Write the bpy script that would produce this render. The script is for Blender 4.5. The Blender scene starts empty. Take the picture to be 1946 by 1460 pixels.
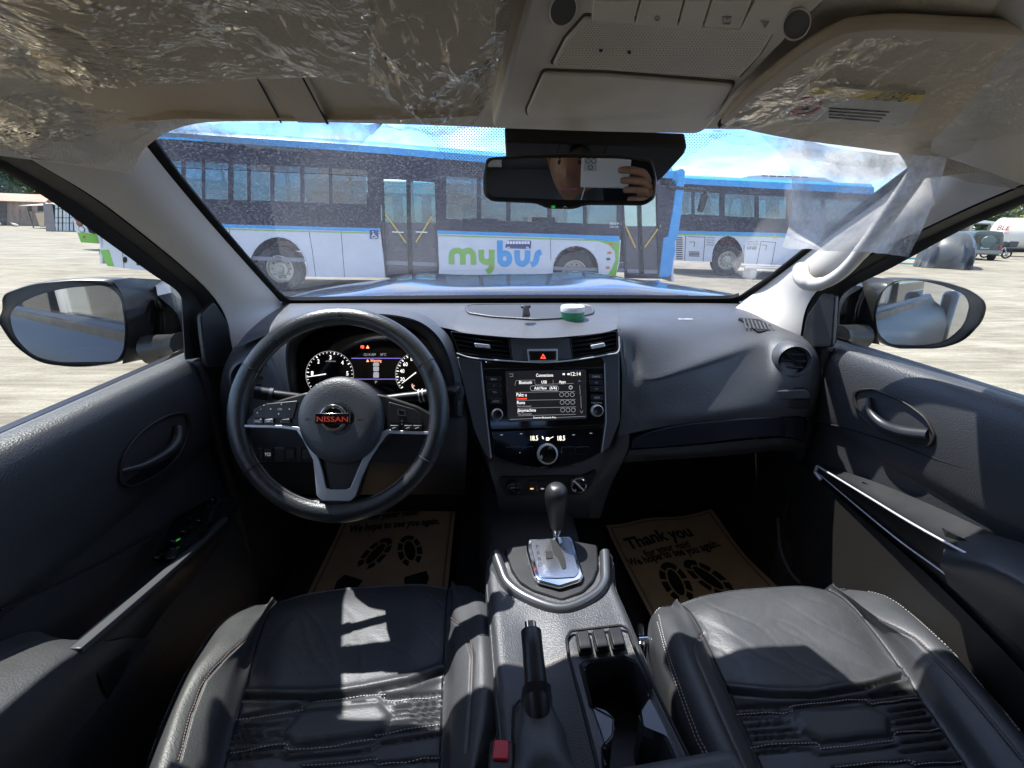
import bpy, bmesh, math, random
from mathutils import Vector, Matrix, noise
R = math.radians
random.seed(7)
sc = bpy.context.scene
COL = sc.collection

# ------------------------------------------------------------------ camera, sky, sun, exposure
F_PX = 850.0; W_PX = 1946.0; CX = 973.0; CY = 730.0
PITCH = R(19.6); YAW = R(-4.5)
CAMP = Vector((-0.115, 0.0, 0.0))
cam_d = bpy.data.cameras.new('camera'); cam = bpy.data.objects.new('camera', cam_d); COL.objects.link(cam)
cam.location = CAMP; cam.rotation_euler = (R(90) - PITCH, 0, YAW)
cam_d.sensor_width = 36; cam_d.lens = 36 * F_PX / W_PX; cam_d.clip_start = 0.01; cam_d.clip_end = 3000
sc.camera = cam
SUN = Vector((-0.31, 0.36, 1.0)).normalized()      # towards the sun
w = bpy.data.worlds.new('World'); sc.world = w; w.use_nodes = True
wn = w.node_tree; wn.nodes.clear()
def wnode(t, **k):
    n = wn.nodes.new(t)
    for a, b in k.items(): setattr(n, a, b)
    return n
out = wnode('ShaderNodeOutputWorld'); bg = wnode('ShaderNodeBackground')
sky = wnode('ShaderNodeTexSky', sky_type='NISHITA', sun_disc=False)
sky.sun_elevation = math.asin(SUN.z); sky.sun_rotation = math.atan2(SUN.x, SUN.y)
sky.air_density = 0.8; sky.dust_density = 0.15; sky.ozone_density = 4.0
tc = wnode('ShaderNodeTexCoord'); mp = wnode('ShaderNodeMapping'); mp.inputs['Scale'].default_value = (3.2, 3.2, 9.0)
mp.inputs['Location'].default_value = (0.35, 0.2, 0.1)
ns = wnode('ShaderNodeTexNoise'); ns.inputs['Scale'].default_value = 1.5; ns.inputs['Detail'].default_value = 9; ns.inputs['Roughness'].default_value = 0.58
cr = wnode('ShaderNodeValToRGB'); cr.color_ramp.elements[0].position = 0.45; cr.color_ramp.elements[1].position = 0.58
mx = wnode('ShaderNodeMixRGB'); mx.inputs['Color2'].default_value = (3.0, 3.05, 3.15, 1)
wn.links.new(tc.outputs['Generated'], mp.inputs['Vector']); wn.links.new(mp.outputs['Vector'], ns.inputs['Vector'])
wn.links.new(ns.outputs['Fac'], cr.inputs['Fac']); wn.links.new(cr.outputs['Color'], mx.inputs['Fac'])
tn = wnode('ShaderNodeMixRGB', blend_type='MULTIPLY'); tn.inputs[0].default_value = 1; tn.inputs[2].default_value = (.60, .80, 1.0, 1)
wn.links.new(sky.outputs['Color'], tn.inputs[1]); wn.links.new(tn.outputs[0], mx.inputs['Color1']); wn.links.new(mx.outputs['Color'], bg.inputs['Color'])
bg.inputs['Strength'].default_value = 0.12
wn.links.new(bg.outputs['Background'], out.inputs['Surface'])
sun_d = bpy.data.lights.new('sun', 'SUN'); sun = bpy.data.objects.new('sun', sun_d); COL.objects.link(sun)
sun_d.energy = 2.75; sun_d.angle = R(0.53); sun_d.color = (1, 0.95, 0.88)
sun.rotation_euler = SUN.to_track_quat('Z', 'Y').to_euler(); sun.location = (0, 0, 20)
sc.view_settings.view_transform = 'Standard'; sc.view_settings.look = 'None'
sc.view_settings.exposure = 2.05; sc.view_settings.gamma = 1; sc.cycles.diffuse_bounces = 6; sc.cycles.max_bounces = 12; sc.cycles.transparent_max_bounces = 24; sc.view_settings.use_curve_mapping = False

# ------------------------------------------------------------------ pixel / plane geometry
_c, _s = math.cos(PITCH), math.sin(PITCH)
_cy, _sy = math.cos(YAW), math.sin(YAW)
def ray(u, v):
    a = (u - CX) / F_PX; b = (CY - v) / F_PX
    x, y, z = a, _c + b * _s, -_s + b * _c
    return Vector((x * _cy - y * _sy, x * _sy + y * _cy, z))
def atX(u, v, X): d = ray(u, v); return CAMP + d * ((X - CAMP.x) / d.x)
def atY(u, v, Y): d = ray(u, v); return CAMP + d * ((Y - CAMP.y) / d.y)
def atZ(u, v, Z): d = ray(u, v); return CAMP + d * ((Z - CAMP.z) / d.z)
def proj(p):                                        # point -> photograph pixel
    q = p - CAMP
    x = q.x * _cy + q.y * _sy; y = -q.x * _sy + q.y * _cy; z = q.z
    dep = y * _c - z * _s; up = y * _s + z * _c
    if dep < 1e-4: return (-9999, -9999)
    return (CX + F_PX * x / dep, CY - F_PX * up / dep)
class Plane:
    def __init__(s, o, n): s.o = Vector(o); s.n = Vector(n).normalized()
    def at(s, u, v):
        d = ray(u, v); return CAMP + d * ((s.o - CAMP).dot(s.n) / d.dot(s.n))
    def off(s, k): return Plane(s.o + s.n * k, s.n)
def rnd(pts, r, n=4):                               # round the corners of a closed 2-D outline
    o = []; m = len(pts)
    for i in range(m):
        p0, p1, p2 = Vector(pts[i-1]), Vector(pts[i]), Vector(pts[(i+1) % m])
        rr = min(r, (p0-p1).length * .45, (p2-p1).length * .45)
        a = p1 + (p0-p1).normalized() * rr; b = p1 + (p2-p1).normalized() * rr
        for k in range(n+1):
            t = k / n; o.append(tuple((1-t)**2 * a + 2*t*(1-t) * p1 + t*t * b))
    return o
def ell(cx, cy, rx, ry, n=32, rot=0, a0=0, a1=360):
    o = []; full = abs(a1-a0) >= 360
    for i in range(n if full else n+1):
        t = R(a0 + (a1-a0) * i / n); x, y = rx*math.cos(t), ry*math.sin(t)
        o.append((cx + x*math.cos(rot) - y*math.sin(rot), cy + x*math.sin(rot) + y*math.cos(rot)))
    return o
def cat1(pts, n):                                   # Catmull-Rom through points, n samples per span
    pts = [Vector(p) for p in pts]; o = []
    for i in range(len(pts)-1):
        p0 = pts[i-1] if i else pts[0]*2 - pts[1]
        p1, p2 = pts[i], pts[i+1]
        p3 = pts[i+2] if i+2 < len(pts) else p2*2 - p1
        for k in range(n):
            t = k/n
            o.append(.5*((2*p1) + (p2-p0)*t + (2*p0-5*p1+4*p2-p3)*t*t + (3*p1-p0-3*p2+p3)*t**3))
    o.append(pts[-1]); return o
def cat2(rows, nu, nv):
    a = [cat1(r, nu) for r in rows]
    cols = [cat1([r[j] for r in a], nv) for j in range(len(a[0]))]
    return [[cols[j][i] for j in range(len(cols))] for i in range(len(cols[0]))]
def in_poly(p, poly):
    c = False; j = len(poly)-1
    for i in range(len(poly)):
        if ((poly[i][1] > p[1]) != (poly[j][1] > p[1])) and (p[0] < (poly[j][0]-poly[i][0])*(p[1]-poly[i][1])/(poly[j][1]-poly[i][1]+1e-12)+poly[i][0]): c = not c
        j = i
    return c
def dseg(px, py, a, b):
    dx, dy = b[0]-a[0], b[1]-a[1]; L = dx*dx+dy*dy
    t = 0 if L == 0 else max(0, min(1, ((px-a[0])*dx+(py-a[1])*dy)/L))
    return math.hypot(px-a[0]-t*dx, py-a[1]-t*dy)
def dline(px, py, pl): return min(dseg(px, py, pl[i], pl[i+1]) for i in range(len(pl)-1))

# ------------------------------------------------------------------ mesh builder
class MB:
    def __init__(s): s.v = []; s.f = []; s.mi = []; s.cur = 0
    def add(s, vs, fs):
        o = len(s.v); s.v += [Vector(p) for p in vs]
        for f in fs: s.f.append([i+o for i in f]); s.mi.append(s.cur)
        return s
    def grid(s, rows, cu=False, cv=False):
        h, wd = len(rows), len(rows[0]); vs = [p for r in rows for p in r]; fs = []
        for i in range(h if cv else h-1):
            for j in range(wd if cu else wd-1):
                a, b = i*wd+j, i*wd+(j+1) % wd; i2 = (i+1) % h
                fs.append((a, b, i2*wd+(j+1) % wd, i2*wd+j))
        return s.add(vs, fs)
    def slab(s, rows, off):                         # grid with thickness: off = Vector or callable
        h, wd = len(rows), len(rows[0])
        back = [[p + off for p in r] for r in rows]
        vs = [p for r in rows for p in r] + [p for r in back for p in r]; n = h*wd; fs = []
        for i in range(h-1):
            for j in range(wd-1):
                a = i*wd+j; fs.append((a, a+1, a+wd+1, a+wd)); fs.append((n+a, n+a+wd, n+a+wd+1, n+a+1))
        for i in range(h-1):
            a = i*wd; fs.append((a, a+wd, n+a+wd, n+a)); a = i*wd+wd-1; fs.append((a, n+a, n+a+wd, a+wd))
        for j in range(wd-1):
            a = j; fs.append((a, n+a, n+a+1, a+1)); a = (h-1)*wd+j; fs.append((a, a+1, n+a+1, n+a))
        return s.add(vs, fs)
    def box(s, c, d, M=None):
        c = Vector(c); x, y, z = d[0]/2, d[1]/2, d[2]/2
        P = [Vector((i*x, j*y, k*z)) for i in (-1, 1) for j in (-1, 1) for k in (-1, 1)]
        if M is not None: P = [M @ p for p in P]
        return s.add([c+p for p in P], [(0,1,3,2),(4,6,7,5),(0,4,5,1),(2,3,7,6),(0,2,6,4),(1,5,7,3)])
    def prism(s, pts, off):
        n = len(pts); off = Vector(off)
        return s.add(list(pts)+[p+off for p in pts], [tuple(range(n)), tuple(range(2*n-1, n-1, -1))] + [(i, n+i, n+(i+1) % n, (i+1) % n) for i in range(n)])
    def ringprism(s, a, b, off):                    # frame between two outlines with equal counts
        n = len(a); off = Vector(off); vs = list(a)+list(b)+[p+off for p in a]+[p+off for p in b]; fs = []
        for i in range(n):
            j = (i+1) % n
            fs += [(i, j, n+j, n+i), (2*n+i, 3*n+i, 3*n+j, 2*n+j), (i, 2*n+i, 2*n+j, j), (n+i, n+j, 3*n+j, 3*n+i)]
        return s.add(vs, fs)
    def tube(s, path, r, n=8, closed=False, cap=True, flat=1.0, up=None):
        path = [Vector(p) for p in path]; m = len(path); rows = []
        rr = r if hasattr(r, '__len__') else [r]*m; nrm = None
        for i, p in enumerate(path):
            t = (path[(i+1) % m]-path[i-1]) if closed else (path[min(i+1, m-1)]-path[max(i-1, 0)])
            t = t.normalized() if t.length > 1e-9 else Vector((0, 0, 1))
            if up is not None: q = Vector(up); q = (q - t*q.dot(t)).normalized()
            elif nrm is None: q = t.orthogonal().normalized()
            else: q = (nrm - t*nrm.dot(t)).normalized()
            nrm = q; b = t.cross(q)
            rows.append([p + (q*math.cos(2*math.pi*k/n)*flat + b*math.sin(2*math.pi*k/n))*rr[i] for k in range(n)])
        o = len(s.v); s.grid(rows, cu=True, cv=closed)
        if cap and not closed:
            s.f.append([o+k for k in range(n-1, -1, -1)]); s.mi.append(s.cur)
            s.f.append([o+(m-1)*n+k for k in range(n)]); s.mi.append(s.cur)
        return s
    def lathe(s, o, ax, prof, n=32):                # prof: (radius, height along ax)
        o = Vector(o); ax = Vector(ax).normalized(); a = ax.orthogonal().normalized(); b = ax.cross(a)
        rows = [[o + ax*h + (a*math.cos(2*math.pi*k/n) + b*math.sin(2*math.pi*k/n))*max(r, 1e-5) for k in range(n)] for r, h in prof]
        return s.grid(rows, cu=True)
    def build(s, name, mat, parent=None, smooth=40, bevel=0, label=None, kind=None, seg=2, sub=0):
        me = bpy.data.meshes.new(name)
        lo = Vector((1e9,)*3); hi = -lo
        for p in s.v:
            for k in range(3):
                if p[k] < lo[k]: lo[k] = p[k]
                if p[k] > hi[k]: hi[k] = p[k]
        c = (lo+hi)/2
        me.from_pydata([tuple(p-c) for p in s.v], [], s.f)
        mats = mat if isinstance(mat, (list, tuple)) else [mat]
        for m in mats: me.materials.append(m)
        if len(mats) > 1: me.polygons.foreach_set('material_index', s.mi)
        if smooth:
            me.shade_smooth(); me.set_sharp_from_angle(angle=R(smooth))
        me.validate()
        ob = bpy.data.objects.new(name, me); COL.objects.link(ob)
        if bevel:
            b = ob.modifiers.new('bevel', 'BEVEL'); b.width = bevel; b.segments = seg; b.limit_method = 'ANGLE'; b.angle_limit = R(38); b.harden_normals = False
        if sub:
            b = ob.modifiers.new('sub', 'SUBSURF'); b.levels = sub; b.render_levels = sub
        if parent is not None:
            ob.parent = parent; q = parent; pw = Vector((0, 0, 0))
            while q is not None: pw += q.location; q = q.parent
            ob.location = c - pw
        else: ob.location = c
        if label: ob['label'] = label
        if kind: ob['kind'] = kind
        return ob
def thing(name, label, cat, loc=(0, 0, 0), group=None):
    o = bpy.data.objects.new(name, None); COL.objects.link(o); o.location = loc; o.empty_display_size = .05
    o['label'] = label; o['category'] = cat
    if group: o['group'] = group
    return o
def tag(o, label=None, cat=None, group=None, kind=None):
    if label: o['label'] = label
    if cat: o['category'] = cat
    if group: o['group'] = group
    if kind: o['kind'] = kind
    return o
def plate(px, pl, d0, d1, mb=None):                 # outline in photo pixels on a plane, extruded along its normal
    P = [pl.at(*p) for p in px]; mb = mb or MB()
    return mb.prism([p + pl.n*d0 for p in P], pl.n*(d1-d0))
def frame(pa, pb, pl, d0, d1, mb=None):
    mb = mb or MB()
    return mb.ringprism([pl.at(*p)+pl.n*d0 for p in pa], [pl.at(*p)+pl.n*d0 for p in pb], pl.n*(d1-d0))
def scale2(px, k, kc=None):
    cx = sum(p[0] for p in px)/len(px); cy = sum(p[1] for p in px)/len(px); ky = kc if kc else k
    return [(cx+(p[0]-cx)*k, cy+(p[1]-cy)*ky) for p in px]
def rect(u0, v0, u1, v1, r=0):
    p = [(u0, v0), (u1, v0), (u1, v1), (u0, v1)]
    return rnd(p, r, 3) if r else p
_tmp = {}
def text_mb(s, p0, p1, n, mb, h=None, thick=0.0004, shear=0, bold=0):   # text whose baseline runs p0 -> p1 on a surface of normal n
    key = (s, shear, bold)
    if key not in _tmp:
        cu = bpy.data.curves.new('t', 'FONT'); cu.body = s; cu.size = 1; cu.shear = shear; cu.offset = bold; cu.resolution_u = 3
        ob = bpy.data.objects.new('t', cu); COL.objects.link(ob); bpy.context.view_layer.update()
        me = bpy.data.meshes.new_from_object(ob.evaluated_get(bpy.context.evaluated_depsgraph_get()))
        _tmp[key] = ([v.co.copy() for v in me.vertices], [tuple(p.vertices) for p in me.polygons])
        bpy.data.objects.remove(ob); bpy.data.curves.remove(cu); bpy.data.meshes.remove(me)
    vs, fs = _tmp[key]
    if not vs: return mb
    x0 = min(v.x for v in vs); x1 = max(v.x for v in vs)
    X = (p1-p0); L = X.length; X = X/L; Y = Vector(n).cross(X).normalized(); k = L/(x1-x0); ky = k if h is None else h/0.7
    o = Vector(n)*thick
    return mb.add([p0 + X*((v.x-x0)*k) + Y*(v.y*ky) + o for v in vs], fs)
def text(s, u0, v0, u1, v1, pl, mb, h=None, off=0.0005, **kw):
    hh = None
    if h is not None: hh = (pl.at(u0, v0-h)-pl.at(u0, v0)).length
    return text_mb(s, pl.at(u0, v0), pl.at(u1, v1), pl.n, mb, hh, off, **kw)

# ------------------------------------------------------------------ materials
def nt(name):
    m = bpy.data.materials.new(name); m.use_nodes = True; t = m.node_tree; return m, t, t.nodes['Principled BSDF']
def mat(name, col, rough=.5, metal=0, grain=0, gscale=800, spec=.5, var=0, vscale=6, coat=0, emit=None, estr=0, rvar=0, sheen=0, stretch=None, gdist=.001, gtex='noise'):
    m, t, b = nt(name); L = t.links.new; N = t.nodes.new
    b.inputs['Base Color'].default_value = (*col, 1); b.inputs['Roughness'].default_value = rough
    b.inputs['Metallic'].default_value = metal; b.inputs['Specular IOR Level'].default_value = spec
    b.inputs['Coat Weight'].default_value = coat; b.inputs['Coat Roughness'].default_value = .05
    if sheen: b.inputs['Sheen Weight'].default_value = sheen
    if emit: b.inputs['Emission Color'].default_value = (*emit, 1); b.inputs['Emission Strength'].default_value = estr
    tcn = N('ShaderNodeTexCoord'); vec = tcn.outputs['Object']
    if stretch:
        mpn = N('ShaderNodeMapping'); mpn.inputs['Scale'].default_value = stretch; L(vec, mpn.inputs['Vector']); vec = mpn.outputs['Vector']
    if var or rvar:
        n1 = N('ShaderNodeTexNoise'); n1.inputs['Scale'].default_value = vscale; n1.inputs['Detail'].default_value = 6; n1.inputs['Roughness'].default_value = .62
        L(vec, n1.inputs['Vector'])
    if var:
        rp = N('ShaderNodeMapRange'); rp.inputs[1].default_value = .3; rp.inputs[2].default_value = .7; rp.inputs[3].default_value = 1-var; rp.inputs[4].default_value = 1+var
        L(n1.outputs['Fac'], rp.inputs[0]); hs = N('ShaderNodeHueSaturation'); hs.inputs['Color'].default_value = (*col, 1)
        L(rp.outputs[0], hs.inputs['Value']); L(hs.outputs[0], b.inputs['Base Color'])
    if rvar:
        rp = N('ShaderNodeMapRange'); rp.inputs[1].default_value = .3; rp.inputs[2].default_value = .7; rp.inputs[3].default_value = max(0, rough-rvar); rp.inputs[4].default_value = min(1, rough+rvar)
        L(n1.outputs['Fac'], rp.inputs[0]); L(rp.outputs[0], b.inputs['Roughness'])
    if grain:
        if gtex == 'voronoi':
            g = N('ShaderNodeTexVoronoi'); g.inputs['Scale'].default_value = gscale; o = g.outputs['Distance']
        else:
            g = N('ShaderNodeTexNoise'); g.inputs['Scale'].default_value = gscale; g.inputs['Detail'].default_value = 2; o = g.outputs['Fac']
        bp = N('ShaderNodeBump'); bp.inputs['Strength'].default_value = grain; bp.inputs['Distance'].default_value = gdist
        L(vec, g.inputs['Vector']); L(o, bp.inputs['Height']); L(bp.outputs['Normal'], b.inputs['Normal'])
    return m
def glass(name, tint, refl=.08, haze=0, hazecol=(.8, .8, .8), speck=0, rough=.0, streak=None):
    # thin pane: clear transmission + mirror reflection + a film of dust
    m, t, b = nt(name); t.nodes.remove(b); L = t.links.new; N = t.nodes.new
    o = t.nodes['Material Output']; tr = N('ShaderNodeBsdfTransparent'); tr.inputs[0].default_value = (*tint, 1)
    gl = N('ShaderNodeBsdfGlossy'); gl.inputs['Roughness'].default_value = rough
    fr = N('ShaderNodeLayerWeight'); fr.inputs[0].default_value = .5; pw = N('ShaderNodeMath'); pw.operation = 'POWER'; pw.inputs[1].default_value = 4.5; L(fr.outputs['Facing'], pw.inputs[0])
    ml = N('ShaderNodeMath'); ml.operation = 'MULTIPLY_ADD'; ml.inputs[1].default_value = .8; ml.inputs[2].default_value = refl; ml.use_clamp = True
    L(pw.outputs[0], ml.inputs[0]); mx_ = N('ShaderNodeMixShader'); L(ml.outputs[0], mx_.inputs[0]); L(tr.outputs[0], mx_.inputs[1]); L(gl.outputs[0], mx_.inputs[2])
    res = mx_.outputs[0]
    if haze:
        df = N('ShaderNodeBsdfDiffuse'); df.inputs[0].default_value = (*hazecol, 1); tl = N('ShaderNodeBsdfTranslucent'); tl.inputs[0].default_value = (*hazecol, 1)
        ad = N('ShaderNodeMixShader'); ad.inputs[0].default_value = .6; L(df.outputs[0], ad.inputs[1]); L(tl.outputs[0], ad.inputs[2])
        m2 = N('ShaderNodeMixShader'); m2.inputs[0].default_value = haze; L(res, m2.inputs[1]); L(ad.outputs[0], m2.inputs[2])
        tcn = N('ShaderNodeTexCoord'); n0 = N('ShaderNodeTexNoise'); n0.inputs['Scale'].default_value = 5; n0.inputs['Detail'].default_value = 5
        L(tcn.outputs['Object'], n0.inputs['Vector'])
        r0 = N('ShaderNodeMapRange'); r0.inputs[1].default_value = .35; r0.inputs[2].default_value = .68; r0.inputs[3].default_value = haze*.45; r0.inputs[4].default_value = haze*1.5
        L(n0.outputs['Fac'], r0.inputs[0]); fac = r0.outputs[0]
        if speck:
            n2 = N('ShaderNodeTexNoise'); n2.inputs['Scale'].default_value = 260; n2.inputs['Detail'].default_value = 2; L(tcn.outputs['Object'], n2.inputs['Vector'])
            r2 = N('ShaderNodeMapRange'); r2.inputs[1].default_value = .52; r2.inputs[2].default_value = .7; r2.inputs[3].default_value = 0; r2.inputs[4].default_value = speck
            L(n2.outputs['Fac'], r2.inputs[0]); s2 = N('ShaderNodeMath'); s2.operation = 'ADD'; L(fac, s2.inputs[0]); L(r2.outputs[0], s2.inputs[1]); fac = s2.outputs[0]
        L(fac, m2.inputs[0]); res = m2.outputs[0]
    L(res, o.inputs['Surface']); return m
def film_mat(name, base=.12, bump=.6, scale=14, tint=(.93, .93, .92)):
    # crinkled clear polythene: mostly see-through, sharp glints on the folds, milky where creased
    m, t, b = nt(name); t.nodes.remove(b); L = t.links.new; N = t.nodes.new; o = t.nodes['Material Output']
    tcn = N('ShaderNodeTexCoord'); mpn = N('ShaderNodeMapping'); mpn.inputs['Scale'].default_value = (1, 1, 1.0); L(tcn.outputs['Object'], mpn.inputs['Vector'])
    n1 = N('ShaderNodeTexNoise'); n1.inputs['Scale'].default_value = scale; n1.inputs['Detail'].default_value = 5; n1.inputs['Distortion'].default_value = 1.6; n1.inputs['Roughness'].default_value = .62
    L(mpn.outputs['Vector'], n1.inputs['Vector'])
    n1.inputs['Distortion'].default_value = .3
    sb = N('ShaderNodeMath'); sb.operation = 'SUBTRACT'; sb.inputs[1].default_value = .5; L(n1.outputs['Fac'], sb.inputs[0])
    ab = N('ShaderNodeMath'); ab.operation = 'ABSOLUTE'; L(sb.outputs[0], ab.inputs[0])
    m3_ = N('ShaderNodeMapping'); m3_.inputs['Scale'].default_value = (1.6, .5, 1); m3_.inputs['Rotation'].default_value = (0, 0, .6); L(tcn.outputs['Object'], m3_.inputs['Vector'])
    n3 = N('ShaderNodeTexNoise'); n3.inputs['Scale'].default_value = scale*2.2; n3.inputs['Detail'].default_value = 2; L(m3_.outputs[0], n3.inputs['Vector'])
    s3 = N('ShaderNodeMath'); s3.operation = 'SUBTRACT'; s3.inputs[1].default_value = .5; L(n3.outputs['Fac'], s3.inputs[0]); a3 = N('ShaderNodeMath'); a3.operation = 'ABSOLUTE'; L(s3.outputs[0], a3.inputs[0])
    ad = N('ShaderNodeMath'); ad.operation = 'MULTIPLY_ADD'; ad.inputs[1].default_value = .5; L(a3.outputs[0], ad.inputs[0]); L(ab.outputs[0], ad.inputs[2])
    bp = N('ShaderNodeBump'); bp.inputs['Strength'].default_value = bump; bp.inputs['Distance'].default_value = .05; L(ad.outputs[0], bp.inputs['Height'])
    n0 = N('ShaderNodeTexNoise'); n0.inputs['Scale'].default_value = scale*.45; n0.inputs['Detail'].default_value = 3; L(tcn.outputs['Object'], n0.inputs['Vector'])
    zone = N('ShaderNodeMapRange'); zone.inputs[1].default_value = .49; zone.inputs[2].default_value = .62; zone.inputs[3].default_value = .12; zone.inputs[4].default_value = 1; L(n0.outputs['Fac'], zone.inputs[0])
    tr = N('ShaderNodeBsdfTransparent'); tr.inputs[0].default_value = (*tint, 1)
    gl = N('ShaderNodeBsdfGlossy'); gl.inputs['Roughness'].default_value = .07; gl.inputs['Color'].default_value = (1, .91, .76, 1); L(bp.outputs[0], gl.inputs['Normal'])
    lw = N('ShaderNodeLayerWeight'); lw.inputs[0].default_value = .5; L(bp.outputs[0], lw.inputs['Normal']); fr = N('ShaderNodeMath'); fr.operation = 'POWER'; fr.inputs[1].default_value = 3.5; L(lw.outputs['Facing'], fr.inputs[0])
    ml = N('ShaderNodeMath'); ml.operation = 'MULTIPLY_ADD'; ml.inputs[1].default_value = 1.0; ml.inputs[2].default_value = .05; ml.use_clamp = True; L(fr.outputs[0], ml.inputs[0])
    zm = N('ShaderNodeMath'); zm.operation = 'MULTIPLY'; L(ml.outputs[0], zm.inputs[0]); L(zone.outputs[0], zm.inputs[1]); ms = N('ShaderNodeMixShader'); L(zm.outputs[0], ms.inputs[0]); L(tr.outputs[0], ms.inputs[1]); L(gl.outputs[0], ms.inputs[2])
    df = N('ShaderNodeBsdfDiffuse'); df.inputs[0].default_value = (.8, .8, .8, 1); tl = N('ShaderNodeBsdfTranslucent'); tl.inputs[0].default_value = (.85, .85, .85, 1)
    a2 = N('ShaderNodeMixShader'); a2.inputs[0].default_value = .5; L(df.outputs[0], a2.inputs[1]); L(tl.outputs[0], a2.inputs[2]); L(bp.outputs[0], df.inputs['Normal'])
    rg = N('ShaderNodeMapRange'); rg.inputs[1].default_value = .42; rg.inputs[2].default_value = .72; rg.inputs[3].default_value = base*.35; rg.inputs[4].default_value = base*2.6
    L(n1.outputs['Fac'], rg.inputs[0]); m2 = N('ShaderNodeMixShader'); L(rg.outputs[0], m2.inputs[0]); L(ms.outputs[0], m2.inputs[1]); L(a2.outputs[0], m2.inputs[2])
    L(m2.outputs[0], o.inputs['Surface']); return m

M = {}
M['dash'] = mat('dash_plastic', (.060, .063, .070), .44, spec=.7, grain=.45, gscale=460, gdist=.0022, rvar=.08, vscale=9)
M['dash_soft'] = mat('lower_plastic', (.035, .036, .040), .5, grain=.5, gscale=700, gdist=.0008)
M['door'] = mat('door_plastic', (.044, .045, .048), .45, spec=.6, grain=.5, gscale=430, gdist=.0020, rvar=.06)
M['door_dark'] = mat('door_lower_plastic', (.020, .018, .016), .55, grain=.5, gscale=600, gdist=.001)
M['gap'] = mat('gap_black', (.004, .004, .005), .7)
M['rubber'] = mat('rubber_seal', (.012, .012, .013), .6, grain=.2, gscale=300)
M['gloss'] = mat('piano_black', (.004, .004, .005), .08, coat=.6, spec=.6)
M['btn'] = mat('button_black', (.018, .018, .02), .38)
M['silver'] = mat('satin_silver', (.66, .67, .69), .38, .3, grain=.05, gscale=900)
M['graphite'] = mat('graphite_trim', (.13, .137, .15), .36, .45, grain=.05, gscale=900)
M['surround'] = mat('shifter_surround_metal', (.20, .205, .215), .28, .75)
M['chrome'] = mat('chrome', (.85, .86, .88), .08, 1)
M['leather'] = mat('black_leather', (.046, .048, .052), .50, spec=.7, grain=.3, gscale=400, gtex='voronoi', gdist=.0008, rvar=.07, vscale=7, var=.15)
M['wheel_leather'] = mat('wheel_leather', (.028, .030, .032), .33, spec=.8, grain=.55, gscale=480, gtex='voronoi', gdist=.0007, rvar=.08, vscale=12)
M['thread'] = mat('pale_thread', (.45, .43, .42), .8)
M['thread_red'] = mat('seam_thread', (.30, .19, .16), .8)
M['pillar'] = mat('grey_beige_trim', (.62, .58, .52), .62, grain=.35, gscale=500, gdist=.0008, var=.05, vscale=5)
M['liner'] = mat('headliner_cloth', (.78, .70, .58), .95, grain=.8, gscale=420, gdist=.002, var=.09, vscale=40)
M['visor'] = mat('visor_vinyl', (.60, .50, .38), .6, grain=.4, gscale=300, gdist=.001)
M['ohc'] = mat('overhead_plastic', (.80, .72, .59), .5, grain=.3, gscale=400, gdist=.0006, var=.07, vscale=14)
M['ohc_dark'] = mat('overhead_gap', (.10, .09, .08), .7)
M['carpet'] = mat('carpet', (.035, .035, .040), 1, grain=1, gscale=300, gdist=.004)
M['paper'] = mat('kraft_paper', (.62, .42, .25), .8, grain=.25, gscale=60, gdist=.004, var=.12, vscale=12)
M['ink'] = mat('black_ink', (.012, .012, .012), .7)
M['white_ink'] = mat('white_print', (.75, .75, .75), .6)
M['lit_white'] = mat('lit_white', (.1, .1, .1), .4, emit=(1, .97, .93), estr=.38)
M['lit_dim'] = mat('lit_grey', (.1, .1, .1), .4, emit=(.8, .82, .9), estr=.12)
M['lit_blue'] = mat('lit_blue_line', (.02, .02, .05), .4, emit=(.25, .2, .75), estr=.22)
M['lit_red'] = mat('lit_red', (.1, 0, 0), .4, emit=(1, .06, .03), estr=.9)
M['lit_orange'] = mat('lit_orange', (.1, .02, 0), .4, emit=(1, .35, .15), estr=.6)
M['lit_green'] = mat('lit_green', (0, .1, 0), .4, emit=(.1, 1, .15), estr=.06)
M['screen'] = mat('screen_black', (.006, .006, .007), .12, emit=(.02, .02, .025), estr=.15, coat=.3)
M['emblem'] = mat('emblem_red', (.85, .07, .03), .3)
M['red'] = mat('buckle_red', (.55, .02, .03), .35)
M['mirror'] = mat('mirror_glass', (.93, .94, .95), .01, 1)
M['flank'] = mat('dark_blue_flank', (.010, .012, .022), .4, spec=.2)
M['wing_glass'] = mat('door_mirror_glass', (.58, .60, .63), .01, 1)
M['paint'] = mat('dark_blue_paint', (.010, .013, .028), .22, coat=1, spec=.5, rvar=.04)
M['satin_black'] = mat('satin_black', (.015, .015, .016), .4, rvar=.08, vscale=8, grain=.15, gscale=400)
M['windshield'] = glass('windshield_glass', (.93, .955, .985), .045, haze=.006, hazecol=(.72, .76, .88), speck=.05)
M['sideglass'] = glass('side_glass', (.96, .98, .97), .04)
M['tintglass'] = glass('tinted_glass', (.30, .32, .34), .06)
M['film'] = film_mat('clear_film', .05, .55, 9)
M['film_thin'] = film_mat('clear_film_thin', .46, .7, 10)
M['skin'] = mat('skin', (.36, .18, .11), .5, var=.15, vscale=35, grain=.3, gscale=300)
M['shirt'] = mat('black_shirt', (.012, .012, .014), .9)
M['hair'] = mat('black_hair', (.01, .009, .008), .6)
M['phone'] = mat('phone_white', (.72, .70, .66), .25)
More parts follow.
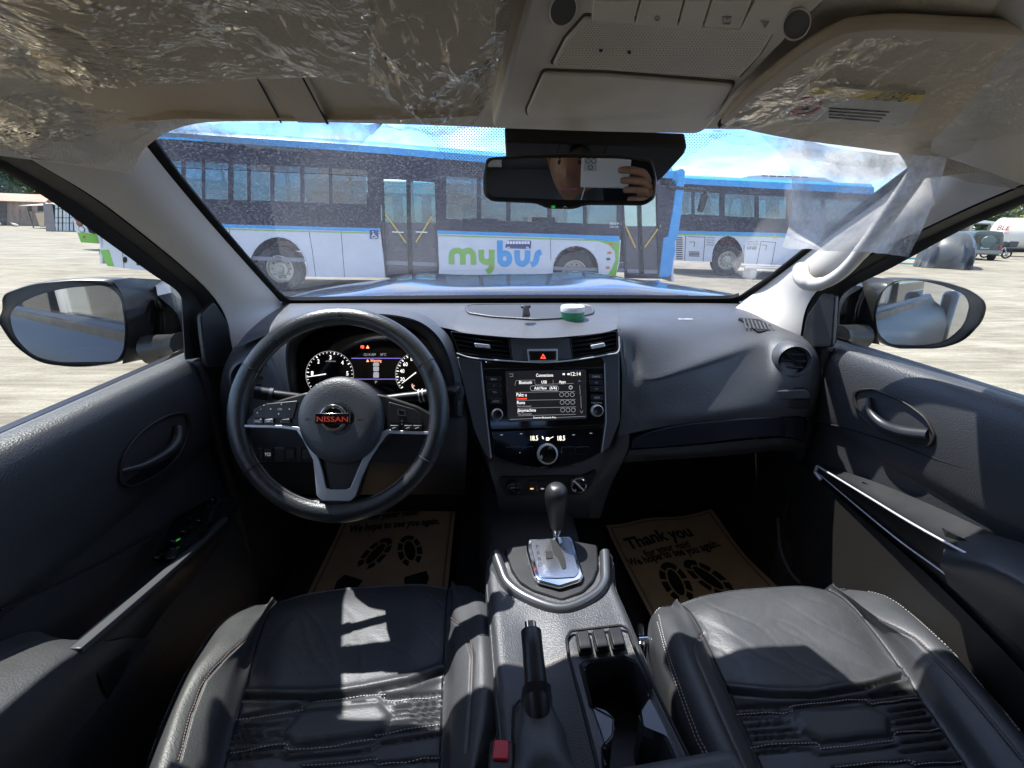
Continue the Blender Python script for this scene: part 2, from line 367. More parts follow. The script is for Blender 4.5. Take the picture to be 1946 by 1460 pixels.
# ================================================================== THE PICKUP TRUCK (one thing; everything bolted to it is a part)
truck = thing('pickup_truck', 'dark blue pickup truck seen from inside, black dashboard, leather seats, beige roof lining', 'pickup truck', (0, .3, -1.5))
T = truck
WS = Plane((0, .76, .137), (0, -.555, -.832))           # windshield, normal into the cabin
V3 = Vector
def col_net(cols, nu=6, nv=6):                          # cols: list of columns, each a list of (u,v,Y)
    rows = [[atY(*c[i]) for c in cols] for i in range(len(cols[0]))]
    return cat2(rows, nu, nv)

# ---- roof lining, roof skin, rear cabin
prof = [(-.70, .075), (-.665, .112), (-.60, .140), (-.50, .150), (-.25, .155), (0, .157), (.25, .155), (.50, .150), (.60, .140), (.665, .112), (.70, .075)]
rows = []
for Y, dz in ((.765, -.02), (.74, -.012), (.70, 0), (.60, .012), (.45, .03), (.1, .045), (-.4, .045), (-.9, .03), (-1.15, -.0)):
    k = .88 if Y > .75 else (.90 if Y > .72 else (.93 if Y > .65 else (.97 if Y > .5 else 1)))
    rows.append([V3((x*k, Y, z + dz*(1-abs(x)/.9))) for x, z in prof])
MB().grid(cat2(rows, 4, 4)).build('roof_lining', M['liner'], T)
mb = MB(); rows = []
for Y, z, k in ((.765, .176, .80), (.70, .205, .95), (.5, .225, 1), (0, .255, 1.02), (-.7, .25, 1), (-1.25, .2, .96)):
    rows.append([V3((x*k, Y, z - (abs(x)/.72)**3*(.07 if Y < .6 else (.03 if Y < .75 else 0)))) for x in (-.72, -.6, -.4, 0, .4, .6, .72)])
mb.slab(cat2(rows, 3, 3), V3((0, 0, -.012))).build('roof_panel', M['paint'], T)
for s in (-1, 1):
    # side rail between roof lining and window opening
    mb = MB(); mb.slab([[V3((s*x, Y, z + (0 if Y < .6 else -.0))) for x, z in ((.735, .03), (.735, .2), (.69, .19))] for Y in (.66, .3, -.2, -.7, -1.2)], V3((-s*.02, 0, 0)))
    mb.build('roof_rail', M['paint'], T)
    mb = MB(); mb.slab([[V3((s*.69, Y, z)) for z in (.105, .06)] for Y in (.64, .3, 0, -.6, -1.1)], V3((s*.03, 0, 0))); mb.build('window_seal', M['rubber'], T)
    # B and C posts, outer body side and rear window
    mb = MB(); mb.prism([V3((s*.66, -.10, .10)), V3((s*.66, -.22, .10)), V3((s*.68, -.26, -.9)), V3((s*.68, -.08, -.9))], V3((s*.07, 0, 0))); mb.build('door_post', M['pillar'], T, bevel=.01)
    mb = MB(); mb.prism([V3((s*.64, -.95, .12)), V3((s*.64, -1.25, .12)), V3((s*.68, -1.3, -.9)), V3((s*.68, -1.0, -.27)), V3((s*.68, -.95, -.9))], V3((s*.07, 0, 0))); mb.build('rear_post', M['pillar'], T, bevel=.01)
    mb = MB(); mb.slab([[V3((s*.735, -.2, .07)), V3((s*.735, -1.0, .07))], [V3((s*.765, -.2, -.262)), V3((s*.765, -1.0, -.262))]], V3((s*.004, 0, 0))); mb.build('rear_side_window', M['tintglass'], T)
    rows = []
    for z, x in ((-.262, .772), (-.30, .797), (-.35, .855), (-.42, .882), (-.50, .888), (-.6, .888), (-.64, .898), (-.9, .892), (-1.1, .86)):
        rows.append([V3((s*(x - (0 if Y > -.2 else .0)), Y, z)) for Y in (1.35, .9, .3, -.155, -.165, -.6, -1.3)])
    mb = MB(); mb.slab(rows, V3((-s*.02, 0, 0))); mb.build('body_side', M['flank'], T)
    # sill ledge between inner trim and glass
    mb = MB(); mb.slab([[V3((s*.718, Y, -.272)), V3((s*.80, Y, -.275))] for Y in (1.05, .4, -.2, -1.0)], V3((0, 0, -.03))); mb.build('window_ledge', M['satin_black'], T)
    # pickup bed side
    mb = MB(); mb.box((s*.86, -2.1, -.55), (.08, 1.5, .62)); mb.build('bed_side', M['paint'], T, bevel=.03)
    # flat door glass
    P_ = [(1.22, -.268), (.76, .125), (-.08, .125), (-.08, -.268)]
    mb = MB(); mb.prism([V3((s*(.745 - (z+.27)*.08), Y, z)) for Y, z in P_], V3((s*.004, 0, 0))); mb.build('door_window', M['sideglass'], T)
mb = MB(); mb.box((0, -1.3, -.45), (1.4, .03, .9)); mb.build('rear_wall', M['carpet'], T)
mb = MB(); mb.prism([V3((-.6, -1.28, .0)), V3((.6, -1.28, .0)), V3((.55, -1.22, .15)), V3((-.55, -1.22, .15))], V3((0, .004, 0))); mb.build('rear_window', M['tintglass'], T)
mb = MB(); mb.box((0, -1.0, -.72), (1.28, .5, .16)); mb.box((0, -1.2, -.38), (1.28, .14, .6)); mb.build('rear_bench', M['leather'], T, bevel=.05, seg=4)

# ---- windshield: glass, black border, seal
wsL = [(268, 248), (330, 333), (400, 417), (470, 497), (520, 553), (545, 574)]
wsR = [(1398, 573), (1467, 527), (1530, 478), (1610, 416), (1686, 358), (1770, 296)]
P = [WS.at(*p) for p in wsL] + [WS.at(*p) for p in wsR]
mb = MB(); g = []
for i in range(25):
    t = i/24; Y = .74 + .56*t; z = .137 - (Y-.76)*.6667
    g.append([V3((x*(.58+.09*t)/.6, Y + .05*(1-(x/.66)**2), z + .015*(1-(x/.66)**2))) for x in [-.66+1.32*j/24 for j in range(25)]])
mb.slab(g, V3((0, .003, .005))); mb.build('windshield', M['windshield'], T)
Lw = [WS.at(*p) for p in wsL]; Rw = [WS.at(*p) for p in wsR]
for e, s in ((Lw, 1), (Rw, -1)):                        # black ceramic border each side
    mb = MB(); mb.slab([[p + V3((-s*.02, 0, 0)), p + V3((s*.010, 0, -.001))] for p in e], WS.n*-.004); mb.build('glass_border', M['gap'], T)
base = [WS.at(u, v) for u, v in ((535, 566), (560, 571), (700, 569), (970, 567), (1200, 567), (1370, 568), (1405, 563))]
base2 = [WS.at(u, v) for u, v in ((535, 585), (560, 585), (700, 583), (970, 581), (1200, 581), (1370, 581), (1405, 582))]
mb = MB(); mb.slab(cat2([base, base2], 4, 2), WS.n*-.01); mb.build('glass_border', M['gap'], T)
# dotted sun band round the mirror foot
dm = []
for (a0, a1, b0, b1) in (((823, 233), (960, 233), (760, 236), (960, 312)), ((1296, 250), (1372, 250), (1262, 312), (1300, 300))): pass
mb = MB(); reg1 = [(790, 238), (958, 240), (958, 385), (905, 340), (845, 300), (820, 262)]; reg2 = [(1300, 250), (1392, 252), (1360, 262), (1318, 290), (1262, 330), (1262, 300)]
dots = 0
for reg in (reg1, reg2):
    us = [p[0] for p in reg]; vs = [p[1] for p in reg]; v = min(vs)
    k = 0
    while v < max(vs):
        u = min(us) + (3.2 if k % 2 else 0)
        while u < max(us):
            if in_poly((u, v), reg):
                r = 1.45*(1-(v-238)/260)
                c = [WS.at(u+dx*r, v+dy*r) + WS.n*.002 for dx, dy in ((1, 0), (0, 1), (-1, 0), (0, -1))]
                mb.add(c, [(0, 1, 2, 3)]); dots += 1
            u += 6.4
        v += 3.2; k += 1
mb.build('dot_band', M['gap'], T, smooth=0, kind='stuff')

# ---- A-pillar trims
def strip3(inner, outer, bulge, n=5):                   # surface between two 3-D polylines, bulging by vector
    rows = []
    for a, b in zip(inner, outer):
        rows.append([a.lerp(b, t) + bulge*math.sin(math.pi*min(1, max(0, t)))*1.0 for t in (0, .12, .3, .5, .7, .88, 1)])
    return cat2(rows, 3, n)
outL = [(50, 297), (176, 372), (262, 436), (350, 508), (405, 562), (432, 610), (443, 668)]
inL = [(262, 246), (330, 333), (400, 417), (470, 497), (520, 553), (540, 576), (549, 600)]
I = [WS.at(*p) + WS.n*.008 for p in inL]; O = [atX(u, v, -.675) for u, v in outL]
I[-1] = atY(552, 590, 1.20); O[-1] = atX(443, 672, -.672)
mb = MB(); mb.slab(strip3(I, O, V3((.012, -.022, .006))), V3((-.012, .012, 0))); pl_ = mb.build('windshield_pillar_trim', M['pillar'], T, label='grey-beige trim on the driver side windshield pillar')
# upper cap of the pillar where it runs into the roof
capr = [[atX(-260, 150, -.675), atX(-20, 262, -.672), atX(50, 300, -.675)],
        [atY(-120, 40, .42), atY(60, 160, .56), atY(110, 262, .66)],
        [atY(40, -40, .40), atY(220, 120, .56), atY(262, 245, .735)]]
MB().grid(cat2(capr, 6, 6)).build('roof_corner_trim', M['pillar'], T)
outR = [(1946, 349), (1845, 392), (1748, 438), (1639, 490), (1566, 540), (1532, 585), (1519, 650)]
inR = [(1768, 292), (1715, 337), (1655, 383), (1575, 443), (1500, 502), (1440, 547), (1396, 590)]
I = [WS.at(*p) + WS.n*.008 for p in inR]; O = [atX(u, v, .675) for u, v in outR]
I[-1] = atY(1394, 588, 1.20)
mb = MB(); mb.slab(strip3(I, O, V3((-.012, -.022, .006))), V3((.012, .012, 0))); mb.build('windshield_pillar_trim', M['pillar'], T, label='grey-beige trim on the passenger side windshield pillar, behind the grab handle')
capr = [[atX(2200, 220, .675), atX(2030, 306, .672), atX(1946, 352, .675)],
        [atY(2060, 80, .42), atY(1900, 220, .56), atY(1860, 320, .66)],
        [atY(1900, -40, .40), atY(1790, 130, .56), atY(1768, 290, .735)]]
MB().grid(cat2(capr, 6, 6)).build('roof_corner_trim', M['pillar'], T)
# grab handle on the right pillar
hp = [atY(*q) for q in ((1522, 512, 1.02), (1524, 528, .955), (1540, 540, .925), (1566, 538, .90), (1600, 518, .87), (1636, 480, .84), (1672, 432, .81), (1704, 386, .78), (1732, 346, .755), (1752, 318, .74), (1775, 298, .755))]
hr = [.017, .016, .014, .0125, .0125, .014, .014, .014, .014, .014, .013]
mb = MB(); mb.tube(cat1(hp, 5), [hr[min(i//5, 10)] for i in range(51)], 12); mb.build('grab_handle', M['pillar'], T)

# ---- black door frames round the side glass (seal strip + sail panel)
def dframe(trim, glassl, X1, X2, label):
    A = cat1([atX(u, v, X1) for u, v in trim], 5); B = cat1([atX(u, v, X2) for u, v in glassl], 5)
    rows = [[a, a.lerp(b, .18) + V3((-.010 if X1 > 0 else .010, -.004, 0)), a.lerp(b, .38), a.lerp(b, .42) + V3((.010 if X1 > 0 else -.010, 0, 0)), a.lerp(b, .8), b] for a, b in zip(A, B)]
    mb = MB(); mb.slab(rows, V3((.004 if X1 > 0 else -.004, .006, .006))); return mb.build('door_frame_seal', M['rubber'], T, label=label)
dframe([(-150, 198), (50, 297), (176, 372), (262, 436), (350, 508), (405, 562), (432, 610), (443, 672)], [(-150, 262), (0, 325), (91, 379), (157, 426), (283, 517), (340, 558), (347, 600), (352, 684)], -.682, -.722, 'black seal along the driver side door frame')
dframe([(2080, 290), (1946, 349), (1845, 392), (1748, 438), (1639, 490), (1566, 540), (1532, 585), (1519, 655)], [(2080, 330), (1946, 388), (1880, 415), (1820, 441), (1693, 510), (1606, 556), (1592, 600), (1589, 652)], .682, .722, 'black seal along the passenger side door frame')
PLl = Plane((-.700, 0, 0), (1, .12, 0)); PLr = Plane((.700, 0, 0), (-1, .12, 0))
plate(rnd([(372, 600), (398, 572), (424, 615), (436, 672), (438, 700), (384, 700), (376, 640)], 8), Plane((-.69, .98, 0), (.97, -.22, 0)), 0, .012).build('sail_panel', M['satin_black'], T, bevel=.003)
plate(rnd([(1588, 660), (1595, 560), (1570, 556), (1540, 600), (1528, 660)], 8), Plane((.69, .98, 0), (-.97, -.22, 0)), 0, .012).build('sail_panel', M['satin_black'], T, bevel=.003)

# ---- doors: inner panels
def door_panel(s, mat_, name):
    rows = []
    #        z     x(front) ; the panel stands proud to hold the armrest
    P_ = [(-.262, .735), (-.266, .722), (-.275, .712), (-.30, .704), (-.36, .700), (-.43, .704), (-.455, .712), (-.475, .716), (-.56, .712), (-.66, .706), (-.78, .690), (-.90, .690), (-1.05, .70)]
    for z, x in P_:
        rows.append([V3((s*(x - (.012 if Y < .3 else 0) + (0 if Y < .98 else .02)), Y, z + (.0 if z > -.27 else 0))) for Y in (1.10, 1.0, .93, .8, .6, .4, .2, 0, -.08)])
    mb = MB(); mb.slab(cat2(rows, 4, 4), V3((s*.02, 0, 0))); return mb.build(name, mat_, T)
door_panel(-1, M['door'], 'door_panel'); door_panel(1, M['door'], 'door_panel')
def pull(s, cu, cv, outline, lever, X):
    pl = Plane((s*X, 0, 0), (-s, 0, 0))
    o1 = rnd(outline, 26, 6); o2 = scale2(o1, .93); o3 = scale2(o1, .84)
    h = frame(o1, o2, pl, -.006, .008).build('door_pull_bezel', M['door_dark'], T, bevel=.003)
    plate(o2, pl, -.003, .0015).build('pull_recess', M['gap'], h)
    P_ = [pl.at(u, v) + pl.n*d for u, v, d in lever]
    mb = MB(); mb.tube(cat1(P_, 6), [.005 + .006*min(1, i/(6*(len(lever)-1))*1.4) for i in range(6*(len(lever)-1)+1)], 10, flat=.7); mb.build('release_lever', M['btn'], h)
pull(-1, 287, 850, [(218, 918), (222, 868), (262, 815), (318, 785), (352, 782), (358, 812), (338, 868), (290, 908), (240, 930)], [(226, 896, .002), (262, 884, .012), (300, 862, .016), (322, 838, .016), (330, 812, .010)], .703)
pull(1, 1707, 795, [(1622, 742), (1658, 736), (1722, 760), (1768, 795), (1785, 830), (1775, 850), (1722, 843), (1668, 818), (1632, 785)], [(1660, 756, .010), (1668, 782, .016), (1692, 805, .016), (1728, 818, .014), (1768, 824, .004)], .703)
# seam line across the right door, lower cloth-free panel
def groove(pts, r=.0018, name='seam', m='gap', parent=None, fn=None):
    mb = MB(); mb.tube(cat1([fn(u, v) for u, v in pts], 6), r, 5); return mb.build(name, M[m], parent or T)
groove([(1525, 800), (1600, 812), (1700, 843), (1800, 880), (1880, 900), (1960, 905)], .002, fn=lambda u, v: atX(u, v, .7025))
groove([(0, 1160), (110, 1110), (210, 1060), (300, 1010)], .002, fn=lambda u, v: atX(u, v, -.7035))
# armrests
def armrest(s, top_in, top_out, low, name, label):
    rows = [[a, b, c] for a, b, c in zip(top_out, top_in, low)]
    rr = []
    for a, b, c in rows:
        rr.append([a, a.lerp(b, .5) + V3((0, 0, .006)), a.lerp(b, .9) + V3((0, 0, .004)), b + V3((s*.002, 0, -.006)), b.lerp(c, .3) + V3((-s*.006, 0, 0)), b.lerp(c, .7), c])
    mb = MB(); mb.grid(cat2(rr, 4, 5)); return mb.build(name, M['leather'], T, label=label)
# left door armrest (leather pad at the rear, dark switch plate towards the front)
ti = [atX(-160, 1500, -.585), atX(0, 1362, -.590), atX(120, 1262, -.598), atX(205, 1212, -.605)]
to = [atX(-330, 1380, -.690), atX(-110, 1270, -.695), atX(60, 1200, -.697), atX(120, 1236, -.660)]
lw = [atX(-60, 1640, -.64), atX(90, 1460, -.645), atX(200, 1330, -.650), atX(290, 1215, -.655)]
A1 = armrest(-1, ti, to, lw, 'armrest', 'black leather armrest on the driver door')
# lower face continuing forwards
ti2 = [atX(150, 1236, -.603), atX(250, 1150, -.612), atX(350, 1062, -.628), atX(430, 985, -.650), atX(452, 955, -.66)]
lw2 = [atX(205, 1330, -.650), atX(300, 1180, -.652), atX(385, 1078, -.66), atX(440, 1000, -.668), atX(455, 965, -.675)]
to2 = [atX(125, 1236, -.640), atX(215, 1148, -.655), atX(300, 1062, -.675), atX(385, 975, -.690), atX(440, 940, -.69)]
mb = MB(); mb.grid(cat2([[a, a.lerp(b, .6), b + V3((0, 0, 0)), b.lerp(c, .4) + V3((.006, 0, 0)), c] for a, b, c in zip(to2, ti2, lw2)], 4, 6)); mb.build('armrest_front', M['satin_black'], T)
mb = MB(); mb.slab(cat2([[p + V3((-.010, 0, .004)), p + V3((.003, 0, .003))] for p in ti2[:4]], 2, 5), V3((0, 0, -.008))); mb.build('armrest_trim_strip', M['graphite'], T, bevel=.001)
# window switches on the driver door
mb_s = MB(); sp = Plane(ti2[2] + V3((-.03, 0, .012)), (.25, .05, .97))
plate(rnd([(292, 1058), (330, 985), (400, 945), (425, 950), (395, 1000), (330, 1062)], 8), sp, -.01, 0).build('switch_plate', M['gloss'], T, bevel=.002)
for (u, v, k) in ((300, 1062, 13), (332, 1030, 14), (352, 1012, 13), (362, 988, 9), (378, 992, 9), (396, 965, 8), (404, 952, 7)):
    b_ = plate(rnd([(u-k, v+k*.35), (u-k*.1, v-k*.5), (u+k, v-k*.45), (u+k*.15, v+k*.5)], 3), sp, 0, .008).build('window_switch', M['gloss'], T, bevel=.0025)
plate([(334, 1034), (342, 1030), (342, 1033), (334, 1037)], sp, .0082, .0085).build('switch_lamp', M['lit_green'], T)
# right door armrest
ti = [atX(1553, 887, .672), atX(1640, 940, .655), atX(1730, 995, .640), atX(1820, 1045, .628), atX(1900, 1085, .62), atX(2000, 1150, .61)]
to = [atX(1558, 882, .700), atX(1660, 915, .700), atX(1770, 960, .700), atX(1880, 1010, .700), atX(1960, 1045, .70), atX(2080, 1100, .69)]
lw = [atX(1548, 902, .685), atX(1620, 975, .690), atX(1700, 1050, .690), atX(1785, 1120, .688), atX(1850, 1190, .685), atX(1946, 1290, .68)]
mb = MB(); rr = [[a, a.lerp(b, .5) + V3((0, 0, -.004)), b + V3((.010, 0, 0)), b, b.lerp(c, .25), b.lerp(c, .65) + V3((.006, 0, 0)), c] for a, b, c in zip(to, ti, lw)]
mb.grid(cat2(rr, 4, 6)).build('armrest', M['satin_black'], T, label='long dark armrest on the passenger door')
mb = MB(); mb.tube(cat1([b + V3((-.001, 0, .002)) for b in ti[:5]], 6), .0022, 6); mb.build('armrest_trim_strip', M['silver'], T)
mb = MB(); mb.tube(cat1([b.lerp(c, .62) + V3((-.001, 0, .002)) for b, c in zip(ti[:5], lw[:5])], 6), .0016, 6); mb.build('armrest_trim_strip', M['silver'], T)
mb = MB(); mb.tube([atX(1553, 888, .672), atX(1549, 897, .674), atX(1560, 912, .674)], .004, 6); mb.build('armrest_end_cap', M['silver'], T)
# leather rear part of right armrest with stitched edge
ti = [atX(1790, 1060, .62), atX(1870, 1075, .60), atX(1960, 1120, .588), atX(2080, 1190, .58)]
to = [atX(1800, 1000, .695), atX(1900, 1020, .695), atX(1990, 1050, .695), atX(2120, 1110, .69)]
lw = [atX(1800, 1110, .66), atX(1880, 1180, .66), atX(1960, 1250, .66), atX(2060, 1340, .66)]
A2 = armrest(1, ti, to, lw, 'armrest', 'black leather elbow pad at the back of the passenger door')
mb = MB(); mb.slab([[atX(1772, 990, .694), atX(1800, 1010, .65)], [atX(1890, 1045, .694), atX(1885, 1050, .66)]], V3((0, 0, -.02))); mb.build('pull_cup', M['gap'], T)
mb = MB(); mb.tube([atX(1640, 918, .69), atX(1690, 942, .69)], .003, 6); mb.build('window_switch', M['gloss'], T)
# door map pocket and lower panel bulge (right), kick panel
net = [[(1500, 870, 1.02), (1550, 905, .93), (1640, 985, .85), (1760, 1090, .74), (1900, 1230, .62), (2000, 1340, .54)],
       [(1500, 940, 1.02), (1545, 985, .93), (1640, 1060, .83), (1760, 1160, .73), (1880, 1300, .60), (1960, 1400, .54)],
       [(1490, 1010, 1.02), (1530, 1060, .95), (1610, 1130, .84), (1720, 1230, .72), (1840, 1380, .60), (1920, 1480, .52)],
       [(1480, 1100, 1.05), (1515, 1130, .98), (1590, 1200, .86), (1700, 1320, .72), (1820, 1450, .58), (1880, 1560, .5)]]
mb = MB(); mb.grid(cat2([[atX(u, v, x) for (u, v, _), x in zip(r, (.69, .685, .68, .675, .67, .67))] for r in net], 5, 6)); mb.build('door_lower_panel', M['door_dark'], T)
mb = MB(); mb.tube(cat1([atX(*q) for q in ((1478, 985, .672), (1482, 1040, .668), (1500, 1085, .66), (1520, 1108, .655))], 5), .004, 6); mb.build('scuff_strip', M['graphite'], T)

# ---- floor, firewall, tunnel
mb = MB(); mb.slab([[V3((x, y, z)) for x in (-.72, -.14, .14, .72)] for y, z in ((1.46, -.55), (1.42, -.93), (1.36, -.995), (.5, -1.0), (-.2, -1.0), (-1.3, -1.0))], V3((0, 0, -.03))); mb.build('floor_carpet', M['carpet'], T)
mb = MB(); mb.slab([[V3((x, y, z)) for x in (-.75, 0, .75)] for y, z in ((1.30, -.225), (1.40, -.3), (1.47, -.6))], V3((0, .02, 0))); mb.build('firewall', M['carpet'], T)
for s in (-1, 1):
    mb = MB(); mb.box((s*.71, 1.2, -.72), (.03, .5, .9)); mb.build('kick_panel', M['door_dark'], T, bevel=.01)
mb = MB(); mb.prism([V3((-.13, 1.38, -1.0)), V3((.13, 1.38, -1.0)), V3((.10, 1.38, -.60)), V3((-.10, 1.38, -.60))], V3((0, -.65, -.05))); mb.build('tunnel', M['carpet'], T, bevel=.03, seg=3)
# pedals
for (u, v, w_, h_) in ((800, 925, 34, 30), (862, 930, 18, 44)):
    mb = MB(); c = atY(u, v, 1.14); mb.box(c, (w_*.0015, .012, h_*.0015), Matrix.Rotation(R(25), 3, 'X')); mb.tube([c + V3((0, .01, 0)), c + V3((0, .12, .25))], .008, 6); mb.build('pedal', M['rubber'], T, bevel=.003)
# ================================================================== DASHBOARD
def zY(u, v, Y): return atY(u, v, Y)
# -- top pad and brow over the centre vents
cols = [
 [(545, 577, 1.25), (520, 592, 1.16), (500, 606, 1.08), (470, 632, 1.0), (446, 662, .965)],
 [(640, 576, 1.26), (630, 583, 1.17), (620, 590, 1.10), (600, 600, 1.02), (585, 612, .97)],
 [(760, 575, 1.27), (760, 584, 1.17), (762, 591, 1.09), (766, 600, 1.0), (770, 612, .94)],
 [(858, 575, 1.27), (856, 584, 1.17), (852, 596, 1.08), (848, 610, 1.0), (853, 625, .955)],
 [(900, 575, 1.27), (896, 585, 1.16), (892, 600, 1.07), (890, 616, .99), (893, 634, .935)],
 [(1015, 575, 1.27), (1015, 585, 1.16), (1014, 602, 1.06), (1015, 622, .975), (1016, 643, .915)],
 [(1120, 575, 1.27), (1124, 585, 1.16), (1128, 600, 1.07), (1132, 617, .99), (1134, 634, .935)],
 [(1175, 575, 1.27), (1175, 585, 1.17), (1176, 597, 1.08), (1177, 610, 1.0), (1177, 624, .950)]]
rows = cat2([[atY(*c[i]) for c in cols] for i in range(5)], 8, 8)
# outline of the pocket in the dash top, which stays flat
pocket = rnd([(884, 584), (900, 581), (1100, 580), (1126, 584), (1128, 597), (1095, 605), (1015, 609), (935, 604), (890, 597)], 6)
mb = MB(); mb.grid(rows)
dash = mb.build('dashboard', M['dash'], T)
sub = dash.modifiers.new('sub', 'SUBSURF'); sub.levels = 1; sub.render_levels = 1
# tray in the top: raised lip, and a darker plate painting the recess shade
pp = []
def dash_top(u, v):                                     # point on the top pad for a pixel
    best = None
    for r in rows:
        for p in r:
            a, b = proj(p); d = (a-u)**2 + ((b-v)*4)**2
            if best is None or d < best[0]: best = (d, p, b)
    return atY(u, v, best[1].y - (v-best[2])*.0045)
lip = [dash_top(u, v) + V3((0, 0, .002)) for u, v in pocket]
mb = MB(); mb.tube(lip, .0028, 6, closed=True); tray = mb.build('tray_lip', M['dash'], T)
mb = MB(); cc = sum(lip, V3((0, 0, 0)))/len(lip); mb.prism([p + V3((0, 0, -.0)) for p in lip], V3((0, 0, .0008))); mb.build('tray_shade', M['dash_soft'], tray)

# -- passenger side: top, concave face, glovebox
def pcol(u, L): return [(u + du, v, Y) for du, v, Y in L]
cols = [
 pcol(1173, [(0, 575, 1.27), (0, 590, 1.14), (0, 606, 1.03), (0, 624, .95), (5, 660, .925), (9, 705, .905), (9, 760, .885), (6, 800, .875), (2, 828, .865)]),
 pcol(1205, [(-3, 575, 1.27), (-2, 590, 1.14), (0, 605, 1.04), (0, 629, .955), (0, 680, .925), (0, 730, .893), (0, 775, .88), (-2, 800, .872), (0, 822, .866)]),
 pcol(1240, [(-3, 575, 1.27), (-2, 590, 1.15), (0, 607, 1.05), (0, 640, .960), (-6, 712, .898), (-4, 728, .891), (0, 765, .882), (0, 795, .873), (4, 814, .870)]),
 pcol(1310, [(-5, 576, 1.27), (-4, 591, 1.15), (-2, 612, 1.06), (0, 645, .985), (-4, 694, .917), (0, 710, .911), (0, 755, .895), (0, 790, .877), (0, 804, .878)]),
 pcol(1390, [(-12, 577, 1.26), (-8, 593, 1.15), (-4, 612, 1.07), (0, 638, 1.01), (0, 668, .952), (4, 686, .945), (4, 735, .912), (2, 778, .884), (0, 797, .884)]),
 pcol(1450, [(-40, 578, 1.25), (-22, 597, 1.13), (-10, 614, 1.07), (0, 632, 1.03), (2, 648, .995), (4, 668, .968), (4, 722, .920), (4, 770, .892), (2, 793, .89)]),
 pcol(1490, [(-60, 582, 1.22), (-30, 604, 1.12), (-10, 620, 1.06), (0, 634, 1.02), (4, 648, .975), (2, 670, .945), (0, 715, .915), (0, 765, .898), (0, 791, .895)]),
 pcol(1528, [(-75, 590, 1.18), (-36, 616, 1.09), (-10, 634, 1.03), (0, 646, .99), (6, 662, .955), (10, 690, .935), (10, 730, .915), (4, 768, .905), (-4, 792, .90)]),
 pcol(1548, [(-80, 597, 1.16), (-35, 626, 1.07), (-6, 645, 1.02), (4, 660, .985), (10, 680, .965), (13, 705, .955), (10, 740, .945), (2, 775, .94), (-10, 800, .94)])]
prow = cat2([[atY(*c[i]) for c in cols] for i in range(9)], 8, 6)
MB().grid(prow).build('dashboard_passenger_side', M['dash'], T)
# decor strip
top = [(1200, 838), (1215, 829), (1250, 818), (1306, 807), (1390, 799), (1488, 793), (1528, 795)]
bot = [(1202, 853), (1220, 851), (1264, 849), (1330, 843), (1430, 832), (1492, 830), (1530, 838)]
Yt = [.868, .868, .868, .872, .880, .893, .915]
mb = MB(); mb.slab(cat2([[atY(u, v, y) for (u, v), y in zip(top, Yt)], [atY(u, v, y-.004) for (u, v), y in zip(bot, Yt)]], 5, 3), V3((0, .01, 0))); mb.build('decor_strip', mat('satin_navy_trim', (.018, .022, .032), .32, rvar=.05), T, bevel=.001)
groove([(1488, 792), (1494, 812), (1490, 832)], .0016, fn=lambda u, v: atY(u, v, .886))
# glovebox lid under it, curling under
g0 = [(1196, 856), (1264, 851), (1340, 845), (1430, 836), (1495, 833), (1532, 842)]
g1 = [(1190, 868), (1262, 866), (1340, 862), (1425, 856), (1492, 848), (1530, 856)]
g2 = [(1180, 880), (1262, 874), (1340, 869), (1422, 862), (1490, 856), (1528, 868)]
mb = MB(); mb.grid(cat2([[atY(u, v, y) for (u, v), y in zip(g0, (.866, .866, .870, .880, .892, .915))], [atY(u, v, y) for (u, v), y in zip(g1, (.868, .868, .872, .885, .90, .93))],
    [atY(u, v, y) for (u, v), y in zip(g2, (.90, .92, .93, .94, .96, .98))], [atY(u, v-14, y) for (u, v), y in zip(g2, (1.1, 1.1, 1.1, 1.1, 1.1, 1.1))]], 5, 5)); mb.build('glovebox_lid', M['dash_soft'], T)
groove([(1225, 872), (1300, 866), (1360, 860), (1372, 853)], .0012, name='latch_edge', fn=lambda u, v: atY(u, v, .872))
# side pod with round vent (right) and the same on the driver side
def round_vent(u, v, Y, s, r):
    c = atY(u, v, Y); ax = V3((-s*.30, -1, .12)).normalized()
    mb = MB(); mb.lathe(c, ax, [(r*1.40, -.055), (r*1.40, -.012), (r*1.32, .004), (r*1.18, .010), (r*1.06, .004), (r*1.0, -.008)], 40); h = mb.build('round_air_vent', M['dash'], T, smooth=60)
    mb = MB(); mb.lathe(c, ax, [(r*1.02, -.03), (r*1.0, -.004), (r*.94, .001), (r*.86, -.004), (r*.0, -.006)], 40); mb.build('vent_disc', M['satin_black'], h, smooth=50)
    a = ax.orthogonal().normalized(); a = V3((1, 0, 0)) - ax*ax.x; a.normalize(); b = ax.cross(a)
    mb = MB(); mb.tube([c + ax*.003 + (a*(-.62+.3*t)*r*1.2 + b*(.75-.45*t+.6*(t-1)**2*0)*r) for t in (0, .5, 1)] + [c + ax*.004 + a*.15*r, c + ax*.003 + a*.7*r + b*-.1*r], .0022, 6); mb.build('vent_blade', M['satin_black'], h)
    for q_ in (-.5, 0, .5): mb = MB(); w_ = math.sqrt(1-q_*q_)*.86*r; mb.tube([c + b*q_*r - a*w_, c + b*q_*r + ax*.002, c + b*q_*r + a*w_], .0028, 5); mb.build('vent_slat', M['satin_black'], h)
    mb = MB(); mb.tube([c - ax*.004 + a*math.cos(t)*r*.99 + b*math.sin(t)*r*.99 for t in [k*math.pi/16 for k in range(32)]], .0016, 6, closed=True); mb.build('vent_ring', M['gap'], h)
round_vent(1507, 686, .925, 1, .029); round_vent(480, 718, .925, -1, .032)
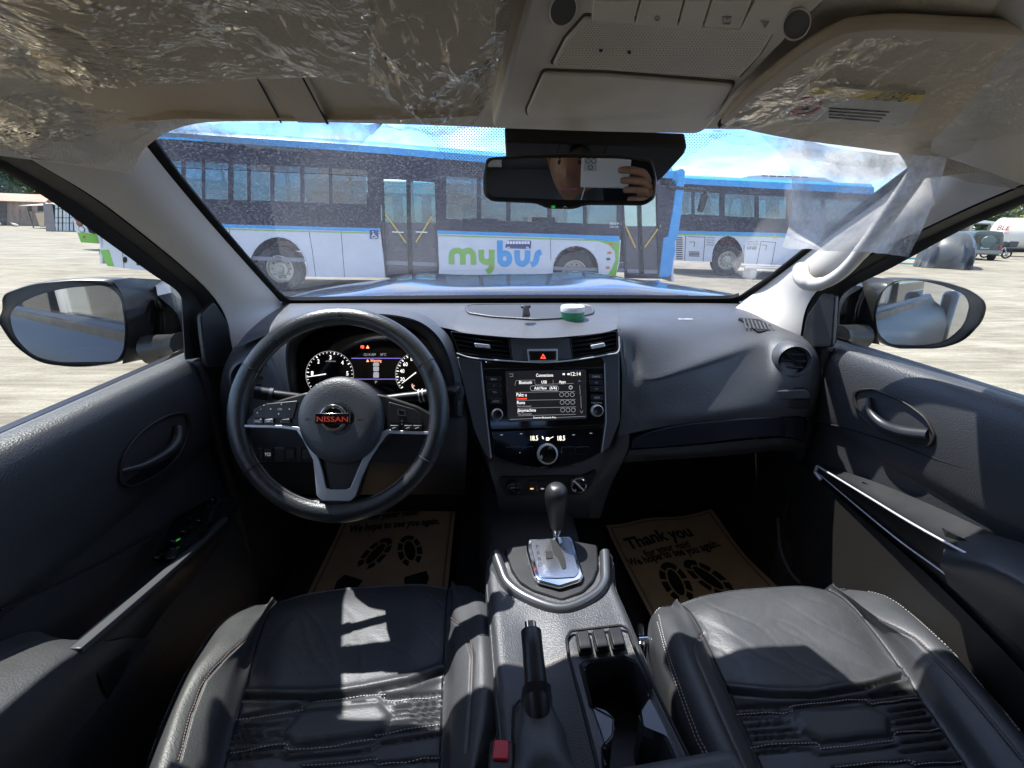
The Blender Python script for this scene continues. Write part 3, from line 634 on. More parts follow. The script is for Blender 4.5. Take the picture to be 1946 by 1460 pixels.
# small defroster grille at the end of the dash
gp = [(1408, 607), (1440, 610), (1470, 627), (1440, 630)]
Pg = Plane(atY(1440, 618, 1.06), (0.1, -.35, .93)); gr = plate(rnd([(1402, 605), (1442, 608), (1476, 626), (1440, 632)], 4), Pg, -.004, .002).build('defroster_grille', M['gap'], T)
for k in range(8):
    u = 1410 + k*7.4; plate([(u, 606+k*1.8), (u+2.6, 606+k*1.8), (u+9, 626+k*.5), (u+6.4, 626+k*.5)], Pg, .002, .004).build('grille_bar', M['dash'], gr)
# coin flap
Pf = Plane(atY(1500, 755, .905), (-.15, -.95, .2))
plate(rnd([(1462, 738), (1528, 736), (1540, 744), (1538, 776), (1468, 778)], 4), Pf, -.01, .002).build('pocket_frame', M['gap'], T, bevel=.001)
plate(rnd([(1467, 741), (1527, 739), (1536, 746), (1535, 757), (1468, 759)], 4), Pf, .002, .010).build('pocket_flap', M['dash'], T, bevel=.003)
plate(rnd([(1468, 761), (1535, 760), (1532, 775), (1472, 776)], 3), Pf, .0, .004).build('pocket_drawer', M['door_dark'], T, bevel=.002)
# airbag lettering
mb = MB(); a_, b_ = atY(1289, 610, 1.068), atY(1316, 610, 1.068); text_mb('SRS AIRBAG', a_, b_, V3((0, -.35, .94)), mb, .006, .004); mb.build('airbag_lettering', M['white_ink'], T)

# -- instrument binnacle
def ring_px(pts, Ys): return [atY(u, v, y) for (u, v), y in zip(pts, Ys)]
outb = [(548, 782), (522, 715), (508, 655), (512, 622), (560, 601), (640, 590), (700, 588), (760, 589), (812, 600), (850, 626), (872, 676), (882, 745), (880, 800)]
oY = [.90, .93, .965, 1.02, 1.08, 1.10, 1.10, 1.10, 1.07, 1.0, .945, .90, .885]
rimo = [(556, 775), (546, 715), (543, 665), (556, 632), (592, 609), (645, 599), (700, 596), (756, 600), (802, 614), (836, 644), (857, 690), (868, 745), (870, 790)]
rY = [.845, .848, .85, .853, .855, .857, .857, .857, .855, .853, .85, .846, .843]
rimi = [(562, 775), (552, 716), (549, 668), (562, 636), (597, 614), (647, 604), (700, 601), (754, 605), (798, 619), (830, 648), (850, 692), (860, 745), (862, 790)]
inn = [(575, 772), (566, 716), (564, 672), (576, 645), (606, 626), (652, 617), (700, 614), (750, 617), (790, 629), (818, 655), (836, 694), (846, 742), (848, 785)]
iY = [.93]*13
R4 = [ring_px(outb, oY), ring_px(rimo, [y+.02 for y in rY]), ring_px(rimo, rY), ring_px(rimi, [y+.002 for y in rY]), ring_px(inn, iY)]
bin_ = MB().grid(cat2([cat1(r, 5) for r in (R4[0], [a.lerp(b, .5) + V3((0, 0, .004)) for a, b in zip(R4[0], R4[1])], R4[1], R4[2])], 1, 4)).build('instrument_hood', M['dash'], T)
MB().grid(cat2([cat1(r, 5) for r in (R4[2], R4[3], [a.lerp(b, .5) for a, b in zip(R4[3], R4[4])], R4[4])], 1, 4)).build('hood_inner', M['gap'], bin_)
CL = Plane(atY(700, 690, .93), (0, -.93, .36))
clu = plate(inn, CL, -.01, .0).build('instrument_cluster', M['gloss'], T)
def gauge(cu, cv, ru, rv, a0, a1, n, major, nums, hn, name):
    mb = MB(); big = MB()
    for i in range(n+1):
        t = R(a0 + (a1-a0)*i/n); mj = i % major == 0
        r0 = .90 if mj else .94
        c, s_ = math.cos(t), -math.sin(t); wd = .9 if mj else .45
        q = [(cu+ru*r0*c - s_*wd, cv+rv*r0*s_ + c*wd), (cu+ru*r0*c + s_*wd, cv+rv*r0*s_ - c*wd), (cu+ru*c + s_*wd, cv+rv*s_ - c*wd), (cu+ru*c - s_*wd, cv+rv*s_ + c*wd)]
        plate(q, CL, .0012, .0018, mb)
    for s__, t in nums:
        t = R(t); x, y = cu + ru*.76*math.cos(t), cv - rv*.76*math.sin(t); wd = 2.1*len(s__)
        text(s__, x-wd, y+hn/2, x+wd, y+hn/2, CL, mb, hn, .0012, bold=.01)
    g = mb.build(name, M['lit_white'], clu, smooth=0)
    arc = ell(cu, cv, ru*1.03, rv*1.03, 48, a0=-a0, a1=-a1)
    mb = MB(); mb.tube([CL.at(*p) + CL.n*.0015 for p in arc], .0005, 4); mb.build('gauge_ring', M['lit_dim'], clu)
    return g
gauge(627, 712, 44, 43, 222, -18, 25, 5, [('0', 222), ('1', 176), ('2', 130), ('3', 88), ('4', 44), ('5', 4)], 8, 'rev_counter')
gauge(797, 712, 44, 42, 218, 60, 20, 2, [('20', 196), ('40', 168), ('60', 142), ('80', 112), ('100', 82)], 7, 'speedometer')
def ndl(p0, p1, w0=1.0):
    d = V3((p1[0]-p0[0], p1[1]-p0[1])).normalized(); n = (-d.y*w0, d.x*w0)
    return plate([(p0[0]+n[0], p0[1]+n[1]), (p0[0]-n[0], p0[1]-n[1]), (p1[0]-n[0]*.4, p1[1]-n[1]*.4), (p1[0]+n[0]*.4, p1[1]+n[1]*.4)], CL, .003, .004)
ndl((620, 711), (584, 717)).build('needle', M['lit_white'], clu, smooth=0); ndl((791, 708), (764, 729)).build('needle', M['lit_white'], clu, smooth=0)
mb = MB(); arc = ell(799, 733, 16, 10, 16, a0=20, a1=200); mb.tube([CL.at(*p) + CL.n*.0015 for p in arc], .0005, 4); mb.build('fuel_arc', M['lit_white'], clu)
mb = MB(); text('F', 785, 737, 788, 737, CL, mb, 5, .0015); ndl((793, 729), (797, 738), .6); mb.build('fuel_letters', M['lit_orange'], clu, smooth=0)
mb = MB(); text('12:14 AM', 692, 676.5, 714, 676.5, CL, mb, 5, .0012); text('34°C', 723, 676.5, 734, 676.5, CL, mb, 5, .0012)
text('x1000r/min', 619, 688, 638, 688, CL, mb, 3, .0012); text('P', 713, 729, 717, 729, CL, mb, 5, .0012); mb.build('display_text', M['lit_dim'], clu, smooth=0)
mb = MB(); text('Warning', 704, 688, 725, 688, CL, mb, 5, .0012); mb.build('display_text', M['lit_orange'], clu, smooth=0)
mb = MB(); plate([(668, 680.5), (762, 680.5), (762, 682), (668, 682)], CL, .001, .0015, mb); plate([(672, 720), (756, 720), (756, 721.5), (672, 721.5)], CL, .001, .0015, mb); mb.build('display_line', M['lit_blue'], clu, smooth=0)
mb = MB(); plate(rnd([(710, 689), (720, 689), (721, 696), (709, 696)], 2), CL, .001, .002, mb); plate(rnd([(709.5, 697), (720.5, 697), (720, 706), (710, 706)], 2), CL, .001, .002, mb); plate(rnd([(710, 707.5), (720, 707.5), (720.5, 718), (709.5, 718)], 2), CL, .001, .002, mb); mb.build('display_vehicle_icon', M['lit_dim'], clu, smooth=0)
mb = MB(); plate(rnd([(686, 657), (692, 657), (692, 662), (686, 662)], 1), CL, .001, .002, mb); mb.build('warning_lamp', M['lit_red'], clu, smooth=0)
mb = MB(); plate([(699, 656.5), (702.2, 662.5), (696, 662.5)], CL, .001, .002, mb); plate([(699, 683), (701.5, 688), (696.5, 688)], CL, .001, .002, mb); mb.build('warning_lamp', M['lit_orange'], clu, smooth=0)

# -- left end of the dashboard and lower driver panels
cols = [
 [(443, 662, .985), (425, 700, .97), (418, 745, .955), (424, 800, .95), (436, 850, .95), (450, 905, .95), (470, 960, 1.0)],
 [(470, 640, 1.0), (455, 690, .955), (447, 735, .94), (452, 790, .93), (466, 845, .92), (476, 900, .93), (490, 960, 1.0)],
 [(505, 620, 1.02), (500, 672, .945), (498, 730, .925), (500, 785, .905), (505, 835, .885), (512, 885, .89), (520, 950, .97)],
 [(515, 625, 1.02), (530, 690, .93), (540, 735, .90), (548, 780, .885), (556, 830, .87), (562, 880, .875), (570, 940, .96)],
 [(560, 775, .90), (575, 778, .89), (590, 785, .875), (612, 800, .865), (625, 835, .86), (632, 882, .87), (640, 940, .96)],
 [(700, 780, .905), (700, 785, .89), (700, 792, .875), (700, 806, .86), (700, 840, .855), (700, 885, .865), (700, 940, .96)],
 [(850, 770, .90), (850, 778, .89), (850, 790, .878), (848, 806, .868), (845, 840, .86), (842, 885, .865), (840, 940, .96)],
 [(880, 745, .905), (884, 765, .90), (887, 785, .888), (888, 806, .878), (888, 840, .87), (886, 885, .87), (884, 940, .96)]]
MB().grid(cat2([[atY(*c[i]) for c in cols] for i in range(7)], 6, 6)).build('dashboard_driver_side', M['dash_soft'], T)
Ps = Plane(atY(545, 862, .862), (0, -.95, .3))
plate([(488, 852), (602, 848), (606, 878), (494, 880)], Ps, -.01, .001).build('switch_panel', M['satin_black'], T, bevel=.002)
for a, b in ((500, 521), (541, 563), (572, 598)):
    fr = frame(rect(a, 850, b, 875, 2), rect(a+2, 852, b-2, 873, 2), Ps, .001, .004).build('switch_bezel', M['gap'], T)
    plate(rect(a+2.5, 853, b-2.5, 872.5, 2), Ps, .0, .0035).build('switch', M['btn'], fr, bevel=.001)
mb = MB(); text('TCS', 505, 866, 516, 866, Ps, mb, 6, .004); mb.build('switch_symbol', M['lit_dim'], T, smooth=0)

# -- centre stack: bodywork
cols = [
 [(854, 626, .955), (862, 660, .93), (868, 690, .915), (880, 760, .90), (898, 830, .88), (925, 880, .865), (945, 945, .86), (950, 985, .90)],
 [(872, 640, .965), (874, 668, .95), (890, 700, .935), (905, 760, .915), (918, 830, .895), (935, 880, .875), (955, 940, .855), (962, 985, .90)],
 [(970, 650, .97), (972, 670, .955), (975, 700, .94), (980, 760, .92), (985, 830, .90), (992, 893, .865), (995, 942, .85), (1000, 985, .90)],
 [(1035, 652, .965), (1035, 670, .95), (1035, 700, .94), (1035, 760, .92), (1037, 830, .90), (1037, 898, .862), (1037, 942, .848), (1038, 985, .90)],
 [(1087, 650, .97), (1087, 670, .955), (1086, 700, .94), (1086, 760, .92), (1086, 830, .90), (1084, 890, .865), (1080, 942, .85), (1078, 985, .90)],
 [(1165, 638, .965), (1165, 668, .95), (1160, 700, .935), (1158, 760, .915), (1150, 830, .895), (1140, 872, .875), (1118, 940, .858), (1112, 985, .90)],
 [(1178, 624, .95), (1186, 660, .925), (1188, 700, .907), (1188, 760, .887), (1184, 800, .876), (1170, 860, .868), (1136, 930, .865), (1122, 985, .90)],
 [(1181, 640, .943), (1192, 680, .918), (1196, 730, .898), (1196, 780, .883), (1196, 820, .870), (1192, 858, .868), (1160, 925, .90), (1140, 985, .95)]]
MB().grid(cat2([[atY(*c[i]) for c in cols] for i in range(8)], 6, 6)).build('centre_stack_body', M['dash'], T)
CS = Plane(atY(1035, 750, .898), (0, -.94, .34)); VS = Plane(atY(1015, 655, .925), (0, -.94, .34))
# vents
def stack_vent(out, slats, tab, dv):
    o = rnd(out, 4); fr = frame(o, scale2(o, .965, .93), VS, -.02, .004).build('air_vent', M['satin_black'], T, bevel=.0012)
    plate(scale2(o, .97), VS, -.022, -.018).build('vent_back', M['gap'], fr)
    for k in range(4):
        t = (k+.75)/4.6
        a = V3(out[0]).lerp(V3(out[3]), t); b = V3(out[1]).lerp(V3(out[2]), t)
        mid = (a+b)/2 + V3((0, 1.5))
        P_ = [VS.at(*(a + V3((3, 0)))), VS.at(*mid), VS.at(*(b - V3((3, 0))))]
        rw = [[p + VS.n*-.012 + V3((0, 0, .006)), p + VS.n*.001] for p in cat1(P_, 4)]
        MB().slab(rw, V3((0, 0, -.0022))).build('vent_slat', M['satin_black'], fr)
    plate(rnd(tab, 2), VS, .0, .010).build('vent_tab', M['silver'], fr, bevel=.002)
stack_vent([(856, 630), (967, 643), (973, 684), (872, 671)], 4, [(901, 653), (930, 656), (932, 663), (903, 660)], 0)
stack_vent([(1083, 642), (1172, 629), (1173, 668), (1088, 682)], 4, [(1121, 657), (1146, 652), (1149, 659), (1123, 664)], 0)
mb = MB(); mb.tube(cat1([VS.at(*p) + VS.n*.005 for p in ((868, 672), (900, 681), (975, 687), (1035, 689), (1088, 685), (1150, 675), (1174, 668), (1175, 640))], 5), .0016, 6); mb.build('vent_trim_line', M['silver'], T)
plate(rnd([(969, 643), (1081, 642), (1087, 683), (974, 686)], 2), VS, -.01, .003).build('vent_centre_panel', M['graphite'], T, bevel=.002)
hz = plate(rnd([(1001, 664), (1059, 663.5), (1059, 687), (1004, 688)], 2), VS, .0, .0055).build('hazard_button_frame', M['silver'], T, bevel=.001)
plate(rnd([(1004, 668), (1056.5, 667.5), (1056, 684.5), (1006, 685.5)], 2), VS, .005, .0085).build('hazard_button', M['gloss'], hz, bevel=.001)
frame([(1031, 673), (1036, 682), (1026, 682)], [(1031, 676), (1033.8, 680.6), (1028.2, 680.6)], VS, .0085, .009).build('hazard_triangle', M['lit_red'], hz, smooth=0)
# struts each side of the screen
def strut(px, m, d=.006):
    P_ = [CS.at(u, v) + CS.n*k for u, v, k in px]
    return MB().prism(P_, CS.n*-.02).build('stack_strut', m, T, bevel=.002)
strut([(869, 679, .01), (913, 687, .010), (920, 760, .008), (933, 873, .006), (921, 862, .008), (900, 815, .010), (884, 748, .012)], M['graphite'])
strut([(1174, 672, .012), (1141, 680, .010), (1147, 690, .010), (1148, 801, .008), (1140, 861, .006), (1156, 850, .008), (1175, 798, .012)], M['graphite'])
mb = MB(); mb.tube([CS.at(*p) + CS.n*.012 for p in ((914, 688), (921, 760), (933, 868))], .0012, 5); mb.build('strut_edge', M['silver'], T)
mb = MB(); mb.tube([CS.at(*p) + CS.n*.012 for p in ((1146, 690), (1149, 800), (1141, 858))], .0012, 5); mb.build('strut_edge', M['silver'], T)
# gloss bridge above the screen
plate([(914, 686), (974, 689), (1035, 691), (1088, 688), (1146, 680), (1146, 700), (917, 704)], CS, -.01, .006).build('stack_bridge', M['gloss'], T, bevel=.002)
# infotainment unit
iu = plate(rnd([(917, 700), (1146, 698), (1147, 808), (932, 817)], 4), CS, -.012, .007).build('infotainment_unit', M['gloss'], T, bevel=.002)
frame(rnd([(960, 706), (1112, 703), (1113, 795), (965, 802)], 2), rnd([(962.5, 708), (1110, 705), (1111, 792.5), (967.5, 799)], 2), CS, .007, .0085).build('screen_frame', M['graphite'], iu)
plate([(962.5, 708), (1110, 705), (1111, 792.5), (967.5, 799)], CS, .006, .0075).build('touch_screen', M['screen'], iu, smooth=0)
def ctext(items, m, name='screen_text'):
    mb = MB()
    for s_, u0, v0, u1, h in items: text(s_, u0, v0, u1, v0 + (u1-u0)*-.012, CS, mb, h, .0082, bold=0)
    mb.build(name, M[m], iu, smooth=0)
ctext([('Connections', 1018, 716.5, 1050, 6), ('12:14', 1083.5, 714.5, 1102, 7), ('Bluetooth', 986, 730, 1010, 6), ('USB', 1028, 729, 1038, 5.5), ('Apps', 1061, 728.5, 1073.5, 5.5),
       ('Add New', 1014.5, 740.5, 1038, 5.5), ('(6/6)', 1043.5, 740, 1057, 5.5), ('Pakz u', 981, 753.5, 1000, 6.5), ('Rona', 982, 768, 997, 6), ('jboymachine', 983, 782.5, 1017.5, 6), ('Favorite Bluetooth Prio.', 1013, 795, 1056, 3.2)], 'lit_white')
ctext([('Not connected', 982.5, 773.5, 1008, 3.2), ('Not connected', 984, 788, 1009, 3.2)], 'lit_dim'); ctext([('Connected', 981.5, 759, 1000, 3.2)], 'lit_red')
mb = MB(); L_ = lambda a, b, w_=.0003: mb.tube([CS.at(*a) + CS.n*.008, CS.at(*b) + CS.n*.008], w_, 4)
for a, b in (((978, 733), (980, 723.5)), ((980, 723.5), (1015, 722.5)), ((1015, 722.5), (1016, 731)), ((1016, 731), (1088, 729)), ((1050, 722), (1050, 730)), ((979, 746), (1091, 744)), ((981, 761), (1092, 759)), ((983, 776), (1093, 773)), ((984, 790), (1093, 787)), ((967, 797), (1111, 791)),
             ((968, 716), (974, 716)), ((974, 716), (974, 711)), ((974, 711), (967, 711)), ((1100, 732), (1101, 750)), ((1102, 752), (1103, 776)), ((1097, 726), (1099.5, 723)), ((1099.5, 723), (1102, 726)), ((1101, 780), (1103.5, 785)), ((1103.5, 785), (1106, 780))): L_(a, b)
mb.tube([CS.at(*p) + CS.n*.008 for p in rnd(rect(1007, 733.5, 1060, 742.5), 4)], .0005, 4, closed=True)
for r_, (v0, us) in enumerate(((750, (1066, 1076, 1086)), (764.5, (1067, 1077, 1087)), (779, (1068, 1078, 1088)))):
    for u in us: mb.tube([CS.at(*p) + CS.n*.008 for p in ell(u, v0, 3.9, 3.9, 12)], .0004, 4, closed=True)
mb.tube([CS.at(*p) + CS.n*.008 for p in ell(1083, 736.5, 3, 3, 10)], .0011, 4, closed=True)
mb.build('screen_lines', M['lit_dim'], iu, smooth=0)
mb = MB()
for u in (1068, 1077): plate(rect(u, 710, u+4, 713), CS, .0078, .0084, mb)
mb.build('screen_icons', M['lit_white'], iu, smooth=0)
def cbtn(a, b, c, d, s_, ts=3.6):
    bt = plate(rnd([(a, b), (c, b), (c+1, d), (a+1, d)], 1.5), CS, .006, .0095).build('stack_button', M['btn'], iu, bevel=.0008)
    mb = MB(); w_ = min(c-a-6, len(s_)*2.6); m_ = (a+c)/2+.5; text(s_, m_-w_/2, (b+d)/2+ts/2, m_+w_/2, (b+d)/2+ts/2, CS, mb, ts, .0098, bold=.01); mb.build('button_symbol', M['white_ink'], bt, smooth=0)
for q in ((923, 716, 952, 726, 'MENU'), (925, 728, 951, 738.5, '/'), (927, 740, 952, 751, '*/•'), (930, 757, 953, 768, 'AUDIO'), (1117, 711, 1143, 721, 'CAMERA'), (1118, 722.5, 1143, 732.5, '<<'), (1119, 734, 1143.5, 744.5, '>>'), (1121, 750, 1144, 761, 'BACK')): cbtn(*q)
def knob(u, v, r, pl, parent, h=.016, ring='silver', cap='btn', name='rotary_knob'):
    c = pl.at(u, v); rr = (pl.at(u+r, v)-pl.at(u-r, v)).length/2
    k = MB().lathe(c, pl.n, [(rr*1.05, .004), (rr*1.05, .008), (rr, .009), (rr*.96, h), (rr*.85, h+.001)], 28).build(name, M[ring], parent, smooth=50)
    MB().lathe(c, pl.n, [(rr*.84, h-.002), (rr*.82, h+.0005), (rr*.5, h-.002), (0, h-.003)], 28).build('knob_cap', M[cap], k, smooth=60)
knob(944.5, 787, 10.5, CS, iu); knob(1132.5, 780, 11, CS, iu)
mb = MB(); text('TUNE·SCROLL', 1122, 767, 1143, 766.7, CS, mb, 3, .0075); text('PUSH ⏻', 939, 803, 953, 802.6, CS, mb, 3, .0075); mb.build('panel_print', M['white_ink'], iu, smooth=0)
# climate unit
clim = plate(rnd([(933, 819), (1147, 809), (1155, 848), (1143, 860), (1118, 874), (1086, 885), (1039, 892), (992, 887), (954, 876), (936, 866)], 4), CS, -.012, .005).build('climate_unit', M['gloss'], T, bevel=.003, seg=3)
cm = MB()
for s_, a, b in (('18.5', 1008, 1022), ('18.5', 1059, 1073)): text(s_, a, 837, b, 836.4, CS, cm, 9, .0055, bold=.012)
plate([(1029, 829), (1031, 829), (1033, 834), (1031, 834)], CS, .005, .006, cm); plate([(1037, 836), (1051, 829), (1051, 830), (1038, 836.6)], CS, .005, .006, cm); plate(rect(1037, 831, 1043, 836.5), CS, .005, .006, cm)
cm.build('climate_digits', mat('lit_warm', (.1, .1, .1), .4, emit=(1, .92, .75), estr=.5), clim, smooth=0)
knob(1039.5, 862, 19, CS, clim, h=.012, ring='silver', cap='gloss', name='fan_dial')
sm = MB()
for u, v in ((990, 824), (953, 826), (1089, 826), (1122, 823), (1068, 858), (1086, 855), (1106, 854), (986, 860), (968, 856)): plate(rect(u-2.4, v-.5, u+2.4, v+.5), CS, .005, .0055, sm)
sm.build('climate_print', M['lit_dim'], clim, smooth=0)
for u0, u1 in ((960, 985), (987, 1012), (1066, 1090), (1092, 1118)):
    plate(rnd([(u0, 849), (u1, 848), (u1+(-2 if u1 > 1040 else 2), 862), (u0+(0 if u1 > 1040 else 6), 864)], 2), CS, .004, .0062).build('climate_key', M['gloss'], clim, bevel=.0008)
# lower row with knobs and switches
LP = Plane(atY(1037, 922, .852), (0, -.97, .2))
lp = plate(rnd([(950, 906), (1110, 903), (1136, 892), (1122, 925), (1105, 940), (962, 942), (948, 922)], 6), LP, -.01, .003).build('lower_switch_panel', M['satin_black'], T, bevel=.003)
knob(975, 925, 14, LP, lp, ring='satin_black', cap='gloss', name='socket_cover'); knob(1097, 918, 15, LP, lp, ring='chrome', cap='gloss', name='drive_mode_dial')
mb = MB(); mb.tube([LP.at(1088, 909) + LP.n*.018, LP.at(1106, 927) + LP.n*.018], .002, 6); mb.build('dial_pointer', M['silver'], lp)
for a in (1003, 1023):
    b_ = plate(rect(a, 912, a+15, 935, 2), LP, .002, .006).build('small_switch', M['btn'], lp, bevel=.001)
    plate(rect(a+4, 926, a+10, 928), LP, .0062, .0066).build('switch_lamp', M['lit_orange'] if a == 1003 else M['lit_dim'], b_, smooth=0)

# ================================================================== STEERING WHEEL
SWn = V3((0, -math.cos(R(24)), math.sin(R(24)))); SWc = V3((-.351, .72, -.301)); SW = Plane(SWc, SWn)
SX = V3((1, 0, 0)); SY = SWn.cross(SX).normalized()
wheel = MB(); n = 96; path = []; rad = []
for k in range(n):
    t = 2*math.pi*k/n; r = .1665; path.append(SWc + (SX*math.cos(t) + SY*math.sin(t))*r)
    d = math.degrees(t) % 360; g = max(0, 1-abs(((d-180+180) % 360)-180+0)/34) + max(0, 1-abs(((d+180) % 360)-180)/34)
    lowr = max(0, 1-abs(d-270)/40)
    rad.append(.0148 + .0016*min(1, g*1.6) + .0015*lowr)
rim = wheel.tube(path, rad, 16, closed=True, flat=1.12, up=None).build('steering_wheel', M['wheel_leather'], T, smooth=80)
stit = MB()
for k in range(230):                                    # stitching along the inside of the rim
    d = k*360/230
    if not (100 < d < 260 or d > 290 or d < 80): continue
    t = R(d); c = SWc + (SX*math.cos(t) + SY*math.sin(t))*(.1665-.0155) + SWn*.006
    tn = (-SX*math.sin(t) + SY*math.cos(t)); stit.tube([c - tn*.0014 + SWn*.001, c + tn*.0014 - SWn*.001], .0006, 4)
stit.build('rim_stitching', M['thread'], rim, smooth=0, kind='stuff')
for d in (151, 212, 330, 29):
    t = R(d); o = SWc + (SX*math.cos(t) + SY*math.sin(t))*.1665; a = (SX*math.cos(t) + SY*math.sin(t))
    mb = MB(); mb.tube([o + (a*math.cos(q)*1.0 + SWn*math.sin(q)*1.12)*.0166 for q in [2*math.pi*i/20 for i in range(20)]], .0009, 4, closed=True); mb.build('rim_seam', M['gap'], rim)
def swplate(px, d0, d1, m, name, r=4, bevel=.002, parent=None, seg=2, ofs=None):
    return plate(rnd(px, r) if r else px, SW, d0, d1).build(name, M[m], parent or rim, bevel=bevel, seg=seg)
# hub cushion: domed
hub_px = ell(654, 795, 80, 78, 48)
hub_px = [(u, v + (0 if v < 800 else (v-800)*.12)) for u, v in hub_px]
mb = MB(); rr = []
for k, (sc_, h) in enumerate(((1.0, -.02), (1.0, .012), (.975, .020), (.93, .0255), (.8, .0295), (.6, .0305), (.36, .030), (.345, .027), (.2, .0265), (.01, .0265))):
    rr.append([SW.at(654+(u-654)*sc_, 793+(v-793)*sc_) + SWn*h for u, v in hub_px])
mb.grid(rr, cu=True); hub = mb.build('airbag_cover', M['dash'], rim, smooth=45)
# spokes: left and right pods
swplate([(470, 800), (505, 768), (585, 746), (640, 742), (640, 812), (575, 812), (474, 811)], -.012, .010, 'satin_black', 'spoke_pod', 6, .004)
swplate([(735, 752), (795, 772), (828, 790), (818, 820), (735, 818), (700, 812), (700, 745)], -.012, .010, 'satin_black', 'spoke_pod', 6, .004)
swplate([(488, 778), (512, 768), (572, 762), (562, 797), (488, 795)], .010, .0125, 'btn', 'button_pad', 4, .0012)
swplate([(741, 764), (790, 778), (803, 790), (805, 806), (743, 803)], .010, .0125, 'btn', 'button_pad', 4, .0012)
for a, m in ((488, 'graphite'), (509, 'graphite'), (540, 'btn')): swplate([(a+1, 797), (a+17, 796), (a+19, 805), (a, 805)], .010, .014, m, 'wheel_button', 2, .001)
for a in (744, 770, 787): swplate([(a, 808), (a+17, 808), (a+15, 818), (a, 817)], .010, .014, 'btn', 'wheel_button', 2, .001)
mb = MB()
for u, v in ((508, 771), (503, 778), (541, 769), (521, 778), (556, 778), (536, 787), (496, 785), (541, 801), (766, 800), (766, 806)):
    plate([(u-1.6, v), (u, v-1.6), (u+1.6, v), (u, v+1.6)], SW, .0126, .0131, mb)
text('OK', 534, 780, 543, 780, SW, mb, 4, .0128); text('◄', 496, 803, 502, 803, SW, mb, 3, .0142)
for a in (491, 512): plate(rect(a+2, 799.5, a+9, 801.5), SW, .014, .0145, mb)
for a in (748, 774, 791): plate([(a, 813), (a+7, 811), (a+7, 813), (a, 815)], SW, .014, .0145, mb)
mb.build('button_print', M['white_ink'], rim, smooth=0)
mb = MB(); frame([(758, 778), (772, 780), (774, 791), (759, 790)], [(760, 780), (770.5, 781.5), (772, 789.5), (761, 788.5)], SW, .0126, .0145, mb); mb.build('cruise_rocker', M['graphite'], rim)
# lower V spoke, black backing plus satin trim
swplate([(578, 818), (625, 840), (690, 840), (728, 812), (738, 822), (700, 880), (680, 946), (662, 958), (622, 958), (606, 944), (598, 880)], -.014, .004, 'satin_black', 'lower_spoke', 8, .004)
def trim(px): return MB().slab([[SW.at(a, b) + SWn*h1, SW.at(c, d) + SWn*h2] for (a, b, h1, c, d, h2) in px], SWn*-.006)
tl = [(471, 807, .012, 471, 812, .012), (540, 808, .012, 540, 814, .012), (572, 811, .012, 568, 818, .011), (587, 828, .013, 578, 832, .011), (600, 851, .014, 590, 855, .011), (612, 872, .014, 599, 873, .011), (618, 900, .013, 602, 905, .009), (623, 926, .012, 605, 940, .009), (632, 929, .012, 615, 950, .009), (660, 929, .012, 668, 951, .009), (669, 926, .012, 678, 942, .009), (682, 896, .013, 690, 905, .009), (694, 868, .014, 705, 874, .011), (712, 845, .014, 720, 850, .011), (726, 822, .013, 736, 828, .011), (738, 816, .012, 742, 824, .012), (780, 819, .012, 780, 825, .012), (818, 820, .012, 817, 826, .012)]
mb = trim(tl); mb.build('spoke_trim', M['silver'], rim, bevel=.0012)
swplate([(618, 880), (690, 880), (680, 905), (664, 927), (628, 927)], -.02, -.006, 'gap', 'spoke_window', 3, .001)
# thickened leather at the bottom, joining trim to rim
mb = MB(); rr = []
for (u0, v0, h) in ((560, 952, .0), (600, 950, .004), (625, 955, .006), (645, 957, .006), (665, 955, .006), (690, 950, .004), (735, 948, .0)):
    rr.append([SW.at(u0, v0-2) + SWn*(h-.012), SW.at(u0, v0) + SWn*h, SW.at(u0, v0+12) + SWn*(h+.006), SW.at(u0, v0+24) + SWn*h])
mb.grid(cat2(rr, 5, 4)).build('lower_grip', M['wheel_leather'], rim)
# emblem
ec = SW.at(645, 793); EP = SW
mb = MB()
def hb(px): return [(u, v) for u, v in px]
frame(ell(645, 795, 25, 25, 40), ell(645, 795, 18.5, 18.5, 40), SW, .026, .034).build('emblem_ring', M['chrome'], rim, bevel=.0012)
swplate(ell(645, 795, 18.6, 18.6, 30), .026, .029, 'gloss', 'emblem_disc', 0, 0)
swplate([(613, 786), (677, 786), (677, 805), (613, 805)], .030, .037, 'gloss', 'emblem_bar', 2, .001)
mb = MB(); text('NISSAN', 617, 801.5, 673.5, 801.5, SW, mb, 9.5, .0375, bold=.012); mb.build('emblem_lettering', M['emblem'], rim, smooth=0)
mb = MB()
for u0, u1 in ((593, 602), (688, 700)): text('AIRBAG' if u0 > 650 else 'SRS', u0, 800, u1, 800, SW, mb, 4, .0312)
mb.build('embossed_text', M['gloss'], rim, smooth=0)
# column shroud, stalks, ignition
mb = MB(); c0 = SWc - SWn*.04
mb.tube([SWc - SWn*.015, SWc - SWn*.05, SWc - SWn*.12 + V3((0, 0, -.005)), SWc - SWn*.24], [.05, .062, .07, .07], 24, flat=.85); mb.build('column_shroud', M['dash_soft'], T)
def stalk(P_, rr, name, lab):
    mb = MB(); mb.tube(P_, rr, 14); return mb.build(name, M['satin_black'], T, label=lab)
a = [atY(660, 770, .80), atY(560, 755, .79), atY(515, 750, .785), atY(514, 750, .785), atY(484, 746, .78)]
s1 = stalk(a, [.009, .0085, .009, .0115, .0115], 'indicator_stalk', None)
mb = MB(); d_ = (a[4]-a[3]).normalized(); mb.tube([a[3] - d_*.004, a[3] + d_*.002], .0122, 14); mb.build('stalk_ring', M['graphite'], s1)
a = [atY(700, 765, .80), atY(770, 755, .80), atY(795, 753, .80), atY(796, 753, .80), atY(820, 749, .80)]
s2 = stalk(a, [.01, .009, .0095, .0125, .0115], 'wiper_stalk', None)
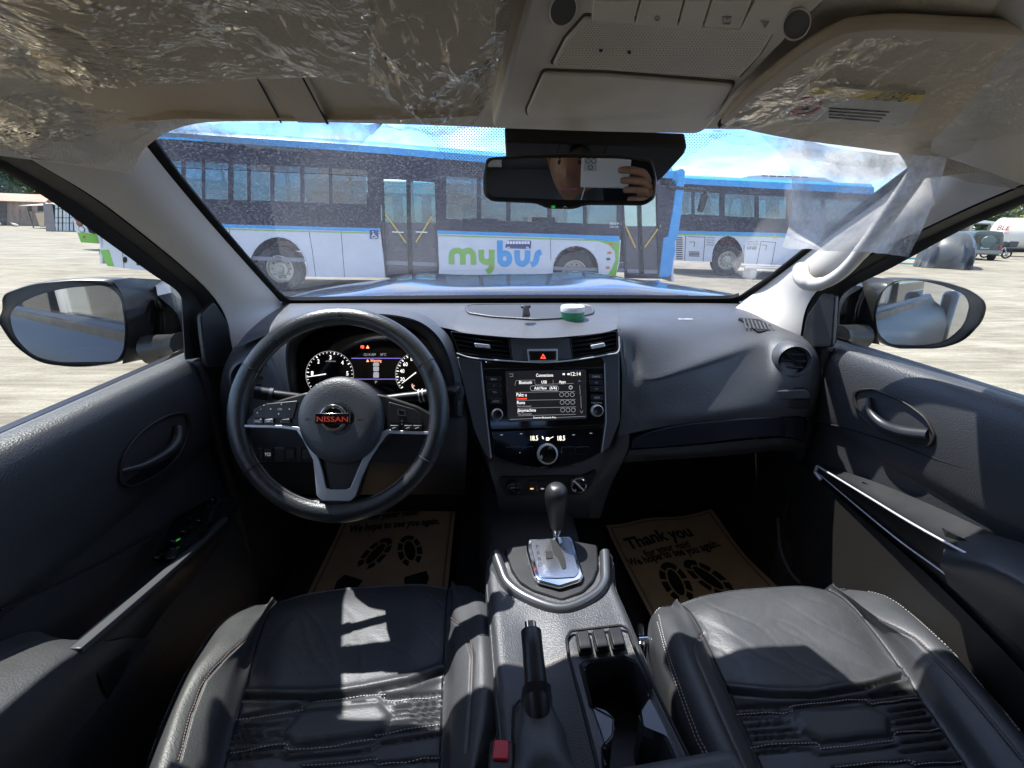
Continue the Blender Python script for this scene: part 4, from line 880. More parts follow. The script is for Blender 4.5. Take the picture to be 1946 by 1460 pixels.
mb = MB(); d_ = (a[4]-a[3]).normalized(); mb.tube([a[3] + d_*.001, a[3] + d_*.003], .0132, 14); mb.tube([a[3] + d_*.008, a[3] + d_*.010], .0130, 14); mb.build('stalk_ring', M['silver'], s2)
mb = MB(); k0 = atY(862, 745, .87); mb.lathe(k0, (.25, -1, .2), [(.022, -.03), (.022, .004), (.012, .006), (.012, .012), (.0, .012)], 24); mb.build('ignition_lock', M['dash_soft'], T)
mb = MB(); mb.tube([atY(852, 742, .86), atY(862, 742, .835), atY(872, 745, .83)], [.008, .010, .011], 12); mb.build('ignition_key_grip', M['btn'], T, bevel=.001)
# ================================================================== SEATS
def resamp(line, Z, ts, Yb, zf=None):                   # pixel polyline at height Z -> points at parameter t between its front and Y = Yb
    P = [atZ(u, v, (Z if zf is None else Z)) for u, v in line]
    P = cat1(P, 4); Y0 = P[0].y; o = []
    for t in ts:
        Y = Y0 + (Yb-Y0)*t
        if Y <= P[-1].y:
            a, b = P[-6], P[-1]; k = (Y-a.y)/(b.y-a.y); o.append(a + (b-a)*k); continue
        for a, b in zip(P, P[1:]):
            if a.y >= Y >= b.y:
                o.append(a.lerp(b, (a.y-Y)/max(1e-9, a.y-b.y))); break
        else: o.append(P[0].copy())
    return o
def seat(name, lines, cross, quilts, ribs, hexa, redseam, pale, xc, label):
    ts = [0, .012, .03, .06, .1, .15, .22, .3, .4, .5, .6, .7, .8, .9, 1]
    Yb = .20
    (L1, Ls, L3, R3, Rs, R1) = [resamp(l, z, ts, Yb) for l, z in zip(lines, (-.668, -.655, -.700, -.700, -.655, -.668))]
    n = len(ts); net = []
    for i in range(n):
        t = ts[i]; f = max(0, 1 - t/.14)**2; drop = V3((0, 0, -.022*f))
        a, b, c, d, e, g = L1[i], Ls[i], L3[i], R3[i], Rs[i], R1[i]
        k = min(1, .55 + t*2.2)                          # bolsters rise behind the front edge
        wq = max(0, 1 - t/.30)**1.3
        def pull_(p, ref, q): return CAMP + (p-CAMP)*((ref.y/p.y)**(wq*q))
        b, a, e, g = pull_(b, c, 1.0), pull_(a, c, .55), pull_(e, d, 1.0), pull_(g, d, .55)
        b = b + drop; e = e + drop; a = a + drop; g = g + drop
        m = (c+d)/2 + V3((0, .018*(1-k), -.004 + .006*(1-k)))
        out1 = V3((-.012, 0, -.03)); out2 = V3((.012, 0, -.03))
        kf = min(1, .15 + t*4)
        net.append([a + V3((.030, 0, -.17)), a + V3((-.004, 0, -.10)), a + out1, a, a.lerp(b, .5) + V3((0, 0, .012*kf)), b, b.lerp(c, .55) + V3((0, 0, .006*kf)), c + drop + V3((0, 0, -.003)),
                    c.lerp(m, .35) + V3((0, 0, .010)) + drop, m + V3((0, 0, .012)) + drop, d.lerp(m, .35) + V3((0, 0, .010)) + drop, d + drop + V3((0, 0, -.003)), d.lerp(e, .45) + V3((0, 0, .006*kf)), e, e.lerp(g, .5) + V3((0, 0, .012*kf)), g, g + out2, g + V3((.004, 0, -.10)), g + V3((-.030, 0, -.17))])
    front = [[p + V3((0, -.01 + .028*k, -.17*q)) for p in net[0]] for k, q in ((0, 1), (.9, .62), (1.0, .28))]
    full = cat2(front + net, 24, 24)
    W = len(full[0]); H = len(full)
    import numpy as np
    # relief: piping and quilting pressed into the leather
    A = np.array([[tuple(p) for p in r] for r in full]); q = A - np.array(CAMP)
    x = q[..., 0]*_cy + q[..., 1]*_sy; y = -q[..., 0]*_sy + q[..., 1]*_cy; z = q[..., 2]
    dep = np.maximum(y*_c - z*_s, .02); PU = CX + F_PX*x/dep; PV = CY - F_PX*(y*_s + z*_c)/dep
    def dl(pl):
        best = np.full(PU.shape, 1e9)
        for (ax, ay), (bx_, by) in zip(pl, pl[1:]):
            dx, dy = bx_-ax, by-ay; L2 = dx*dx+dy*dy+1e-9
            t = np.clip(((PU-ax)*dx + (PV-ay)*dy)/L2, 0, 1); best = np.minimum(best, np.hypot(PU-ax-t*dx, PV-ay-t*dy))
        return best
    def inside(pl):
        c = np.zeros(PU.shape, bool); j = len(pl)-1
        for i in range(len(pl)):
            (xi, yi), (xj, yj) = pl[i], pl[j]
            c ^= ((yi > PV) != (yj > PV)) & (PU < (xj-xi)*(PV-yi)/(yj-yi+1e-9)+xi); j = i
        return c
    cc_ = np.arange(W)/24.0; mid = ((cc_ > 6.95) & (cc_ < 11.05))[None, :]; win = (PV > 1080) & (PV < 1530) & (PU > 200) & (PU < 2000)
    dz = np.zeros(PU.shape); dd = dl(cross); g = .0085*np.exp(-(dd/4.5)**2) - .0045*np.exp(-((dd-10)/7)**2)
    for k_, qq in enumerate(quilts): dd = dl(qq); g = g + .0056*np.exp(-(dd/3.6)**2)
    for qq in ribs: dd = dl(qq); g = g + .0050*np.exp(-(dd/3.4)**2)
    dd = dl(hexa); g = g + .0035*np.exp(-(dd/4)**2) - .0045*np.minimum(1, dd/14)*inside(hexa)
    for i in range(0, H):
        for j in range(168, 265):
            p = full[i][j]; w_ = abs(noise.noise(V3((p.x*16+p.y*12, p.y*7-p.x*5, 7)))); w2 = abs(noise.noise(V3((p.x*30-p.y*22, p.y*14+p.x*8, 2))))
            g[i, j] += .0014*noise.noise(V3((p.x*14, p.y*9, 3))) + (.0007*max(0, 1-w_*12) + .0004*max(0, 1-w2*12))*(1 if PV[i, j] < 1330 else .1)
    dz += g*mid
    for qq in redseam: dz += .0030*np.exp(-(dl(qq)/3.2)**2)
    dz *= win
    for i in range(H):
        for j in range(W): full[i][j].z -= dz[i, j]
    def sub(i0, i1, j0, j1): return [r[j0:j1+1] for r in full[i0:i1+1]]
    mb = MB(); mb.grid(sub(0, H-1, 168, 264)); root = mb.build(name, M['leather'], T, smooth=60, label=label)
    MB().grid(sub(0, H-1, 72, 168)).build('side_bolster', M['leather'], root, smooth=60)
    MB().grid(sub(0, H-1, 264, 360)).build('side_bolster', M['leather'], root, smooth=60)
    MB().grid(sub(0, H-1, 0, 72)).build('seat_side', M['leather'], root, smooth=60)
    MB().grid(sub(0, H-1, 360, W-1)).build('seat_side', M['leather'], root, smooth=60)
    # dark seams between the panels
    for j in (168, 264):
        mb = MB(); mb.tube([full[i][j] + V3((0, 0, .0008)) for i in range(12, H, 4)], .0016, 5); mb.build('panel_seam', M['gap'], root)
    def surf(u, v):                                      # nearest surface point for a pixel
        best = (1e9, None)
        for i in range(40, H, 6):
            for j in range(60, 380, 8):
                a, b = PX[i][j]; d = (a-u)**2 + (b-v)**2
                if d < best[0]: best = (d, (i, j))
        i0, j0 = best[1]; best = (1e9, None)
        for i in range(max(0, i0-8), min(H, i0+9)):
            for j in range(max(0, j0-9), min(W, j0+10)):
                a, b = PX[i][j]; d = (a-u)**2 + (b-v)**2
                if d < best[0]: best = (d, full[i][j])
        return (best[1] + V3((0, -.0004, .0012))) if best[0] < 60 else None
    PX = [[proj(p) for p in r] for r in full]
    def stitches(pls, m, step, nm, r=.0007):
        mb = MB()
        for pl in pls:
            P = [surf(u, v) for u, v in [tuple(q) for q in cat1([V3((a, b, 0)) for a, b in pl], 5)] for u, v in [(u, v)]] if False else [surf(q.x, q.y) for q in cat1([V3((a, b, 0)) for a, b in pl], 4)]
            acc = 0; P = [p for p in P if p is not None]
            for a, b in zip(P, P[1:]):
                L = (b-a).length
                if L < 1e-6 or L > .08: continue
                d = (b-a)/L; s_ = acc
                while s_ < L:
                    c = a + d*s_; mb.tube([c - d*step*.28, c + V3((0, 0, .0004)), c + d*step*.28], r, 4); s_ += step
                acc = s_ - L
        mb.build(nm, M[m], root, smooth=0, kind='stuff')
    stitches(pale, 'thread', .0052, 'pale_stitching')
    stitches(redseam, 'thread_red', .0042, 'seam_stitching', .0006)
    # backrest and headrest behind the camera's line of sight, plinth below
    mb = MB(); bk = []
    for (Y, z, w_, th) in ((.16, -.66, .20, .06), (.10, -.50, .235, .07), (.02, -.30, .24, .07), (-.06, -.12, .225, .06), (-.10, -.04, .19, .05)):
        bk.append([V3((xc+w_*a, Y - .12 + b*th, z)) for a, b in ((-1, -.6), (-1, 1.1), (-.8, 1.3), (-.55, .3), (0, .1), (.55, .3), (.8, 1.3), (1, 1.1), (1, -.6), (0, -1.1))])
    mb.grid([[*r] for r in cat2([r + [r[0]] for r in bk], 4, 4)]); mb.build('seat_back', M['leather'], root)
    mb = MB(); mb.box((xc, -.30, .015), (.24, .09, .15)); mb.tube([V3((xc-.05, -.27, -.1)), V3((xc-.05, -.29, .0))], .006, 8); mb.tube([V3((xc+.05, -.27, -.1)), V3((xc+.05, -.29, .0))], .006, 8); mb.build('headrest', M['leather'], root, bevel=.04, seg=4)
    mb = MB(); mb.box((xc, .42, -.90), (.40, .42, .17)); mb.build('seat_base', M['door_dark'], root, bevel=.02)
    return root
L1 = [(470, 1140), (452, 1152), (405, 1200), (360, 1268), (325, 1338), (300, 1397), (278, 1460)]
Ls = [(505, 1133), (492, 1168), (462, 1218), (430, 1247), (389, 1292), (363, 1357), (340, 1445)]
L3 = [(528, 1126), (510, 1160), (482, 1245), (463, 1326), (441, 1393), (428, 1452)]
R3 = [(851, 1100), (848, 1140), (846, 1190), (841, 1282), (837, 1382), (835, 1452)]
Rs = [(868, 1098), (880, 1130), (893, 1190), (898, 1245), (895, 1326), (887, 1430), (884, 1460)]
R1 = [(892, 1102), (918, 1127), (933, 1156), (943, 1227), (950, 1319), (948, 1375), (930, 1440), (922, 1465)]
seat('driver_seat', (L1, Ls, L3, R3, Rs, R1), [(463, 1325), (593, 1326), (667, 1319), (778, 1300), (840, 1278)],
     [[(450, 1370), (567, 1352), (584, 1339), (598, 1337), (719, 1322), (737, 1334), (840, 1324)], [(455, 1362), (563, 1345), (580, 1331), (719, 1316), (739, 1328), (840, 1316)],
      [(433, 1430), (545, 1417), (554, 1426), (708, 1408), (722, 1395), (838, 1380)], [(433, 1441), (537, 1432), (545, 1441), (700, 1426), (719, 1413), (838, 1395)], [(575, 1458), (708, 1443), (719, 1452), (836, 1441)]],
     [[(447, 1381), (547, 1374)], [(445, 1391), (536, 1382)], [(441, 1402), (532, 1395)], [(439, 1413), (537, 1404)], [(750, 1345), (839, 1336)], [(748, 1355), (839, 1347)], [(743, 1364), (839, 1357)], [(741, 1374), (839, 1368)]],
     [(534, 1395), (574, 1345), (722, 1332), (745, 1358), (735, 1384), (715, 1399), (560, 1420), (534, 1395)],
     [[(492, 1205), (462, 1218), (430, 1247), (389, 1292), (363, 1357), (340, 1445)], [(852, 1171), (885, 1200), (898, 1245), (895, 1326), (887, 1430)]],
     [[(452, 1152), (405, 1200), (360, 1268), (325, 1338), (300, 1397), (280, 1455)], [(933, 1156), (943, 1227), (950, 1319), (948, 1375), (932, 1440)], [(936, 1160), (946, 1227), (954, 1319), (952, 1375), (938, 1440)],
      [(450, 1370), (567, 1352), (584, 1339), (719, 1322), (737, 1334), (840, 1324)], [(433, 1430), (545, 1417), (554, 1426), (708, 1408), (722, 1395), (838, 1380)], [(575, 1458), (708, 1443), (719, 1452), (836, 1441)], [(889, 1097), (905, 1108), (918, 1123), (930, 1145)]],
     -.345, 'black leather driver seat with worn creased front panel, quilted middle and pale stitching')
L1 = [(1262, 1138), (1250, 1150), (1250, 1180), (1272, 1250), (1300, 1328), (1326, 1397), (1352, 1450)]
Ls = [(1278, 1136), (1290, 1160), (1312, 1210), (1322, 1252), (1346, 1305), (1384, 1393), (1415, 1459)]
L3 = [(1293, 1130), (1315, 1164), (1338, 1209), (1365, 1267), (1395, 1332), (1430, 1413), (1449, 1459)]
R3 = [(1575, 1104), (1605, 1137), (1637, 1171), (1691, 1240), (1752, 1328), (1809, 1413), (1840, 1459)]
Rs = [(1592, 1104), (1640, 1150), (1680, 1180), (1737, 1213), (1813, 1286), (1882, 1367), (1944, 1443)]
R1 = [(1606, 1107), (1652, 1118), (1691, 1137), (1744, 1179), (1813, 1244), (1882, 1324), (1950, 1401)]
seat('passenger_seat', (L1, Ls, L3, R3, Rs, R1), [(1384, 1315), (1468, 1324), (1545, 1324), (1641, 1309), (1714, 1286)],
     [[(1403, 1358), (1503, 1354), (1510, 1342), (1641, 1330), (1656, 1338), (1750, 1328)], [(1400, 1345), (1498, 1343)], [(1655, 1325), (1740, 1315)],
      [(1430, 1420), (1547, 1411), (1560, 1422), (1698, 1407), (1700, 1394), (1790, 1386)], [(1440, 1430), (1540, 1421), (1556, 1432), (1706, 1417)], [(1587, 1459), (1725, 1447), (1737, 1455), (1829, 1449)]],
     [[(1410, 1367), (1500, 1362)], [(1417, 1380), (1500, 1373)], [(1424, 1393), (1514, 1386)], [(1430, 1405), (1524, 1398)], [(1694, 1352), (1757, 1343)], [(1698, 1364), (1762, 1355)], [(1702, 1377), (1772, 1368)], [(1715, 1412), (1795, 1402)], [(1715, 1430), (1805, 1420)]],
     [(1506, 1370), (1513, 1345), (1655, 1338), (1694, 1362), (1694, 1400), (1560, 1414), (1520, 1392), (1506, 1370)],
     [[(1335, 1205), (1320, 1229), (1323, 1252), (1346, 1305), (1384, 1393), (1415, 1459)], [(1641, 1173), (1671, 1179), (1737, 1213), (1813, 1286), (1882, 1367), (1944, 1443)]],
     [[(1257, 1138), (1249, 1156), (1256, 1190), (1273, 1252), (1300, 1328), (1326, 1397), (1349, 1443)], [(1252, 1145), (1244, 1160), (1251, 1192), (1268, 1254), (1294, 1330), (1320, 1400), (1343, 1446)],
      [(1652, 1118), (1691, 1137), (1744, 1179), (1813, 1244), (1882, 1324), (1940, 1392)], [(1403, 1358), (1503, 1354), (1510, 1342), (1641, 1330), (1656, 1338), (1745, 1328)],
      [(1430, 1420), (1547, 1411), (1560, 1422), (1698, 1407), (1700, 1394), (1786, 1386)], [(1587, 1459), (1725, 1447), (1737, 1455), (1829, 1449)]],
     .415, 'black leather passenger seat with quilted middle and pale stitching, half in shade')

# ================================================================== CENTRE CONSOLE
CZ = -.62
hole = rnd([(1108, 1270), (1118, 1262), (1186, 1252), (1208, 1262), (1236, 1310), (1232, 1330), (1216, 1352), (1222, 1385), (1262, 1402), (1284, 1452), (1290, 1490), (1150, 1490), (1146, 1420), (1164, 1400), (1166, 1368), (1126, 1346)], 4)
ctr = [((933, 1050), (1160, 1056)), ((931, 1085), (1163, 1085)), ((932, 1110), (1166, 1108)), ((936, 1150), (1182, 1145)), ((941, 1200), (1203, 1195)), ((948, 1280), (1236, 1276)), ((956, 1350), (1266, 1346)), ((963, 1420), (1297, 1412)), ((970, 1490), (1330, 1480)), ((985, 1640), (1400, 1620))]
net = []
for (a, b) in ctr:
    p = atZ(*a, CZ); q = atZ(*b, CZ); k = (a[1]-1050)/400
    row = [p + V3((-.012, 0, -.38)), p + V3((-.010, 0, -.06)), p + V3((-.004, 0, -.014))]
    for t in (.02, .12, .25, .38, .5, .62, .75, .9, .98):
        dip = -.012*math.exp(-((t-.27)/.13)**2)*min(1, max(0, (a[1]-1150)/80))
        row.append(p.lerp(q, t) + V3((0, 0, dip + .006*math.exp(-((t-.5)/.1)**2)*min(1, max(0, (a[1]-1180)/80)))))
    row += [q + V3((.004, 0, -.014)), q + V3((.010, 0, -.06)), q + V3((.012, 0, -.38))]
    net.append(row)
net = [[p + V3((0, .02, -.05)) for p in net[0]]] + net
gr_ = cat2(net, 5, 10)
mb = MB()
for i in range(len(gr_)-1):
    for j in range(len(gr_[0])-1):
        q = [gr_[i][j], gr_[i][j+1], gr_[i+1][j+1], gr_[i+1][j]]; c = sum(q, V3((0, 0, 0)))/4
        if 30 < j < 60 and in_poly(proj(c), hole): continue
        mb.add(q, [(0, 1, 2, 3)])
bm_v = {}
mb2 = MB(); idx = {}
for f in mb.f:
    nf = []
    for k in f:
        key = tuple(round(x, 5) for x in mb.v[k])
        if key not in idx: idx[key] = len(mb2.v); mb2.v.append(mb.v[k])
        nf.append(idx[key])
    mb2.f.append(nf); mb2.mi.append(0)
con = mb2.build('centre_console', M['dash'], T, smooth=60)
CP = Plane((0, .6, CZ+.004), (0, 0, 1))
pan = rnd([(1076, 1218), (1084, 1203), (1180, 1192), (1192, 1198), (1208, 1242), (1262, 1350), (1305, 1437), (1325, 1490), (1142, 1500), (1130, 1440), (1105, 1340), (1080, 1250)], 5)
# panel with the buttons and the cup well rim
mb = MB(); mb.tube([CP.at(*p) + V3((0, 0, .004)) for p in pan], .0024, 6, closed=True); mb.build('panel_joint', M['gap'], con)
hl = hole; ho = scale2(hole, 1.10, 1.05)
mb = MB(); A = [CP.at(*p) + V3((0, 0, .002)) for p in ho]; B = [CP.at(*p) + V3((0, 0, .005)) for p in scale2(hole, 1.04, 1.02)]; C_ = [CP.at(*p) + V3((0, 0, .002)) for p in scale2(hole, .985, .99)]; D_ = [CP.at(*p) + V3((0, 0, -.085)) for p in scale2(hole, .94, .97)]
mb.grid([A, B, C_], cu=True); mb.build('cup_well_rim', M['satin_black'], con)
mb = MB(); mb.grid([C_, D_], cu=True); mb.add(D_, [tuple(range(len(D_)))]); mb.build('cup_well', M['dash_soft'], con)
for px in ([(1125, 1345), (1150, 1352), (1167, 1368), (1165, 1403), (1150, 1420), (1143, 1395)], [(1219, 1354), (1234, 1330), (1262, 1385), (1286, 1443), (1268, 1403), (1224, 1387)]):
    plate(rnd(px, 4), CP, -.012, .003).build('cup_clamp', M['graphite'], con, bevel=.003)
for a, b, c, d in (((1095, 1211), (1117, 1208.5), (1124, 1243), (1102, 1246)), ((1125, 1207.5), (1147, 1205), (1156, 1239), (1134, 1242)), ((1156, 1203.5), (1178, 1201.5), (1187, 1235), (1165, 1238))):
    plate(rnd([(a[0]-2, a[1]-2), (b[0]+2, b[1]-2), (c[0]+2, c[1]+2), (d[0]-2, d[1]+2)], 3), CP, -.0, .006).build('switch_bezel', M['gap'], con, bevel=.001)
    plate(rnd([a, b, c, d], 3), CP, .004, .012).build('console_switch', M['btn'], con, bevel=.003, seg=3)
# shifter surround
GP = Plane(atZ(1055, 1075, CZ+.012), (0, -.10, 1))
Uo = [(934, 1060), (948, 1031), (956, 1034), (971, 1085), (984, 1108), (1010, 1128), (1068, 1147), (1112, 1130), (1132, 1106), (1138, 1075), (1137, 1033), (1147, 1034), (1158, 1062), (1158, 1100), (1138, 1132), (1068, 1162), (1002, 1145), (966, 1122), (946, 1092)]
mb = MB(); cl = cat1([V3((a, b, 0)) for a, b in ((942, 1050), (952, 1078), (966, 1108), (1006, 1136), (1068, 1155), (1124, 1133), (1148, 1106), (1150, 1075), (1149, 1048))], 5)
rows_ = []
for i, c in enumerate(cl):
    t = (cl[min(i+1, len(cl)-1)] - cl[max(i-1, 0)]).normalized(); nn = V3((t.y, -t.x, 0)); wd = 8.5
    rows_.append([GP.at(*(c + nn*wd*k).xy) + GP.n*h for k, h in ((-1.25, -.006), (-1, .003), (-.3, .007), (.5, .006), (1, .001), (1.1, -.006))])
mb.grid(rows_); mb.build('shifter_surround', M['surround'], con, smooth=50)
rows_ = []
for i, c in enumerate(cl):
    t = (cl[min(i+1, len(cl)-1)] - cl[max(i-1, 0)]).normalized(); nn = V3((t.y, -t.x, 0))
    rows_.append([GP.at(*(c + nn*k).xy) + GP.n*h for k, h in ((-17, -.016), (-13, -.009), (-9.5, -.006))])
MB().grid(rows_).build('surround_lip', M['graphite'], con, smooth=50)
plate(rnd([(958, 1040), (1000, 1034), (1090, 1026), (1136, 1034), (1137, 1075), (1128, 1102), (1108, 1124), (1068, 1139), (1014, 1121), (988, 1104), (972, 1080)], 6), GP, -.02, -.002).build('shifter_well', M['satin_black'], con, bevel=.003)
gate = plate(rnd([(1002, 1029), (1082, 1023), (1090, 1030), (1109, 1098), (1104, 1109), (1063, 1122), (1022, 1111), (1014, 1100), (1000, 1050)], 5), GP, -.002, .008).build('gear_gate_plate', M['chrome'], con, bevel=.004, seg=3)
plate(rnd([(1010, 1033), (1078, 1028), (1083, 1034), (1100, 1095), (1092, 1104), (1060, 1106), (1030, 1105), (1022, 1096), (1009, 1046)], 4), GP, .008, .0095).build('gear_gate_face', mat('brushed_gate', (.55, .56, .58), .22, 1, grain=.1, gscale=300), con, bevel=.001)
plate(rnd([(1045, 1034), (1060, 1033), (1066, 1052), (1074, 1072), (1076, 1088), (1068, 1090), (1060, 1070), (1050, 1058)], 3), GP, .0095, .0105).build('gate_slot', M['gap'], con)
plate(rnd([(1036, 1056), (1048, 1055), (1050, 1068), (1037, 1070)], 1), GP, .0095, .011).build('shift_lock', M['btn'], con)
mb = MB()
for k, s_ in enumerate('PRNDM'[:4]): text(s_, 1019+k*1.8, 1050+k*11.5, 1024+k*1.8, 1049.5+k*11.5, GP, mb, 7, .0100)
mb.build('gear_letters', M['ink'], con, smooth=0)
pts = [(1055.5, 1046, 4), (1055, 1036, 4.2), (1056, 1024, 4.5), (1057, 1018, 6.5), (1058, 1008, 9), (1058.5, 999, 12)]
def lv(u, v, dy=0): return atY(u, v, .745 + dy)
def rpx(r, v): return r * .94 / F_PX
lev = MB().tube([lv(u, v) for u, v, r in pts], [rpx(r, v) for u, v, r in pts], 14).build('gear_lever', M['chrome'], T, smooth=60)
kp = cat1([V3((u, v, r)) for u, v, r in [(1058.5, 1000, 13), (1058, 985, 15), (1057.5, 968, 17.5), (1057.5, 952, 20), (1057.5, 938, 20.5), (1057.5, 928, 17), (1057.5, 922, 10), (1057.5, 920.5, 1)]], 4)
MB().tube([lv(k.x, k.y) for k in kp], [rpx(max(.3, k.z), k.y) for k in kp], 22, flat=1.05, up=(0, 1, 0)).build('lever_knob', M['wheel_leather'], lev, smooth=80)
plate([(1075, 962), (1080, 960), (1080, 972), (1076, 972)], Plane(lv(1078, 966), (0, -1, .2)), -.006, .006).build('release_button', M['btn'], lev, bevel=.001)
# hand brake with its gaiter
hb0 = atZ(1009, 1198, -.548); hb1 = atZ(1021, 1336, -.575); d_ = (hb1-hb0)
hbk = MB().tube([hb0, hb0 + d_*.02, hb0.lerp(hb1, .3), hb0.lerp(hb1, .7), hb1, hb1 + d_*.3 + V3((0, 0, -.03))], [.0135, .0148, .0145, .0152, .0168, .015], 20).build('hand_brake_lever', M['satin_black'], T, smooth=50)
MB().tube([hb0 - d_*.14 + V3((0, 0, .001)), hb0 - d_*.12, hb0 + d_*.02], [.007, .0088, .0088], 16).build('release_button', M['chrome'], hbk, smooth=50)
g_rows = []
for (uv, z, rx, ry) in (((1018, 1305), -.560, .0185, .016), ((1021, 1330), -.578, .0205, .018), ((1022, 1352), -.590, .022, .020), ((1024, 1400), -.605, .031, .03), ((1026, 1460), -.620, .043, .045), ((1028, 1500), -.64, .055, .06)):
    c = atZ(*uv, z); g_rows.append([c + V3((math.cos(t)*rx*(1+.10*math.sin(3*t+uv[1]*.05)), -.2*math.sin(t)*ry, math.sin(t)*ry*.95)) for t in [2*math.pi*k/26 for k in range(26)]])
MB().grid([r for r in cat2(g_rows, 1, 5)], cu=True).build('brake_gaiter', M['leather'], hbk, smooth=70)
mb = MB(); mb.tube([atZ(*p, CZ+.004) for p in ((978, 1470), (974, 1400), (976, 1345), (986, 1332), (1000, 1330))], .0022, 6); mb.build('gaiter_frame', M['satin_black'], con)
# seat belt buckles and a seat bracket
mb = MB(); c = atZ(952, 1462, -.60); mb.box(c, (.030, .055, .018), Matrix.Rotation(R(-8), 3, 'Z')); bk = mb.build('belt_buckle', M['satin_black'], T, bevel=.004)
mb = MB(); mb.box(c + V3((.001, .014, .009)), (.019, .022, .006), Matrix.Rotation(R(-8), 3, 'Z')); mb.build('buckle_button', M['red'], bk, bevel=.002)
mb = MB(); c = atZ(1217, 1215, -.74); mb.box(c, (.012, .05, .03), Matrix.Rotation(R(-15), 3, 'Z')); mb.tube([c + V3((-.01, -.01, .01)), c + V3((.012, -.012, .012))], .008, 10); mb.build('seat_bracket', M['chrome'], T, bevel=.003)
mb = MB(); c = atZ(1330, 1640, -.575); mb.box(c, (.17, .16, .05), Matrix.Rotation(R(4), 3, 'Z')); mb.build('console_armrest', M['leather'], T, bevel=.016, seg=4)

# ================================================================== PAPER MATS, CAN, SMALL THINGS
def sole(mb, P, cx, cy, rot, k, heel=True):
    def tr(x, y): return P(cx + (x*math.cos(rot) - y*math.sin(rot))*k, cy + (x*math.sin(rot) + y*math.cos(rot))*k)
    def poly(pts): mb.add([tr(*p) for p in pts], [tuple(range(len(pts)))])
    poly([(.19*math.cos(t), .55*math.sin(t)) for t in [2*math.pi*i/20 for i in range(20)]])
    for a0, a1 in ((-66, -36), (-28, 4), (12, 42), (50, 130), (138, 168), (176, 208), (216, 246)):
        o = []
        for i in range(7): t = R(a0+(a1-a0)*i/6); o.append((.44*math.cos(t), .86*math.sin(t)))
        for i in range(7): t = R(a1+(a0-a1)*i/6); o.append((.25*math.cos(t), .62*math.sin(t)))
        poly(o)
    if heel == 'only':
        mb.v.clear(); mb.f.clear(); mb.mi.clear(); poly([(-.38, -1.25), (.38, -1.25), (.42, -1.6), (.25, -1.95), (-.25, -1.95), (-.42, -1.6)])
def paper(x0, x1, y0, y1, zf, label, rotz, texts, soles):
    sheet = MB(); nx, ny = 24, 30; cx, cy = (x0+x1)/2, (y0+y1)/2
    def P(x, y, o=.0007):
        X = cx + (x-cx)*math.cos(rotz) - (y-cy)*math.sin(rotz); Y = cy + (x-cx)*math.sin(rotz) + (y-cy)*math.cos(rotz)
        return V3((X, Y, zf(X, Y) + o))
    rows = [[P(x0+(x1-x0)*i/nx, y1+(y0-y1)*j/ny, 0) for i in range(nx+1)] for j in range(ny+1)]
    sheet.grid(rows); s = sheet.build('paper_floor_mat', M['paper'], None, smooth=60, label=label); s['category'] = 'paper mat'; s['group'] = 'paper mats in the footwells'
    mb = MB()
    for (a, b, c, d) in ((x0+.012, y0+.012, x0+.0145, y1-.012), (x1-.0145, y0+.012, x1-.012, y1-.012), (x0+.017, y0+.017, x0+.018, y1-.017), (x1-.018, y0+.017, x1-.017, y1-.017)):
        mb.grid([[P(a, b+(d-b)*k/30), P(c, b+(d-b)*k/30)] for k in range(31)])
    mb.grid([[P(x0+.012+(x1-x0-.024)*k/20, y1-.0145), P(x0+.012+(x1-x0-.024)*k/20, y1-.012)] for k in range(21)])
    mb.build('printed_border', M['ink'], s, smooth=0)
    fl = Plane((0, 0, zf(cx, cy)), (0, 0, 1)); mb = MB()
    for t, u0, v0, u1, v1, h in texts:
        tm = MB(); a = fl.at(u0, v0); b = fl.at(u1, v1); hh = (fl.at(u0, v0-h)-a).length; text_mb(t, a, b, fl.n, tm, hh, 0, bold=.035)
        mb.add([V3((p.x, p.y, zf(p.x, p.y) + .0012)) for p in tm.v], tm.f)
    mb.build('printed_words', M['ink'], s, smooth=0)
    for u, v, r, k in soles:
        mb = MB(); c = fl.at(u, v); sole(mb, lambda x, y: V3((x, y, zf(x, y) + .0012)), c.x, c.y, r, k); mb.build('printed_shoe_sole', M['ink'], s, smooth=0, kind='stuff')
        mb = MB(); sole(mb, lambda x, y: V3((x, y, zf(x, y) + .0012)), c.x, c.y, r, k, 'only'); mb.build('printed_heel', M['ink'], s, smooth=0)
zr = lambda X, Y: -.968 + .010*math.sin(X*9+Y*7) + .03*max(0, (X-.60)/.1)**2 * (.5+.5*math.sin(Y*16)) + .02*max(0, (Y-1.2)/.08)*.3 + .004*math.sin(X*31)
paper(.315, .690, .72, 1.262, zr, 'crumpled brown paper mat with printed shoe soles in the passenger footwell', R(1.5),
      [('Thank you', 1196, 1042, 1318, 1024, 19), ('for your visit!', 1228, 1058, 1314, 1043, 11), ('We hope to see you again.', 1197, 1074, 1368, 1047, 13)], [(1284, 1108, R(-4), .092), (1345, 1098, R(28), .092)])
zl = lambda X, Y: -.972 + .004*math.sin(X*11+Y*9)
paper(-.605, -.215, .92, 1.40, zl, 'brown paper mat in deep shade in the driver footwell under the steering wheel', R(-1),
      [('Thank you', 690, 972, 812, 962, 17), ('for your visit!', 700, 990, 795, 981, 10), ('We hope to see you again.', 662, 1012, 836, 998, 12)], [(714, 1052, R(-24), .085), (779, 1048, R(16), .085)])
